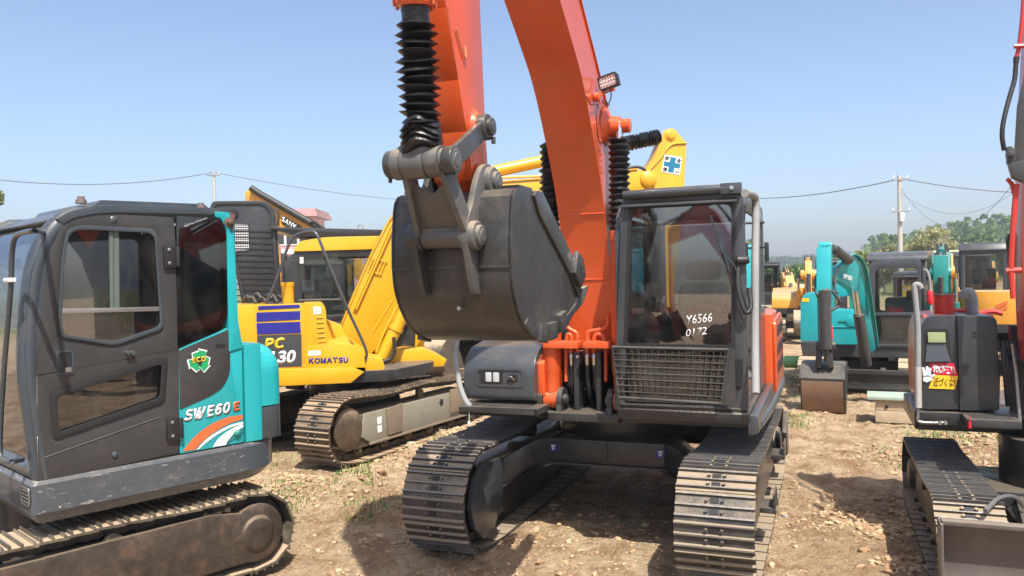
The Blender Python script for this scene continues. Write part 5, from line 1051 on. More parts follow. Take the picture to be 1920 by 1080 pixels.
    st('white_stripe', [(399, 838), (410, 822), (428, 808), (445, 799), (456, 796)], [(424, 834), (430, 823), (440, 811), (450, 804), (456, 801)], M_WHITE, .0005)
    lettering('SWE60', M_WHITE, pn, fr, 0, -.9345, (345, 791), (432, 774), (345, 769), bold=.045, shear=.2); lettering('SWE60', M_BLK, pn, fr, 0, -.9325, (344, 792), (433, 775), (344, 768), 'letter_outline', bold=.06, shear=.2)
    lettering('E', M_ODEC, pn, fr, 0, -.9345, (438, 771), (450, 769), (438, 754), bold=.05)
    # green recycling mark with ECO
    c = fr.hit(374, 677, 0, -.9375); m = MB(); w_ = MB()
    for k in range(3):
        A = R_(90 + 120 * k + 12)
        def rot(pts): return [(c.y + math.cos(A) * a - math.sin(A) * b, c.z + math.sin(A) * a + math.cos(A) * b) for a, b in pts]
        sh = [(.012, -.040), (.034, -.046), (.052, -.012), (.060, -.018), (.056, .030), (.014, .022), (.026, .014), (.014, -.01)]
        sh = [(a * 1.25, b * 1.25) for a, b in sh]
        m.prism(rot(sh), -.9405, -.9395, 'x'); w_.prism(rot([(a * 1.13, b * 1.13) for a, b in sh]), -.939, -.938, 'x')
    w_.obj('eco_mark_edge', M_WHITE, gp); m.obj('eco_mark', M_GDEC, gp); lettering('ECO', M_YDEC, gp, fr, 0, -.9412, (361, 681), (386, 677), (361, 671), bold=.03)
    m = MB(); p = fr.hit(445, 812, 0, -.94); m.lathe((-.935, p.y, p.z), (-.957, p.y, p.z), [(0, .024), (.014, .024), (.018, .016), (.022, .012)], 14); lk = m.obj('panel_lock', M_TEAL2, pn); m = MB(); m.tube(bez([fr.hit(425, 832, 0, -.94), fr.hit(431, 823, 0, -.94), fr.hit(446, 814, 0, -.945), fr.hit(456, 806, 0, -.94)], 4), .003, 5); m.obj('lock_wire', M_BLK, lk)
    # rear hood, two sections of the rounded tail
    m = MB(); m.prism(rpoly([(-.925, -.915), (-.925, -1.05), (.92, -1.05), (.92, -.915)], [.005, .02, .02, .005], 3), .96, 1.66, 'z')
    A = rpoly([(-.915, -1.04), (-.915, -1.23), (.915, -1.23), (.915, -1.04)], [.005, .18, .18, .005], 10); A2 = rpoly([(-.86, -1.04), (-.86, -1.17), (.86, -1.17), (.86, -1.04)], [.005, .12, .12, .005], 10); A3 = rpoly([(-.74, -1.04), (-.74, -1.14), (.74, -1.14), (.74, -1.04)], [.005, .09, .09, .005], 10)
    hd = m.obj('engine_hood', M_TEAL, t, bevel=.05, seg=4); m = MB(); prev = None
    for k in range(9):
        th = k / 8 * math.pi / 2; ins = .16 * (1 - math.cos(th)); zz = 1.44 + .215 * math.sin(th); sec = xy(rpoly([(-.915 + ins, -1.045), (-.915 + ins, -1.23 + ins * .8), (.915 - ins, -1.23 + ins * .8), (.915 - ins, -1.045)], [.005, .17, .17, .005], 10), zz)
        if prev: m.slab(prev, sec)
        else: m.slab(xy(rpoly([(-.915, -1.045), (-.915, -1.23), (.915, -1.23), (.915, -1.045)], [.005, .17, .17, .005], 10), 1.20), sec)
        prev = sec
    m.obj('rear_hood', M_TEAL, t, ang=60)
    m = MB(); m.slab(xy(A, .96), xy(A, 1.19)); m.obj('tail_weight', M_GREY, t, bevel=.01)
    # handrail at the front corner
    H = lambda u, v: fr.hit(u, v, 1, .56)
    m = MB(); m.tube([fr.hit(80, 433, 1, .36)] + bez([H(66, 433), H(44, 436), H(28, 446), H(22, 480), H(20, 540), H(10, 660), H(3, 760), H(0, 845), H(8, 862), H(22, 866)], 5) + [fr.hit(42, 862, 1, .47)], .015, 10); hr = m.obj('grab_rail', M_GREYW, t)
    m = MB(); p = H(18, 525); m.box(p.x - .05, p.x + .05, p.y - .02, p.y + .02, p.z - .012, p.z + .012)
    for dx in (-.028, .028): m.cyl((p.x + dx, p.y - .024, p.z), (p.x + dx, p.y + .024, p.z), .007, n=8)
    m.obj('rail_clamp', M_WHITEP, hr, bevel=.004)
    # inside
    m = MB(); m.prism(rrect(-.70, 1.35, -.24, 1.95, .08), -.55, -.42, 'y'); m.prism(rrect(-.60, 1.97, -.34, 2.15, .05), -.53, -.45, 'y'); m.box(-.72, -.22, -.5, .0, 1.22, 1.36); m.box(-.68, -.28, -.5, -.05, .98, 1.22); m.obj('seat', M_SEAT, cab, bevel=.03)
    m = MB(); m.box(XO + .02, XI - .02, -.8, .40, .95, .975); m.box(-.90, -.78, -.45, .05, .98, 1.38); m.box(-.16, .02, -.45, .1, .98, 1.40); m.prism([(.25, 1.0), (.38, 1.0), (.34, 1.5), (.22, 1.55)], -.05, .05, 'x'); m.obj('console', M_INT, cab, bevel=.02)
    for x in (-.84, -.10):
        m = MB(); m.tube([(x, .02, 1.38), (x + .02, .06, 1.58)], .010, 8); m.lathe((x + .02, .06, 1.56), (x + .03, .07, 1.68), [(0, .014), (.04, .026), (.1, .022), (.12, .01)], 10); lv = m.objs('joystick', M_BLK, cab)[0]
    for x in (-.55, -.40):
        m = MB(); m.tube([(x, .25, .98), (x, .20, 1.62)], .010, 8); lv = m.obj('travel_lever', M_BLK, cab); m = MB(); m.lathe((x, .2, 1.50), (x, .2, 1.66), [(0, .012), (.03, .03), (.08, .014), (.12, .034), (.16, .01)], 10); m.objs('red_ribbon', M_RIB, lv)
    return t
def yellow_excavator(fr, ft):
    t = thing('crawler_excavator', 'yellow excavator with blue stripes and muddy tracks behind the teal machine, its engine hood open', 'excavator', fr)
    rel = Matrix.Rotation(R_(ft.deg - fr.deg), 4, 'Z')
    for x0, x1, o in ((-1.245, -.745, -1), (.745, 1.245, 1)):
        k = track(t, x0, x1, -1.82, 1.82, .78, M_TRKM, 44, .37, .35, .03, .03, out=o, frame_mat=M_TRKD); k.matrix_local = rel
        if o < 0:
            m = MB(); m.prism([(1.05, .20), (1.22, .30), (1.15, .56), (-1.05, .56), (-1.25, .45), (-1.1, .20)], -1.19, -1.13, 'x'); sf = m.obj('side_frame', plain('frame_mudgreen', (.23, .21, .16), .75, bscale=12), k, bevel=.01)
            m = MB(); m.box(-1.215, -1.19, -1.15, 1.1, .185, .215); m.plate(yz([(.75, .24), (.48, .24), (.46, .58), (.78, .56)], -1.19), (-.03, 0, 0)); m.plate(yz([(-.62, .28), (-.92, .28), (-.92, .60), (-.62, .60)], -1.19), (-.03, 0, 0)); m.obj('guard_plate', plain('plate_rust', (.20, .15, .10), .85, bscale=10), sf, bevel=.008)
            m = MB(); m.lathe((-1.19, -.42, .46), (-1.197, -.42, .46), [(0, .045), (.002, .045), (.007, .04)], 20); m.obj('frame_hole', M_BLK, sf)
            for y in (.90, -1.0):
                for z in (.30, .40): decal('reflector', yz(rrect(y - .04, z, y + .04, z + .085, .004, 2), -1.19), (-.004, 0, 0), M_WHITE, sf)
            m = MB(); m.lathe((-1.15, 1.42, .42), (-1.20, 1.42, .42), [(0, .24), (.02, .24), (.04, .21), (.05, .05)], 28); m.obj('idler_hub', M_TRKM, sf)
    m = MB(); m.prism([(-.75, -.6), (.75, -.6), (.75, .6), (-.75, .6)], .35, .62, 'z'); m.cyl((0, 0, .6), (0, 0, .86), .55, n=32); uf = m.obj('undercarriage_frame', M_DARK, t, bevel=.01)
    P = lambda pts, x=1.2: [fr.hit(u, v, 0, x) for u, v in pts]
    def sp(pts, r=.01, x=1.2, seg=4): return yz(rpoly([(p.y, p.z) for p in P(pts, x)], r, seg), x)
    # lower skirt and deck
    sk = [(p.y, p.z) for p in P([(430, 692), (664, 689), (682, 697), (658, 717), (430, 727)])]
    sk[0] = (-1.7, sk[0][1]); sk[4] = (-1.7, sk[4][1])
    m = MB(); m.prism(sk, .95, 1.26, 'x'); m.obj('side_skirt', M_YEL, t, bevel=.01)
    m = MB(); m.prism(rpoly([(-1.15, -1.5), (-.8, -2.1), (.8, -2.1), (1.15, -1.5), (1.15, .5), (.9, .7), (.4, 1.1), (-.3, 1.1), (-1.2, 1.0)], .1, 3), .86, 1.0, 'z'); m.obj('deck', M_DARK, t, bevel=.01)
    # engine side
    m = MB(); m.prism(rpoly([(-2.1, 1.0), (-2.1, 1.7), (-1.9, 1.86), (-.55, 1.83), (-.55, 1.0)], [.02, .08, .08, .03, .01], 4), .3, 1.20, 'x'); eh = m.obj('engine_side', M_YEL, t, bevel=.02)
    m = MB(); m.prism(rpoly([(-1.0, -1.7), (-1.0, -2.1), (1.0, -2.1), (1.1, -1.7)], [.05, .3, .3, .05], 6), 1.0, 1.7, 'z'); m.obj('counterweight', M_YEL, t, bevel=.05, seg=3)
    m = MB(); m.plate(sp([(477, 572), (566, 568), (569, 691), (482, 693)], .015), (.02, 0, 0)); pn = m.obj('side_door', M_YEL, t, bevel=.005)
    xd = 1.222
    for q in ([(484, 574), (562, 571), (562, 577), (484, 581)], [(481, 586), (563, 583), (563, 599), (481, 603)], [(481, 606), (563, 603), (564, 624), (482, 627)]): decal('blue_stripe', sp(q, .004, xd), (.002, 0, 0), M_BLUE, pn)
    decal('dark_name_field', sp([(482, 629), (565, 626), (566, 687), (484, 690)], .006, xd), (.002, 0, 0), plain('dark_field', (.045, .045, .05), .5), pn)
    lettering('PC', M_YDEC, pn, fr, 0, xd + .006, (495, 656), (534, 654), (496, 634), bold=.055, shear=.15); lettering('130', M_WHITE, pn, fr, 0, xd + .006, (500, 684), (554, 681), (501, 659), bold=.055, shear=.15)
    # cover in front of the engine door, with ladder marks
    m = MB(); m.prism(rpoly([(p.y, p.z) for p in P([(568, 692), (568, 568), (603, 567), (611, 580), (614, 645), (580, 654), (578, 692)])], [.005, .01, .04, .05, .03, .02, .005], 4), .62, 1.19, 'x'); fc = m.obj('front_cover', M_YEL, t, bevel=.012)
    m = MB(); q = P([(590, 577), (597, 577), (593, 640)], 1.2)
    for k in range(6):
        a = fr.hit(593 + k * .8, 596 + k * 9, 0, 1.195); b = fr.hit(606 + k * .8, 595 + k * 9, 0, 1.195); m.tube([a, b], .008, 6)
    m.obj('step_rung', M_YEL, fc); decal('warning_label', sp([(587, 575), (602, 575), (602, 589), (588, 590)], .003, 1.192), (.002, 0, 0), M_WHITEP, fc)
    # tool box with the maker's name
    tb = [(p.y, p.z) for p in P([(571, 691), (574, 652), (612, 645), (655, 646), (677, 655), (684, 672), (685, 689)], 1.22)]
    m = MB(); m.prism(rpoly(tb, [.005, .02, .03, .05, .05, .05, .005], 4), .66, 1.22, 'x'); bx = m.obj('tool_box', M_YEL, t, bevel=.015)
    lettering('KOMATSU', M_BLUE, bx, fr, 0, 1.2235, (579, 682), (653, 680), (579, 671), bold=.05); decal('white_label', sp([(578, 658), (601, 657), (601, 666), (578, 667)], .003, 1.2215), (.002, 0, 0), M_WHITE, bx)
    m = MB(); p = [(x.y, x.z) for x in P([(613, 640), (650, 632), (690, 662), (688, 690), (613, 690)], .9)]; m.prism(p, .3, .92, 'x')
    p = [(x.y, x.z) for x in P([(684, 691), (684, 668), (717, 672), (722, 690), (712, 702), (690, 702)], 1.1)]; m.prism(p, .55, 1.1, 'x'); p = [(x.y, x.z) for x in P([(612, 644), (612, 600), (640, 610), (654, 640)], .6)]; m.prism(p, .3, .6, 'x'); m.obj('front_deck_cover', M_YEL, t, bevel=.012)
    m = MB(); m.prism([(.35, .90), (1.25, .90), (1.30, 1.0), (1.0, 1.16), (.35, 1.16)], -1.1, .2, 'x'); m.prism([(.3, 1.15), (1.05, 1.15), (1.1, 1.48), (.3, 1.5)], -1.15, -.3, 'x'); m.obj('cab_base', M_YEL, t, bevel=.02)
    # exhaust
    m = MB(); p = fr.hit(540, 568, 0, .6); m.lathe((p.x, p.y, p.z - .06), (p.x, p.y, p.z + .26), [(0, .075), (.26, .075), (.28, .085), (.32, .085)], 20); m.obj('exhaust_stack', M_YEL, t)
    m = MB()
    for k in range(7): a = fr.hit(455 + k * 10, 566 - (k % 3) * 5, 0, .4); b = fr.hit(470 + k * 10, 560 + (k % 2) * 8, 0, .6); m.tube(bez([a, a.lerp(b, .5) + Vector((0, 0, .05)), b], 4), .02, 8)
    m.box(-.2, .9, -1.8, -.7, 1.6, 1.84); m.obj('engine_bay', M_DARK, t)
    # raised engine hood, lined with black slotted foam
    xh = -.35; H = lambda u, v: fr.hit(u, v, 0, xh)
    hp = sp([(455, 576), (440, 500), (392, 392), (398, 377), (500, 376), (517, 396), (530, 576)], [.02, .1, .06, .05, .10, .08, .02], xh)
    q = sp([(436, 418), (462, 419), (467, 470), (440, 474)], .01, xh)
    m = MB(); m.plate(hp, (-.03, 0, 0)); hd = m.obj('raised_engine_hood', M_DARK, t, bevel=.01)
    m = MB()
    for k in range(13):
        v = 432 + k * 11; m.plate([H(404 + k * 2.2 + 28 * (k < 5), v), H(518, v + 1), H(518, v + 3.4), H(404 + k * 2.2 + 28 * (k < 5), v + 2.4)], (.012, 0, 0))
    m.objs('foam_slot', M_BLK, hd)
    m = MB(); m.ring(sp([(397, 400), (396, 384), (404, 379), (498, 379), (513, 398), (525, 572), (458, 572), (443, 500)], [.06, .03, .03, .09, .06, .02, .02, .1], xh + .002), sp([(401, 402), (401, 388), (407, 383), (495, 383), (508, 400), (520, 568), (462, 568), (447, 500)], [.06, .03, .03, .09, .06, .02, .02, .1], xh + .002), (.02, 0, 0)); m.obj('hood_rim', M_DARK, hd)
    c = H(434, 400); m = MB(); m.lathe(c, c + Vector((.03, 0, 0)), [(0, .085), (.02, .085), (.03, .075)], 24); e_ = m.obj('hood_grommet', M_BLK, hd)
    m = MB(); m.plate(sp([(440, 420), (465, 421), (467, 468), (441, 472)], .008, xh + .004), (.004, 0, 0)); vg = m.obj('vent_daylight_plate', plain('painted_daylight', (.62, .62, .64), .7), hd)  # pale plate painted as the daylight that comes through the vent
    m = MB()
    for k in range(9): m.tube([H(440 + k * 3.3, 420), H(441 + k * 3.3, 472)], .011, 5)
    for k in range(12): m.tube([H(439, 422 + k * 4.4), H(468, 422 + k * 4.4)], .011, 5)
    m.obj('vent_grid', M_BLK, hd)
    # cab
    x0, x1 = -1.20, -.28
    oo = [(-.84, 1.0), (.75, 1.0), (.98, 1.5), (.86, 2.2), (.55, 2.66), (-.66, 2.62), (-.86, 2.3)]; m = MB()
    for x, s in ((x1, -1), (x0, 1)):
        ou = rpoly([(-.86, 1.55), (.95, 1.55), (.80, 2.3), (.56, 2.55), (-.70, 2.53), (-.86, 2.35)], [.02, .02, .1, .1, .12, .06], 4); ih = rpoly([(-.58, 1.63), (.80, 1.66), (.68, 2.28), (.5, 2.44), (-.60, 2.43), (-.66, 2.3)], [.12, .05, .1, .06, .08, .05], 4)
        m.ring(yz(ou, x), yz(ih, x), (s * .05, 0, 0))
    m.prism([(-.86, 1.0), (.9, 1.0), (.95, 1.55), (-.86, 1.55)], x0, x1, 'x'); m.box(x0, x1, -.88, -.82, 1.5, 2.5); cb = m.obj('cab', M_DARK, t, bevel=.01)
    for x in (x1 - .02, x0 + .02): m = MB(); m.plate(yz(rpoly([(-.58, 1.63), (.80, 1.66), (.68, 2.28), (.5, 2.44), (-.60, 2.43), (-.66, 2.3)], [.12, .05, .1, .06, .08, .05], 4), x), (.005, 0, 0)); m.obj('side_window', M_G4, cb)
    m = MB(); m.prism(rpoly([(-.72, 2.52), (-.62, 2.66), (-.3, 2.71), (.5, 2.72), (.62, 2.62), (.60, 2.54)], [.02, .05, .1, .06, .04, .02], 4), x0 - .02, x1 + .03, 'x'); m.obj('roof', M_YEL, cb, bevel=.03, seg=3)
    m = MB(); m.prism([(-.60, 2.72), (.7, 2.70), (.72, 2.80), (-1.0, 2.86), (-1.0, 2.83)], x0, x1 + .02, 'x'); gd = m.obj('roof_guard', M_DARK, cb, bevel=.008); m = MB(); p = fr.hit(676, 426, 0, -.3); m.tube([(p.x, p.y + .035 * math.cos(a), p.z + .035 * math.sin(a)) for a in [k * math.pi / 6 for k in range(13)]], .007, 6); m.obj('lifting_eye', M_STEEL, gd)
    m = MB(); m.prism(rrect(-.95, 1.5, -.5, 2.15, .1), -.35, -.2, 'y'); m.box(-.95, -.5, -.3, .2, 1.2, 1.6); m.obj('seat', plain('seat_green', (.10, .15, .14), .8), cb, bevel=.04); decal('inspection_label', [fr.hit(562, 482, 0, x1 + .001), fr.hit(569, 482, 0, x1 + .001), fr.hit(569, 494, 0, x1 + .001), fr.hit(562, 494, 0, x1 + .001)], (.004, 0, 0), M_WHITEP, cb)
    # handrail hoop
    Q = lambda u, v, x=1.1: fr.hit(u, v, 0, x)
    m = MB(); m.tube(bez([Q(500, 566, .9), Q(520, 520, .9), Q(540, 462, .9), Q(552, 443, .9), Q(580, 434, .95), Q(594, 440, 1.0), Q(610, 478, 1.05), Q(650, 575), Q(684, 650), Q(686, 672), Q(680, 681), Q(665, 682)], 5), .018, 10); m.tube([Q(560, 563, 1.0), Q(644, 561, 1.08)], .012, 8); m.obj('handrail', M_GREY, t)
    # boom (plane of the near face x=.2)
    xb = .2; B = lambda u, v, x=xb: fr.hit(u, v, 0, x)
    bo = [(630, 648), (641, 610), (668, 545), (700, 472), (730, 415), (757, 380), (800, 362), (905, 344), (1030, 335), (1195, 318), (1222, 325), (1228, 345), (1215, 357), (1100, 380), (1000, 388), (900, 392), (850, 410), (810, 450), (770, 520), (742, 590), (705, 655), (690, 668), (655, 672)]
    pts = [(B(u, v).y, B(u, v).z) for u, v in bo]; m = MB(); m.prism(pts, -.12, .2, 'x')
    for i in range(1, 9): a, b = pts[i], pts[i + 1]; d = Vector((b[0] - a[0], b[1] - a[1])).normalized(); n_ = Vector((-d.y, d.x)) * .018; m.prism([a, b, (b[0] + n_.x, b[1] + n_.y), (a[0] + n_.x, a[1] + n_.y)], -.14, .22, 'x')
    bm_ = m.obj('boom', M_YEL, t, bevel=.006)
    m = MB()
    for (a, b) in (((664, 578), (738, 412)), ((668, 580), (742, 415))): m.tube([B(*a, .24), B(*b, .24)], .014, 8)
    for k in range(5): m.tube([B(700 + k * 6, 484 + k, .225), B(690 + k * 6, 508 + k * 1.5, .225)], .007, 6)
    m.tube([B(697, 484, .225), B(727, 490, .225)], .008, 6); m.tube([B(690, 508, .225), B(716, 514, .225)], .008, 6)
    m.tube([B(1000, 332, .1), B(1190, 316, .1)], .014, 8); m.tube([B(905, 334, .1), B(1020, 330, .1)], .02, 8); m.objs('hydraulic_pipe', M_YEL, bm_)
    m = MB(); a, b = B(665, 640), B(742, 560); m.tube([B(700, 622), B(722, 586), B(738, 560)], .012, 6); m.obj('boom_edge_weld', M_YEL, bm_)
    letters3('鸿运小', M_WHITEP, bm_, B(952, 384, .222), B(1022, 378, .222), B(952, 360, .222), 'lettering', bold=.05); letters3('鸿运小', M_BLK, bm_, B(952, 384, .226), B(1022, 378, .226), B(952, 360, .226), 'lettering', bold=.015)
    # boom cylinder pair
    for x in (.42, -.34):
        m = MB(); a, b = fr.hit(706, 690, 0, x), fr.hit(792, 515, 0, x)
        if x < 0: dy = Vector((-.76, 0, 0)); a = fr.hit(706, 690, 0, .42) + dy; b = fr.hit(792, 515, 0, .42) + dy
        m.tube([a, a.lerp(b, .1), a.lerp(b, .11), b], [.06, .07, .085, .085], 20); cy = m.obj('boom_cylinder', M_YEL, t)
        m = MB(); m.tube([b, b + (b - a) * .5], .04, 14); m.obj('piston_rod', M_CHROME, cy)
        if x > 0: m = MB(); c = a.lerp(b, .42); d = (b - a).normalized(); m.tube([c - d * .03, c + d * .03], .10, 20); m.tube(bez([a.lerp(b, .15) + Vector((.05, -.1, .02)), a.lerp(b, .4) + Vector((.05, -.13, .02)), a.lerp(b, .7) + Vector((.03, -.13, 0)), a.lerp(b, .95) + Vector((.03, -.1, 0))], 5), .016, 8); m.obj('cylinder_clamp', M_YEL, cy); m = MB(); m.tube(bez([fr.hit(738, 632, 0, .5), fr.hit(740, 655, 0, .5), fr.hit(733, 672, 0, .5), fr.hit(712, 680, 0, .5)], 6), .025, 10); m.obj('rubber_hose', M_HOSE, cy)
    # arm with the cross sticker
    ao = [(1240, 262), (1243, 247), (1256, 239), (1266, 243), (1287, 268), (1283, 350), (1276, 440), (1262, 560), (1250, 640), (1240, 640), (1232, 560), (1222, 440), (1205, 355), (1200, 330), (1225, 300)]
    ap = [(B(u, v, .12).y, B(u, v, .12).z) for u, v in ao]; m = MB(); m.prism(rpoly(ap, [.03, .05, .05, .05, .04, 0, 0, 0, .05, .05, 0, 0, .04, .04, .1], 3), -.10, .12, 'x')
    rb = bez([B(1212, 325, .13), B(1238, 297, .13), B(1258, 272, .13), B(1287, 268, .13)], 4); m.tube(rb, .016, 6); m.lathe(B(1256, 254, .10), B(1256, 254, .10) + Vector((.05, 0, 0)), [(0, .09), (.03, .09), (.035, .06), (.05, .055)], 20); m.lathe(B(1214, 337, .16), B(1214, 337, .16) + Vector((.1, 0, 0)), [(0, .13), (.06, .13), (.08, .1), (.1, .06)], 20)
    am = m.obj('arm', M_YEL, t, bevel=.008)
    s = [(1246, 290), (1279, 295), (1274, 328), (1240, 322)]; X_ = .122; decal('safety_sticker', [B(u, v, X_) for u, v in s], (.002, 0, 0), M_WHITE, am)
    A, Bq, D = B(*s[3], X_ + .006), B(*s[2], X_ + .006), B(*s[0], X_ + .006); eu, ev = Bq - A, D - A
    cr = [(.34, .06), (.66, .06), (.66, .36), (.95, .36), (.95, .64), (.66, .64), (.66, .94), (.34, .94), (.34, .64), (.05, .64), (.05, .36), (.34, .36)]
    m = MB(); m.plate([A + eu * a + ev * b for a, b in cr], (.001, 0, 0)); m.obj('blue_cross', M_CYAN, am)
    for ch, (a, b) in zip('安全第一', ((.05, .70), (.70, .70), (.05, .05), (.72, .12))): o = A + eu * a + ev * b + Vector((.001, 0, 0)); letters3(ch, M_BLK, am, o, o + eu * .25, o + ev * (.25 if ch != '一' else .05), bold=.02)
    # arm cylinder over the boom
    a, b, c = B(905, 326, .05), B(1163, 272, .05), B(1242, 255, .05); m = MB(); m.tube([a - (b - a) * .2, b], .085, 20); m.tube([b, b + (c - b) * .03], .1, 20); ac = m.obj('arm_cylinder', M_YEL, t); bellows(b + (c - b) * .05, b + (c - b) * .93, .115, 11, 'dust_boot', ac, irr=.03, fold=.38); m = MB(); m.tube([b, c], .05, 14); m.lathe(c - Vector((.08, 0, 0)), c + Vector((.06, 0, 0)), [(0, .08), (.14, .08)], 18); m.obj('piston_rod', M_CHROME, ac)
    m = MB(); m.tube(bez([B(1172, 316, .15), B(1195, 313, .15), B(1210, 320, .16), B(1216, 340, .17), B(1212, 356, .16)], 6), .022, 8); m.tube(bez([B(1185, 320, .1), B(1200, 323, .1), B(1210, 335, .12)], 6), .012, 8); m.objs('rubber_hose', M_HOSE, bm_)
    # front attachment hanging down behind the orange cab
    tip = B(1245, 635, .0); m = MB(); pr = [(0, .15), (.25, .1), (.45, -.15), (.4, -.5), (.1, -.75), (-.25, -.7), (-.45, -.45), (-.2, -.2)]; m.prism([(tip.y + a, tip.z + b) for a, b in pr], -.45, .45, 'x'); m.obj('bucket', M_GUN, t, bevel=.02)
    return t
def beam(mb, a, b, wa, wb, t, side=Vector((1, 0, 0))):
    """box-section beam from a to b; wa, wb heights at the ends, t width along side"""
    a = Vector(a); b = Vector(b); d = (b - a).normalized(); s = (side - d * side.dot(d)).normalized(); h = d.cross(s)
    mk = lambda p, w_: [p + s * (t / 2 * i) + h * (w_ / 2 * j) for i, j in ((-1, -1), (1, -1), (1, 1), (-1, 1))]
    mb.slab(mk(a, wa), mk(b, wb))
def bucket_shape(mb, c, r, x0, x1, ang=0):
    """digging bucket: curved shell with side plates around local (y, z) centre c, opening turned by ang"""
    sh = [(math.cos(R_(a)) * r, math.sin(R_(a)) * r * .9) for a in range(-150, 61, 15)]; sh += [(.10 * r, 1.02 * r)]; lip = (-1.25 * r, -.75 * r); sh = [lip] + sh
    ca, sa = math.cos(R_(ang)), math.sin(R_(ang)); rot = lambda p: (c[0] + p[0] * ca - p[1] * sa, c[1] + p[0] * sa + p[1] * ca)
    o = [rot(p) for p in sh]; i_ = [rot((p[0] * .95, p[1] * .95)) for p in sh]; n = len(o)
    vs = [(x, *p) for x in (x0, x1) for p in o] + [(x, *p) for x in (x0, x1) for p in i_]; fs = []
    for i in range(n - 1): fs += [(i, i + 1, n + i + 1, n + i), (2 * n + i, 3 * n + i, 3 * n + i + 1, 2 * n + i + 1)]
    fs += [(0, n, 3 * n, 2 * n), (n - 1, 2 * n - 1, 4 * n - 1, 3 * n - 1)]; mb.add(vs, fs)
    mb.prism(o, x0, x0 + .02, 'x'); mb.prism(o, x1 - .02, x1, 'x')
    return rot
def orange_right_excavator(fr):
    t = thing('mini_excavator', 'orange and charcoal mini excavator with a dozer blade cut off by the right edge', 'excavator', fr)
    track(t, .58, .98, -1.22, 1.26, .60, M_TRACK, 38, .29, .28, .012, .02, out=1, frame_mat=M_TRKD); track(t, -.98, -.58, -1.22, 1.26, .60, M_TRACK, 38, .29, .28, .012, .02, out=-1, frame_mat=M_TRKD)
    m = MB(); m.box(-.58, .58, -.4, .4, .22, .52); m.cyl((0, 0, .5), (0, 0, .86), .42, n=32); m.obj('undercarriage_frame', M_DARK, t, bevel=.01)
    # dozer blade and its arms
    bl = MB(); n = 9; cs = [(1.50 - .10 * math.sin(math.pi * k / (n - 1)) , .04 + .54 * k / (n - 1)) for k in range(n)]; bl.prism(cs + [(y - .03, z) for y, z in cs[::-1]], -.98, .985, 'x'); bl.box(.975, .99, 1.38, 1.56, .04, .585); bl.box(-.99, -.975, 1.38, 1.56, .04, .585); bl.box(-.98, .98, 1.45, 1.53, .575, .60); b_ = bl.obj('dozer_blade', paint('blade_steel', (.10, .085, .078), .35, .1, .3, vary=.2, lump=1), t, bevel=.004)
    m = MB(); beam(m, (.34, .35, .40), (.45, 1.42, .30), .20, .16, .10); beam(m, (-.34, .35, .40), (-.45, 1.42, .30), .20, .16, .10); m.prism([(.45, .40), (-.45, .40), (-.3, .52), (.3, .52)], .35, .9, 'y'); m.objs('blade_arm', M_GUN, t, bevel=.008)
    m = MB(); m.tube(bez([(.72, 1.30, .62), (.60, 1.05, .64), (.48, .85, .60), (.40, .7, .5)], 4), .014, 8); m.obj('blade_rod', M_STEEL, t)
    F = lambda u, v, y=.12: fr.hit(u, v, 1, y)
    def fp(pts, r, y=.12, seg=4): P = [F(u, v, y) for u, v in pts]; return xz(rpoly([(p.x, p.z) for p in P], r, seg), y)
    m = MB(); m.prism(rpoly([(.98, .02), (.98, -1.0), (.5, -1.35), (-.5, -1.35), (-.98, -1.0), (-.98, .1), (.3, .2), (.3, .02)], .05, 3), .86, 1.0, 'z'); m.obj('deck', M_DARK, t, bevel=.01)
    fl = fp([(1728, 768), (1723, 700), (1724, 625), (1735, 592), (1793, 591), (1799, 768)], [.03, .06, .10, .06, .01, .01]); m = MB(); m.plate(fl, (0, -.10, 0)); c = m.obj('side_cover', M_COVER, t, bevel=.02, seg=3)
    m = MB(); m.plate(fp([(1728, 766), (1724, 700), (1725, 625), (1736, 594), (1793, 593), (1799, 766)], [.03, .06, .10, .06, .01, .01], .02), (0, -.95, 0)); m.obj('orange_side_panel', M_ORANGE, t, bevel=.03, seg=3)
    fr2 = fp([(1800, 770), (1794, 592), (1869, 593), (1872, 675), (1876, 680), (1874, 770)], [.01, .02, .05, .03, .02, .02], .14); m = MB(); m.plate(fr2, (0, -.8, 0)); c2 = m.obj('tank_cover', M_COVER, t, bevel=.015, seg=3)
    decal('cover_slot', fp([(1822, 622), (1832, 622), (1832, 625), (1822, 625)], .003, .141), (0, .002, 0), M_BLK, c2); decal('cover_slot', fp([(1822, 629), (1832, 629), (1832, 631.5), (1822, 631.5)], .003, .141), (0, .002, 0), M_BLK, c2)
    # lamp recess in the side cover
    m = MB(); m.plate(fp([(1735, 668), (1733, 617), (1778, 616), (1785, 672)], [.02, .03, .03, .02], .1235), (0, .002, 0)); rc = m.obj('lamp_recess', M_BLK, c)
    m = MB(); m.add([F(1738, 644, .127), F(1772, 644, .127), F(1783, 678, .15), F(1735, 678, .15)], [(0, 1, 2, 3)]); m.add([F(1738, 644, .125), F(1772, 644, .125), F(1783, 678, .124), F(1735, 678, .124)], [(0, 1, 2, 3)]); m.obj('recess_shelf', M_GREY, rc)
    m = MB(); m.plate(fp([(1740, 642), (1739, 623), (1772, 623), (1773, 642)], .006, .13), (0, .012, 0)); m.obj('headlight', plain('lens_green', (.32, .38, .20), .25), rc, bevel=.004)
    # danger sticker
    y_ = .1235; red = [(1741, 680), (1789, 681), (1796, 704), (1751, 702)]; yel = [(1751, 703), (1797, 705), (1790, 730), (1741, 728)]
    decal('danger_sign', fp(red, 0, y_), (0, .002, 0), M_REDD, c); decal('danger_sign', fp(yel, 0, y_), (0, .002, 0), M_YDEC, c)
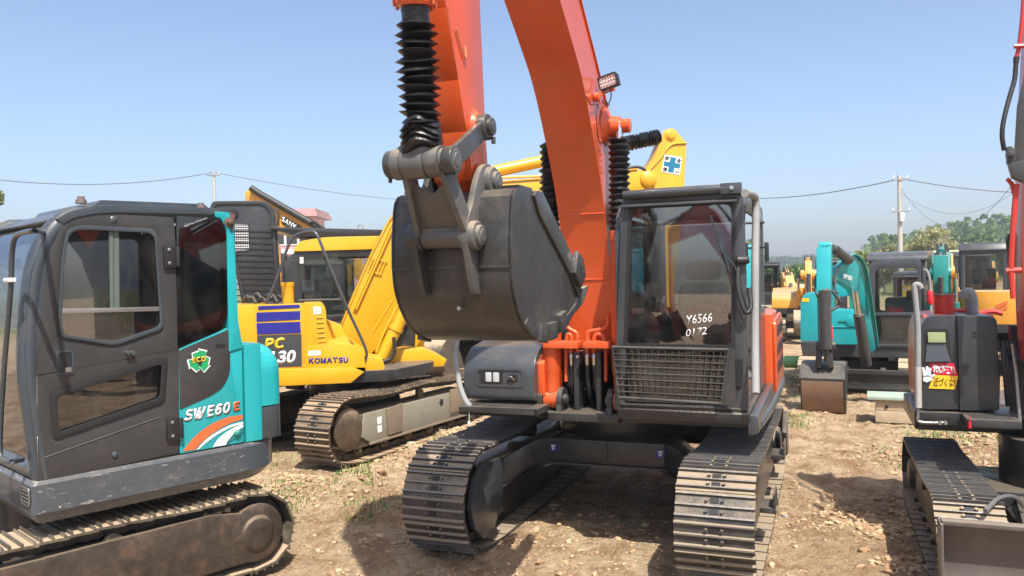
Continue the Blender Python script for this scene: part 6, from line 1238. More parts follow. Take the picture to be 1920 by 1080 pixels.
    letters3('危険!!', M_WHITE, c, F(1750, 699, y_ + .006), F(1792, 701, y_ + .006), F(1746, 683, y_ + .006), bold=.02); letters3('近づくな!', M_BLK, c, F(1749, 724, y_ + .006), F(1789, 725, y_ + .006), F(1752, 708, y_ + .006), bold=.008)
    m = MB(); hz = y_ + .005; W = lambda l: [F(u, v, hz) for u, v in l]
    m.plate(W([(1731, 714), (1730, 704), (1736, 700), (1744, 702), (1750, 706), (1746, 713), (1738, 717)]), (0, .004, 0))
    for a, b, w_ in (((1733, 704), (1730, 689), .012), ((1738, 703), (1738, 687), .012), ((1742, 704), (1744, 690), .011), ((1746, 706), (1753, 703), .010)): m.tube([F(*a, hz + .002), F(*b, hz + .002)], [w_, w_ * .8], 8)
    m.obj('glove_picture', M_WHITE, c)
    # step and lower deck
    m = MB(); m.plate(fp([(1722, 772), (1912, 778), (1912, 800), (1726, 797)], .02, .16), (0, -.5, 0)); m.obj('lower_deck', M_DARK, t, bevel=.01)
    m = MB(); a = F(1802, 774, .16); b = F(1900, 780, .16); m.box(b.x, a.x, .14, .44, a.z - .055, a.z - .0)
    for k in range(7): m.box(b.x + .04, a.x - .04, .17 + k * .035, .18 + k * .035, a.z, a.z + .005)
    m.obj('step', M_GUN, t, bevel=.005)
    p = F(1818, 779, .45); m = MB(); m.tube([p, p - Vector((0, 0, .05))], .003, 5); m.cyl(p - Vector((0, 0, .05)), p - Vector((0, 0, .09)), .010, n=8); m.obj('hanging_plug', M_REDD, t)
    # foam wrapped handrail
    G = lambda u, v: fr.hit(u, v, 1, .22)
    m = MB(); m.tube(bez([G(1727, 541), G(1724, 535), G(1716, 534), G(1715, 545), G(1719, 590), G(1721, 620)], 4), .021, 12); m.tube([G(1721, 620), G(1721, 690)], .022, 12); hr = m.obj('foam_wrapped_handrail', M_FOAMG, t); m = MB(); m.tube([G(1721, 688), G(1722, 764)], .025, 12); m.obj('bubble_wrap', plain('silver_wrap', (.5, .48, .46), .4, .3, bscale=140), hr)
    m = MB(); m.tube(bez([G(1722, 764), G(1721, 780), G(1722, 790), G(1745, 793), G(1775, 792)], 4), .012, 10); m.lathe(G(1762, 792), G(1762, 792) + Vector((0, .03, 0)), [(0, .014), (.03, .014)], 10); m.lathe(G(1772, 792), G(1772, 792) + Vector((0, .03, 0)), [(0, .014), (.03, .014)], 10); m.obj('rail_foot', M_STEEL, hr)
    # hood, exhaust stubs
    m = MB(); m.prism(rpoly([(-1.2, 1.0), (-1.2, 1.5), (-1.0, 1.70), (-.1, 1.74), (-.1, 1.0)], .05, 3), .42, .90, 'x'); m.obj('engine_hood', M_RED, t, bevel=.03)
    p = fr.hit(1770, 588, 1, -.35); m = MB(); m.lathe((p.x, p.y, p.z), (p.x, p.y, p.z + .17), [(0, .075), (.14, .075), (.145, .08), (.165, .08), (.165, .06)], 24); m.obj('air_cleaner_stub', M_RED, t); m = MB(); m.lathe((p.x, p.y, p.z + .15), (p.x, p.y, p.z + .165), [(0, .083), (.015, .083)], 24); m.obj('clamp_band', M_STEEL, t)
    m = MB(); H = lambda u, v: fr.hit(u, v, 1, -.45); m.tube(bez([H(1823, 592), H(1822, 570), H(1820, 556), H(1816, 549), H(1811, 552), H(1809, 560)], 4), .045, 14); m.obj('exhaust_pipe', M_FOAMG, t)
    m = MB(); m.tube(bez([H(1782, 590), H(1800, 582), H(1830, 588), H(1860, 584), H(1880, 588)], 4), .022, 8); m.obj('hood_hinge', M_RED, t)
    m = MB(); m.box(-.2, .33, -.1, .0, 1.0, 1.66)
    for k in range(6): m.tube(bez([fr.hit(1880 + k * 5, 640 + (k % 3) * 14, 1, .1), fr.hit(1884 + k * 6, 690, 1, .2), fr.hit(1890 + k * 4, 760, 1, .1)], 4), .018, 8)
    m.obj('hose_bundle', M_HOSE, t); m = MB(); m.tube([fr.hit(1898, 645, 1, .25), fr.hit(1905, 700, 1, .25), fr.hit(1913, 800, 1, .3)], .012, 8); m.obj('lever_rod', M_STEEL, t)
    # boom, seen edge on at the border of the picture
    yb = .45; E = lambda u, v, y=yb: fr.hit(u, v, 1, y)
    pl = [(1940, -120), (1932, 60), (1924, 200), (1919, 330), (1917, 480), (1920, 600), (1926, 690)]; L_ = [E(u, v) for u, v in pl]; Rr = [p + Vector((-.34, 0, 0)) for p in L_]
    m = MB(); k = len(L_)
    vs = L_ + Rr + [p + Vector((0, -.26, .05)) for p in L_] + [p + Vector((0, -.26, .05)) for p in Rr]; fs = []
    for i in range(k - 1): fs += [(i, i + 1, k + i + 1, k + i), (2 * k + i, 3 * k + i, 3 * k + i + 1, 2 * k + i + 1), (i, 2 * k + i, 2 * k + i + 1, i + 1), (k + i, k + i + 1, 3 * k + i + 1, 3 * k + i)]
    fs += [(0, k, 3 * k, 2 * k), (k - 1, 3 * k - 1, 4 * k - 1, 2 * k - 1)]; fs[-1] = (k - 1, 2 * k - 1, 4 * k - 1, 3 * k - 1); m.add(vs, fs); bo = m.obj('boom', M_RED, t, bevel=.012)
    m = MB(); m.tube(bez([E(1922, -60, .5), E(1917, 30, .5), E(1911, 85, .5), E(1906, 108, .5)], 4), .014, 8); m.tube([E(1901, 87, .52), E(1920, 86, .52)], .016, 8); m.tube(bez([E(1906, 345, .5), E(1900, 420, .5), E(1896, 500, .5), E(1900, 560, .5)], 5), .018, 8); m.tube([E(1889, 336, .52), E(1897, 345, .5), E(1904, 372, .48)], .014, 8); m.tube([E(1886, 508, .5), E(1915, 506, .5)], .02, 8); m.objs('hydraulic_pipe', M_RED, bo)
    m = MB(); m.lathe(E(1905, 118, .5), E(1906, 108, .5), [(0, .018), (.04, .02)], 10); m.tube(bez([E(1905, 118, .5), E(1902, 150, .5), E(1892, 185, .52), E(1882, 225, .54), E(1879, 255, .54), E(1883, 282, .52)], 6), .016, 10); m.obj('rubber_hose', M_HOSE, bo)
    m = MB(); m.plate([E(1884, 278, .5), E(1893, 275, .5), E(1903, 284, .5), (E(1903, 318, .5)), E(1886, 308, .5)], (0, .05, 0)); m.plate([E(1888, 310, .5), E(1920, 300, .5), E(1920, 345, .5), E(1895, 335, .5)], (0, .07, 0)); m.lathe(E(1893, 292, .5), E(1893, 292, .5) + Vector((0, .08, 0)), [(0, .03), (.08, .02)], 8); m.plate([E(1906, 200, .48), E(1925, 120, .48), E(1925, 330, .48), (E(1900, 300, .48))], (0, .03, 0)); m.obj('cylinder_bracket', M_GUN, bo, bevel=.006)
    q = xz(rpoly([(p.x, p.z) for p in (E(1893, 505, .1), E(1887, 450, .1), E(1893, 435, .1), E(1925, 433, .1), E(1925, 505, .1))], [.02, .08, .06, .02, .02], 4), .1); m = MB(); m.plate(q, (0, -.05, 0)); cb = m.obj('mirror', M_BLK, t, bevel=.01)
    return t
def teal_right_excavator(fr):
    t = thing('mini_excavator', 'teal mini excavator with a dark cab, its brown bucket resting on the ground', 'excavator', fr)
    track(t, .58, .98, -1.22, 1.26, .58, M_TRKD, 34, None, None, .01, .02, detail=False, out=1); track(t, -.98, -.58, -1.22, 1.26, .58, M_TRKD, 34, None, None, .01, .02, detail=False, out=-1)
    m = MB(); m.box(-.58, .58, -.4, .4, .2, .5); m.cyl((0, 0, .45), (0, 0, .66), .4, n=24); m.obj('undercarriage_frame', M_DARK, t)
    F = lambda u, v, y=.9: fr.hit(u, v, 1, y)
    def fp(pts, r, y, seg=4): P = [F(u, v, y) for u, v in pts]; return xz(rpoly([(p.x, p.z) for p in P], r, seg), y)
    def vp(m, pts, r, y, d): m.plate(fp(pts, r, y), (0, d, 0)); return m
    vp(MB(), [(1500, 640), (1758, 640), (1755, 672), (1505, 668)], .04, .86, -2.0).obj('deck', M_GREY, t, bevel=.02)
    vp(MB(), [(1501, 640), (1501, 565), (1508, 550), (1532, 548), (1560, 548), (1560, 640)], [.02, .06, .06, .02, .02, .02], .7, -1.6).obj('side_cover', M_TEAL, t, bevel=.03)
    sd = t.children[-1]; decal('warning_label', fp([(1504, 566), (1504, 559), (1517, 559), (1517, 566)], .004, .701), (0, .004, 0), M_YDEC, sd)
    c = vp(MB(), [(1556, 646), (1559, 582), (1600, 581), (1608, 600), (1607, 646)], [.02, .04, .05, .04, .02], .98, -.9).obj('front_cover', M_TEAL, t, bevel=.03)
    vp(MB(), [(1572, 604), (1572, 601), (1587, 601), (1587, 604)], .005, .983, .01).obj('cover_handle', M_TEAL2, c); m = MB(); p = F(1598, 602, .985); m.lathe(p, p + Vector((0, .02, 0)), [(0, .10), (.015, .10), (.02, .09)], 24); m.tube([F(1557, 613, .99), F(1607, 613, .99)], .008, 6); m.obj('round_boss', M_TEAL, c)
    vp(MB(), [(1562, 548), (1564, 528), (1592, 533), (1590, 556), (1566, 556)], .03, .2, -.8).obj('hood', M_TEAL, t, bevel=.03)
    vp(MB(), [(1595, 640), (1592, 548), (1606, 546), (1612, 640)], .02, .6, -.6).obj('cab_side_fender', M_TEAL2, t, bevel=.02)
    # cab
    cb = MB(); cb.ring(fp([(1630, 650), (1630, 490), (1728, 484), (1728, 652)], [.03, .10, .10, .03], .9), fp([(1640, 645), (1641, 505), (1720, 502), (1720, 645)], [.02, .08, .08, .02], .9), (0, -.06, 0))
    vp(cb, [(1640, 592), (1640, 586), (1720, 586), (1720, 592)], 0, .9, -.03)
    for x, s in ((-1.0, 1), (-.15, -1)): cb.ring(yz(rpoly([(-.3, .6), (.88, .6), (.80, 2.25), (.6, 2.32), (-.3, 2.32)], [.02, .02, .1, .1, .1], 4), x), yz(rpoly([(-.18, 1.2), (.74, 1.2), (.68, 2.14), (.5, 2.22), (-.18, 2.22)], .06, 4), x), (.05 * s, 0, 0))
    cb.box(-.98, -.18, -.32, -.28, .6, 1.3); cb.ring(xz(rrect(-.98, 1.25, -.18, 2.3, .05), -.3), xz(rrect(-.9, 1.35, -.26, 2.2, .05), -.3), (0, .03, 0)); cab = cb.obj('cab', M_GREY, t, bevel=.015)
    m = MB(); m.prism(rpoly([(-.34, 2.28), (.86, 2.22), (.84, 2.30), (.7, 2.37), (-.2, 2.40)], [.02, .03, .06, .08, .06], 4), -1.03, -.12, 'x'); m.obj('roof', M_GREY, cab, bevel=.05, seg=4)
    vp(MB(), [(1640, 586), (1641, 505), (1720, 502), (1720, 586)], [.02, .08, .08, .02], .87, -.006).obj('windshield', M_G4, cab); vp(MB(), [(1640, 645), (1640, 592), (1720, 592), (1720, 645)], .02, .87, -.006).obj('lower_windscreen', M_G4, cab)
    for x in (-.985, -.17): m = MB(); m.plate(yz(rpoly([(-.18, 1.2), (.74, 1.2), (.68, 2.14), (.5, 2.22), (-.18, 2.22)], .06, 4), x), (.004, 0, 0)); m.obj('side_window', M_G4, cab)
    m = MB(); m.prism(rrect(-.78, 1.0, -.36, 1.6, .08), .0, .14, 'y'); m.box(-.8, -.34, .05, .5, .8, 1.0); m.obj('seat', plain('seat_green', (.10, .15, .14), .8), cab, bevel=.03); m = MB()
    for x in (-.66, -.48): m.tube([(x, .7, .7), (x, .66, 1.15)], .012, 6)
    for x in (-.9, -.26): m.tube([(x, .5, .9), (x, .55, 1.25)], .015, 6)
    m.objs('lever', M_BLK, cab); p = F(1678, 582, .6); m = MB(); m.box(p.x - .12, p.x + .12, .58, .62, p.z - .07, p.z + .05); m.objs('red_ribbon', M_RIB, cab, bevel=.02)
    m = MB(); m.tube(bez([F(1732, 506, .93), F(1738, 508, .95), F(1744, 530, .95), F(1746, 590, .95)], 5), .02, 8); hr = m.obj('handrail', M_FOAMG, cab); m = MB(); m.lathe(F(1744, 545, .95), F(1746, 572, .95), [(0, .03), (.05, .05), (.1, .04), (.16, .055), (.22, .03)], 10); m.objs('red_ribbon', M_RIB, hr)
    # blade
    m = MB(); m.prism([(1.75, .19), (1.72, .36), (1.76, .50), (1.70, .50), (1.67, .36), (1.70, .19)], -1.0, .145, 'x'); m.prism([(1.80, .43), (1.80, .50), (1.72, .50), (1.72, .43)], -1.0, .15, 'x'); m.prism([(1.80, .19), (1.80, .24), (1.72, .22), (1.72, .19)], -1.0, .15, 'x'); m.obj('dozer_blade', M_GUN, t, bevel=.006)
    m = MB(); beam(m, (.3, .3, .35), (.1, 1.7, .35), .16, .14, .08); beam(m, (-.3, .3, .35), (-.4, 1.7, .35), .16, .14, .08); m.objs('blade_arm', M_DARK, t)
    # boom: turned to the machine's right, traced on a plane of its own depth
    Q = lambda u, v, y: fr.hit(u, v, 1, y)
    m = MB(); pts = [(1562, 502, 2.5), (1578, 497, 2.4), (1590, 480, 2.25), (1604, 478, 2.1), (1616, 500, 1.9), (1626, 550, 1.6), (1634, 600, 1.35), (1643, 655, 1.1), (1631, 664, 1.1), (1619, 612, 1.35), (1608, 562, 1.6), (1596, 543, 2.0), (1578, 530, 2.3), (1562, 521, 2.5)]
    a = [Q(*p) for p in pts]; m.slab(a, [p + Vector((.10, -.10, 0)) for p in a]); bo = m.obj('boom', M_TEAL, t, bevel=.012)
    letters3('SK60', M_WHITEP, bo, Q(1581, 522, 2.34), Q(1598, 527, 2.24), Q(1581, 513, 2.34), bold=.03)
    m = MB()
    for k in range(3): m.tube(bez([Q(1580 + k * 3, 492 - k * 2, 2.35), Q(1598 + k * 3, 475 + k, 2.15), Q(1617 + k * 3, 498, 1.9), Q(1628 + k * 3, 555, 1.6), Q(1643 + k * 2, 650, 1.2)], 5), .015, 6)
    m.objs('hydraulic_pipe', M_TEAL2, bo)
    m = MB(); beam(m, Q(1546, 466, 2.9), Q(1546, 560, 3.0), .26, .30, .20); beam(m, Q(1546, 560, 3.0), Q(1547, 664, 3.05), .30, .16, .18)
    m.box(*sorted((Q(1536, 460, 2.9).x, Q(1541, 460, 2.9).x)), 2.75, 3.0, Q(1536, 486, 2.9).z, Q(1536, 458, 2.9).z); m.box(*sorted((Q(1553, 460, 2.9).x, Q(1559, 460, 2.9).x)), 2.75, 3.0, Q(1536, 486, 2.9).z, Q(1536, 458, 2.9).z)
    m.cyl(Q(1535, 461, 2.88), Q(1560, 461, 2.88), .06, n=16); ar = m.obj('arm', M_TEAL, t, bevel=.01)
    m = MB(); m.tube([Q(1561, 466, 2.8), Q(1566, 469, 2.7), Q(1567, 469, 2.7), Q(1592, 488, 2.3)], [.03, .03, .075, .075], 14); m.lathe(Q(1560, 465, 2.8), Q(1563, 467, 2.78), [(0, .06), (.05, .06)], 12); m.obj('arm_cylinder', M_GUN, t)
    m = MB(); m.tube([Q(1545, 542, 3.2), Q(1546, 545, 3.2), Q(1549, 655, 3.25)], [.05, .085, .085], 16); m.tube([Q(1549, 655, 3.25), Q(1551, 678, 3.2)], .04, 10); m.obj('bucket_cylinder', M_GUN, t)
    m = MB(); m.tube([Q(1603, 545, 1.9), Q(1610, 592, 1.7)], .045, 12); m.obj('piston_rod', M_CHROME, t); m = MB(); m.tube([Q(1610, 590, 1.7), Q(1625, 684, 1.4)], .085, 14); m.obj('boom_cylinder', M_GUN, t)
    m = MB(); m.tube(bez([Q(1561, 520, 2.95), Q(1557, 540, 3.0), Q(1568, 555, 3.0), Q(1574, 565, 3.0), Q(1570, 575, 3.0), Q(1556, 584, 3.1)], 6), .02, 8); m.tube(bez([Q(1538, 500, 3.0), Q(1530, 520, 3.05), Q(1529, 545, 3.1), Q(1536, 560, 3.2)], 5), .018, 8); m.tube(bez([Q(1573, 500, 2.5), Q(1566, 520, 2.7), Q(1567, 545, 2.8), Q(1572, 550, 2.8)], 5), .015, 8); m.objs('rubber_hose', M_HOSE, t)
    m = MB(); p = Q(1555, 625, 3.2); m.lathe(p + Vector((0, 0, .18)), p - Vector((0, 0, .12)), [(0, .03), (.1, .045), (.26, .05), (.3, .03)], 10); m.obj('red_cover', M_RIB, t)
    m = MB(); beam(m, Q(1536, 645, 3.1), Q(1535, 690, 3.15), .10, .12, .08); beam(m, Q(1556, 650, 3.1), Q(1559, 690, 3.15), .10, .10, .06); m.lathe(Q(1530, 648, 3.15), Q(1562, 648, 3.15), [(0, .06), (.27, .06)], 14); m.objs('bucket_link', M_GUN, t, bevel=.006)
    yb = 3.1; A = lambda u, v, y=yb: fr.hit(u, v, 1, y); zt, zb = A(1540, 686).z, A(1540, 780, 3.0).z; x1, x0 = A(1503, 700).x, A(1582, 700).x
    m = MB(); zc = A(1540, 713).z; pr = [(2.62, zt + .03), (2.9, zt + .05), (3.1, zt - .02), (3.22, zc + .04), (3.20, zc - .10), (3.08, zb + .10), (2.96, zb + .0), (2.94, zb + .02), (3.04, zb + .12), (3.15, zc - .1), (3.17, zc + .03), (3.07, zt - .05), (2.9, zt + .02), (2.62, zt)]
    m.prism(pr, x0, x1, 'x'); sd = [(2.62, zt + .02), (2.9, zt + .045), (3.09, zt - .02), (3.20, zc + .03), (3.18, zc - .10), (3.06, zb + .10), (2.95, zb + .02), (2.66, zt - .22)]; m.prism(sd, x0 - .02, x0, 'x'); m.prism(sd, x1, x1 + .02, 'x'); bk = m.obj('bucket', M_GUN, t)
    m = MB(); m.prism([(3.225, zc + .0), (3.205, zc - .10), (3.085, zb + .10), (2.965, zb + .0), (2.955, zb), (3.07, zb + .1), (3.19, zc - .1), (3.21, zc)], x0 + .005, x1 - .005, 'x'); m.obj('rusty_lip', plain('rusty_bucket', (.24, .155, .10), .8, bscale=14), bk)
    for k in range(4): x = x0 + .05 + k * (x1 - x0 - .1) / 3; m = MB(); m.slab([Vector((x - .03, 3.0, zb + .05)), Vector((x + .03, 3.0, zb + .05)), Vector((x + .03, 2.94, zb + .05)), Vector((x - .03, 2.94, zb + .05))], [Vector((x - .02, 2.92, zb - .10)), Vector((x + .02, 2.92, zb - .10)), Vector((x + .02, 2.90, zb - .10)), Vector((x - .02, 2.90, zb - .10))]); m.obj('tooth', M_TRKD, bk)
    return t
def far_excavator(label, x, y, deg, s, pm, cm, pose, cabside=-1, hood=None, name='crawler_excavator', cream=None, bw=.42, grp='excavators parked far behind'):
    """distant machine: tracks, deck, hood, cab with panes, boom, arm, cylinders and bucket; pose = foot, elbow, tip, arm end in (y, z)"""
    t = thing(name, label, 'excavator', loc=(x, y, 0), deg=deg); hm = hood or pm
    def O(m, n, mat, par=t, **k):
        m.v = [(a * s, b * s, c * s) for a, b, c in m.v]; return m.obj(n, mat, par, **k)
    for x0 in (-1.22, .74):
        m = MB(); pth, _, _ = track_path(-1.75, 1.75, .74, .35, .35); q, _ = resample(pth, 60); m.prism([(a, b) for a, b in q], x0, x0 + .48, 'x')
        for a, b in q[::2]: m.box(x0 - .004, x0 + .484, a - .03, a + .03, b - .03, b + .03)
        tr = O(m, 'track', M_TRKD)
    m = MB(); m.box(-.74, .74, -.5, .5, .35, .6); m.cyl((0, 0, .55), (0, 0, .9), .5, n=20); O(m, 'undercarriage_frame', M_DARK)
    m = MB(); m.prism(rpoly([(-1.2, 1.1), (-1.2, -1.5), (-.8, -2.0), (.8, -2.0), (1.2, -1.5), (1.2, 1.1)], [.03, .3, .3, .3, .3, .03], 4), .88, 1.05, 'z'); O(m, 'deck', M_DARK)
    m = MB(); m.prism(rpoly([(-1.2, -.6), (-1.2, -1.5), (-.8, -2.0), (.8, -2.0), (1.2, -1.5), (1.2, -.6)], [.03, .3, .3, .3, .3, .03], 4), 1.05, 1.72, 'z'); O(m, 'engine_hood', hm, bevel=.05)
    c0, c1 = (-1.2, -.25) if cabside < 0 else (.25, 1.2); e0, e1 = (.35, 1.18) if cabside < 0 else (-1.18, -.35)
    m = MB(); m.prism(rpoly([(-.6, 1.05), (-.6, 1.7), (.7, 1.6), (1.0, 1.4), (1.05, 1.05)], .06, 3), e0, e1, 'x'); O(m, 'side_cover', hm, bevel=.04)
    m = MB(); m.ring(xz(rrect(c0, 1.05, c1, 2.7, .1), 1.1), xz(rrect(c0 + .1, 1.45, c1 - .1, 2.55, .08), 1.1), (0, -.08, 0)); m.box(c0, c1, -.5, 1.08, 1.05, 1.4); m.ring(xz(rrect(c0, 1.4, c1, 2.66, .05), -.5), xz(rrect(c0 + .12, 1.6, c1 - .12, 2.5, .06), -.5), (0, .06, 0))
    for xx, sg in ((c0, 1), (c1, -1)): m.ring(yz(rpoly([(-.5, 1.3), (1.05, 1.3), (1.0, 2.65), (-.5, 2.65)], .06, 3), xx), yz(rpoly([(-.35, 1.5), (.92, 1.5), (.88, 2.5), (-.35, 2.5)], .06, 3), xx), (sg * .06, 0, 0))
    cb = O(m, 'cab', cm, bevel=.012 * s); m = MB(); m.prism([(-.55, 2.6), (1.14, 2.6), (1.0, 2.74), (-.45, 2.76)], c0 - .02, c1 + .02, 'x'); O(m, 'roof', cream or cm, cb, bevel=.04 * s)
    m = MB(); m.box(c0 + .1, c1 - .1, 1.04, 1.05, 1.45, 2.55); O(m, 'windshield', M_G4, cb); m = MB(); m.box(c0 + .1, c1 - .1, -.48, -.47, 1.55, 2.52); O(m, 'rear_window', M_G4, cb); m = MB(); m.box(c0 + .01, c0 + .02, -.35, .92, 1.5, 2.5); O(m, 'side_window', M_G4, cb); m = MB(); m.box(c1 - .02, c1 - .01, -.35, .92, 1.5, 2.5); O(m, 'side_window', M_G4, cb)
    m = MB(); m.box(c0 + .25, c1 - .25, -.1, .35, 1.3, 1.6); m.box(c0 + .25, c1 - .25, -.15, .0, 1.5, 2.2); O(m, 'seat', M_SEAT, cb, bevel=.04)
    f, e, tp, ae = [Vector((0, a, b)) for a, b in pose]; X = Vector((1, 0, 0))
    m = MB(); beam(m, f, e, .45, .62, bw); beam(m, e, tp, .62, .32, bw); m.lathe(e - X * bw * .51, e + X * bw * .51, [(0, .3), (bw * 1.02, .3)], 20); bo = O(m, 'boom', pm, bevel=.015 * s)
    m = MB(); k = tp + (tp - ae).normalized() * .45; beam(m, k, tp.lerp(ae, .12), .22, .48, bw * .8); beam(m, tp.lerp(ae, .12), ae, .48, .22, bw * .75); m.lathe(tp - X * .24, tp + X * .24, [(0, .16), (.48, .16)], 16); O(m, 'arm', pm, bevel=.012 * s)
    m = MB(); a = e + Vector((0, -.1, .42)); m.tube([a, a.lerp(k, .55)], .08, 12); ac = O(m, 'arm_cylinder', pm); m = MB(); m.tube([a.lerp(k, .5), k], .045, 10); O(m, 'piston_rod', M_CHROME, ac)
    for xx in (-.32, .32): m = MB(); a = Vector((xx, f.y + .45, 1.15)); b = f.lerp(e, .72); b.x = xx; m.tube([a, a.lerp(b, .55)], .08, 12); bc = O(m, 'boom_cylinder', pm); m = MB(); m.tube([a.lerp(b, .5), b], .045, 10); O(m, 'piston_rod', M_CHROME, bc)
    n2 = (ae - tp).normalized(); side = Vector((0, -n2.z, n2.y)); side = side if side.y > 0 else -side
    m = MB(); a = tp.lerp(ae, .05) + side * .35; b = tp.lerp(ae, .85) + side * .30; m.tube([a, a.lerp(b, .6)], .07, 12); O(m, 'bucket_cylinder', M_GUN); m = MB(); m.tube([a.lerp(b, .55), b], .04, 10); m.tube([b, ae + side * .1 + n2 * .2], .05, 8); O(m, 'bucket_link', M_CHROME)
    m = MB(); bucket_shape(m, (ae.y - .05, ae.z - .40), .45, -.48, .48, 10); O(m, 'bucket', M_TRKD)
    m = MB()
    for k_ in range(3): q0 = bez([f + Vector((.1 * k_ - .1, -.1, .5)), f.lerp(e, .6) + Vector((.1 * k_ - .1, -.35, .3)), e + Vector((.1 * k_ - .1, -.1, .5)), e.lerp(tp, .6) + Vector((.1 * k_ - .1, 0, .35)), tp + Vector((.1 * k_ - .1, .05, .25))], 4); m.tube(q0, .022, 6)
    O(m, 'hydraulic_hose', M_HOSE, bo)
    return t
def far_machines():
    # arm and boom machine with the name plate, left background: faces left
    fr = Frame(-4.6, 21, 90); t = far_excavator('amber excavator whose boom with black hoses rises above the open black engine hood', -4.6, 21, 90, 1, M_YEL2, M_DARK, ((.5, 1.5), (1.0, 1.9), (1.2, 2.0), (1.3, .9)), bw=.3)
    for n in ('boom', 'arm', 'boom_cylinder', 'arm_cylinder', 'bucket_cylinder', 'bucket_link', 'bucket'):
        for c in [c for c in t.children if c.name.split('.')[0] == n]:
            for g in list(c.children): bpy.data.objects.remove(g)
            bpy.data.objects.remove(c)
    Q = lambda u, v, x=0: fr.hit(u, v, 0, x)
    m = MB(); o = [(459, 372), (458, 360), (472, 352), (482, 358), (500, 372), (545, 398), (600, 430), (660, 470), (700, 520), (690, 540), (640, 500), (590, 452), (560, 434), (525, 432), (505, 420), (500, 395), (478, 378), (470, 383)]; m.plate([Q(u, v) for u, v in o], (.32, 0, 0)); bo = m.obj('boom', M_YEL2, t, bevel=.02)
    m = MB(); m.plate([Q(u, v, -.01) for u, v in [(459, 374), (470, 383), (500, 395), (522, 470), (536, 560), (520, 600), (500, 520), (470, 420)]], (.28, 0, 0)); m.obj('arm', M_YEL2, t, bevel=.02)
    m = MB(); m.tube(bez([Q(470, 352, -.1), Q(490, 365, -.1), Q(520, 382, -.1), Q(560, 405, -.1), Q(600, 428, -.1), Q(640, 455, -.1)], 6), .085, 10); m.obj('hose_sleeve', M_HOSE, bo)
    m = MB(); m.plate([Q(u, v, -.01) for u, v in [(527, 410), (533, 406), (566, 425), (560, 433), (548, 432), (530, 420)]], (-.02, 0, 0)); pl = m.obj('name_plate', M_BLK, bo); letters3('SANY', M_WHITE, pl, Q(527, 414, -.05), Q(553, 431, -.05), Q(530, 405, -.05), bold=.03)
    m = MB(); m.tube(bez([Q(506, 392, -.1), Q(516, 393, -.12), Q(522, 402, -.12), Q(521, 418, -.12), Q(515, 427, -.1)], 5), .03, 8); m.tube(bez([Q(575, 420, -.2), Q(590, 415, -.2), Q(600, 425, -.2), Q(610, 428, -.2)], 4), .02, 6); m.objs('rubber_hose', M_HOSE, bo)
    # machine hidden behind the raised bucket
    far_excavator('dirty excavator behind the raised grey bucket with its own bucket on the ground', -.35, 18.3, 151, .95, M_YEL, M_DARK, ((.5, 1.5), (1.9, 2.9), (3.0, 2.7), (2.75, 1.0)))
    far_excavator('distant pale yellow excavator with a black cab beside the orange vent cover', 10.9, 32, 168, .9, M_YEL2, M_BLK, ((.5, 1.5), (1.3, 2.0), (2.2, 1.7), (2.6, .9)), cabside=1, hood=M_CREAM)
    far_excavator('distant machine with a dark glazed cab left of the teal boom', 9.3, 25, 160, .9, M_YEL2, M_DARK, ((.5, 1.5), (1.2, 2.3), (1.9, 2.2), (2.2, 1.0)), bw=.25)
    p = at(1776, 560, 21); far_excavator('amber excavator with a ribbed upright arm right of the dark cab', p.x + .75, 22.5, 152, .92, M_YEL2, M_GREY, ((.5, 1.5), (1.5, 2.35), (2.2, 2.15), (2.3, 1.0)), hood=M_YEL)
    p = at(1836, 560, 15); far_excavator('dark green excavator with an upright boom behind the grey exhaust pipe', p.x + .15, 16.5, 150, .74, M_TEAL2, M_GREY, ((.5, 1.4), (1.4, 2.95), (2.2, 2.7), (2.1, 1.1)), cabside=1)
    p = at(1846, 560, 22); far_excavator('far excavator with a cream cab roof right of the green boom', p.x + .8, 24, 160, .95, M_YEL2, M_GREY, ((.5, 1.5), (1.4, 2.2), (2.4, 1.9), (2.5, .8)), cream=M_CREAM, cabside=1)
    p = at(2020, 560, 15); f = Frame(p.x, 16.6, -32); q = far_excavator('small yellow excavator turned away with orange flash marks on its hood by the red boom', p.x, 16.6, -32, .94, M_YEL2, M_GREY, ((.5, 1.5), (1.4, 1.9), (2.2, 1.7), (2.3, .8)))
    for k in (0, 1): yy = -2.0 * .94 - .006; m = MB(); m.plate([f.hit(u, v + k * 9, 1, yy) for u, v in ((1868 + k * 4, 572), (1890, 564), (1889, 569), (1868, 580))], (0, -.01, 0)); m.obj('orange_flash', M_ODEC, q)

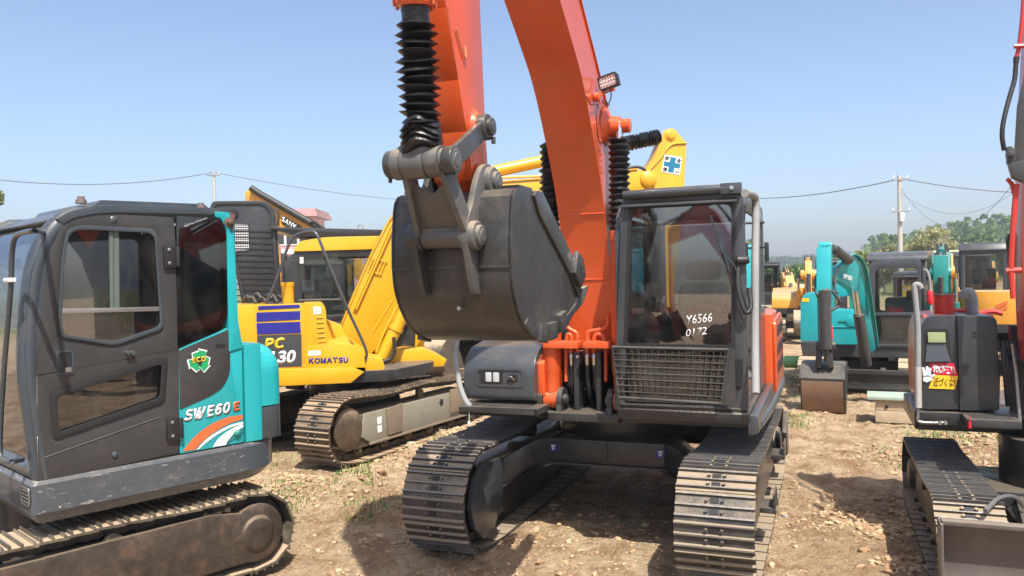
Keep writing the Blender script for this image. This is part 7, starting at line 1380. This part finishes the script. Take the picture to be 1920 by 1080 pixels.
def reflection_machines():
    """unseen machines added behind the viewer so the cab windows have something to reflect"""
    g = 'unseen excavators added for window reflections'
    P = ((.5, 1.5), (1.9, 3.6), (3.2, 3.0), (3.0, 1.0))
    for lab, x, y, d, pm in (('unseen orange excavator with a raised boom, added behind the viewer for reflections', -10.5, -9.0, -55, M_ORANGE), ('unseen charcoal and red excavator added behind the viewer for reflections', -5.0, -9.5, 75, M_RED), ('unseen teal excavator added straight behind the viewer for reflections', 1.8, -8.5, -70, M_TEAL),
            ('unseen yellow excavator added furthest left for reflections', -14.0, -5.5, -60, M_YEL), ('unseen red excavator with its side turned to the row, added at right for reflections', 8.4, -3.2, 60, M_RED), ('unseen orange excavator added furthest right for reflections', 11.6, .6, 125, M_ORANGE), ('unseen yellow excavator added in the right hand corner for reflections', 12.5, -4.5, 70, M_YEL), ('unseen red excavator added side on at right for reflections', 12.2, 4.2, 170, M_RED)):
        far_excavator(lab, x, y, d, 1.0, pm, M_DARK, P, grp=g)
# ---------------------------------------------------------------- build
FO = Frame(1.005, 7.12, 158.4); FS = Frame(-3.23, 5.655, 137.3); FYT = Frame(-2.22, 10.78, 180 - 28.8); FY = Frame(-2.22, 10.78, -76.9)
FR = Frame(3.99, 5.76, 158.4); FT = Frame(6.3, 14.3, 153)
for f_, a_ in ((FO, (-1.25, -.74)), (FO, (.74, 1.25))): FOOT.append((f_, *a_, -1.5, 1.5))
for a_ in ((-.94, -.54), (.54, .94)): FOOT.append((FS, *a_, -1.05, 1.1))
for a_ in ((-1.24, -.74), (.74, 1.24)): FOOT.append((FYT, *a_, -1.5, 1.5))
for a_ in ((-.98, -.58), (.58, .98)): FOOT.append((FR, *a_, -1.0, 1.0)); FOOT.append((FT, *a_, -1.0, 1.0))
build_ground(); clods(); grass(); woods(); trees(); poles(); house(); box_and_roll(FT); stones()
orange_excavator(FO)
teal_left_excavator(FS)
yellow_excavator(FY, FYT)
orange_right_excavator(FR)
teal_right_excavator(FT)
far_machines()
reflection_machines()  # out of view, added only for reflections in the cab glass
haze()
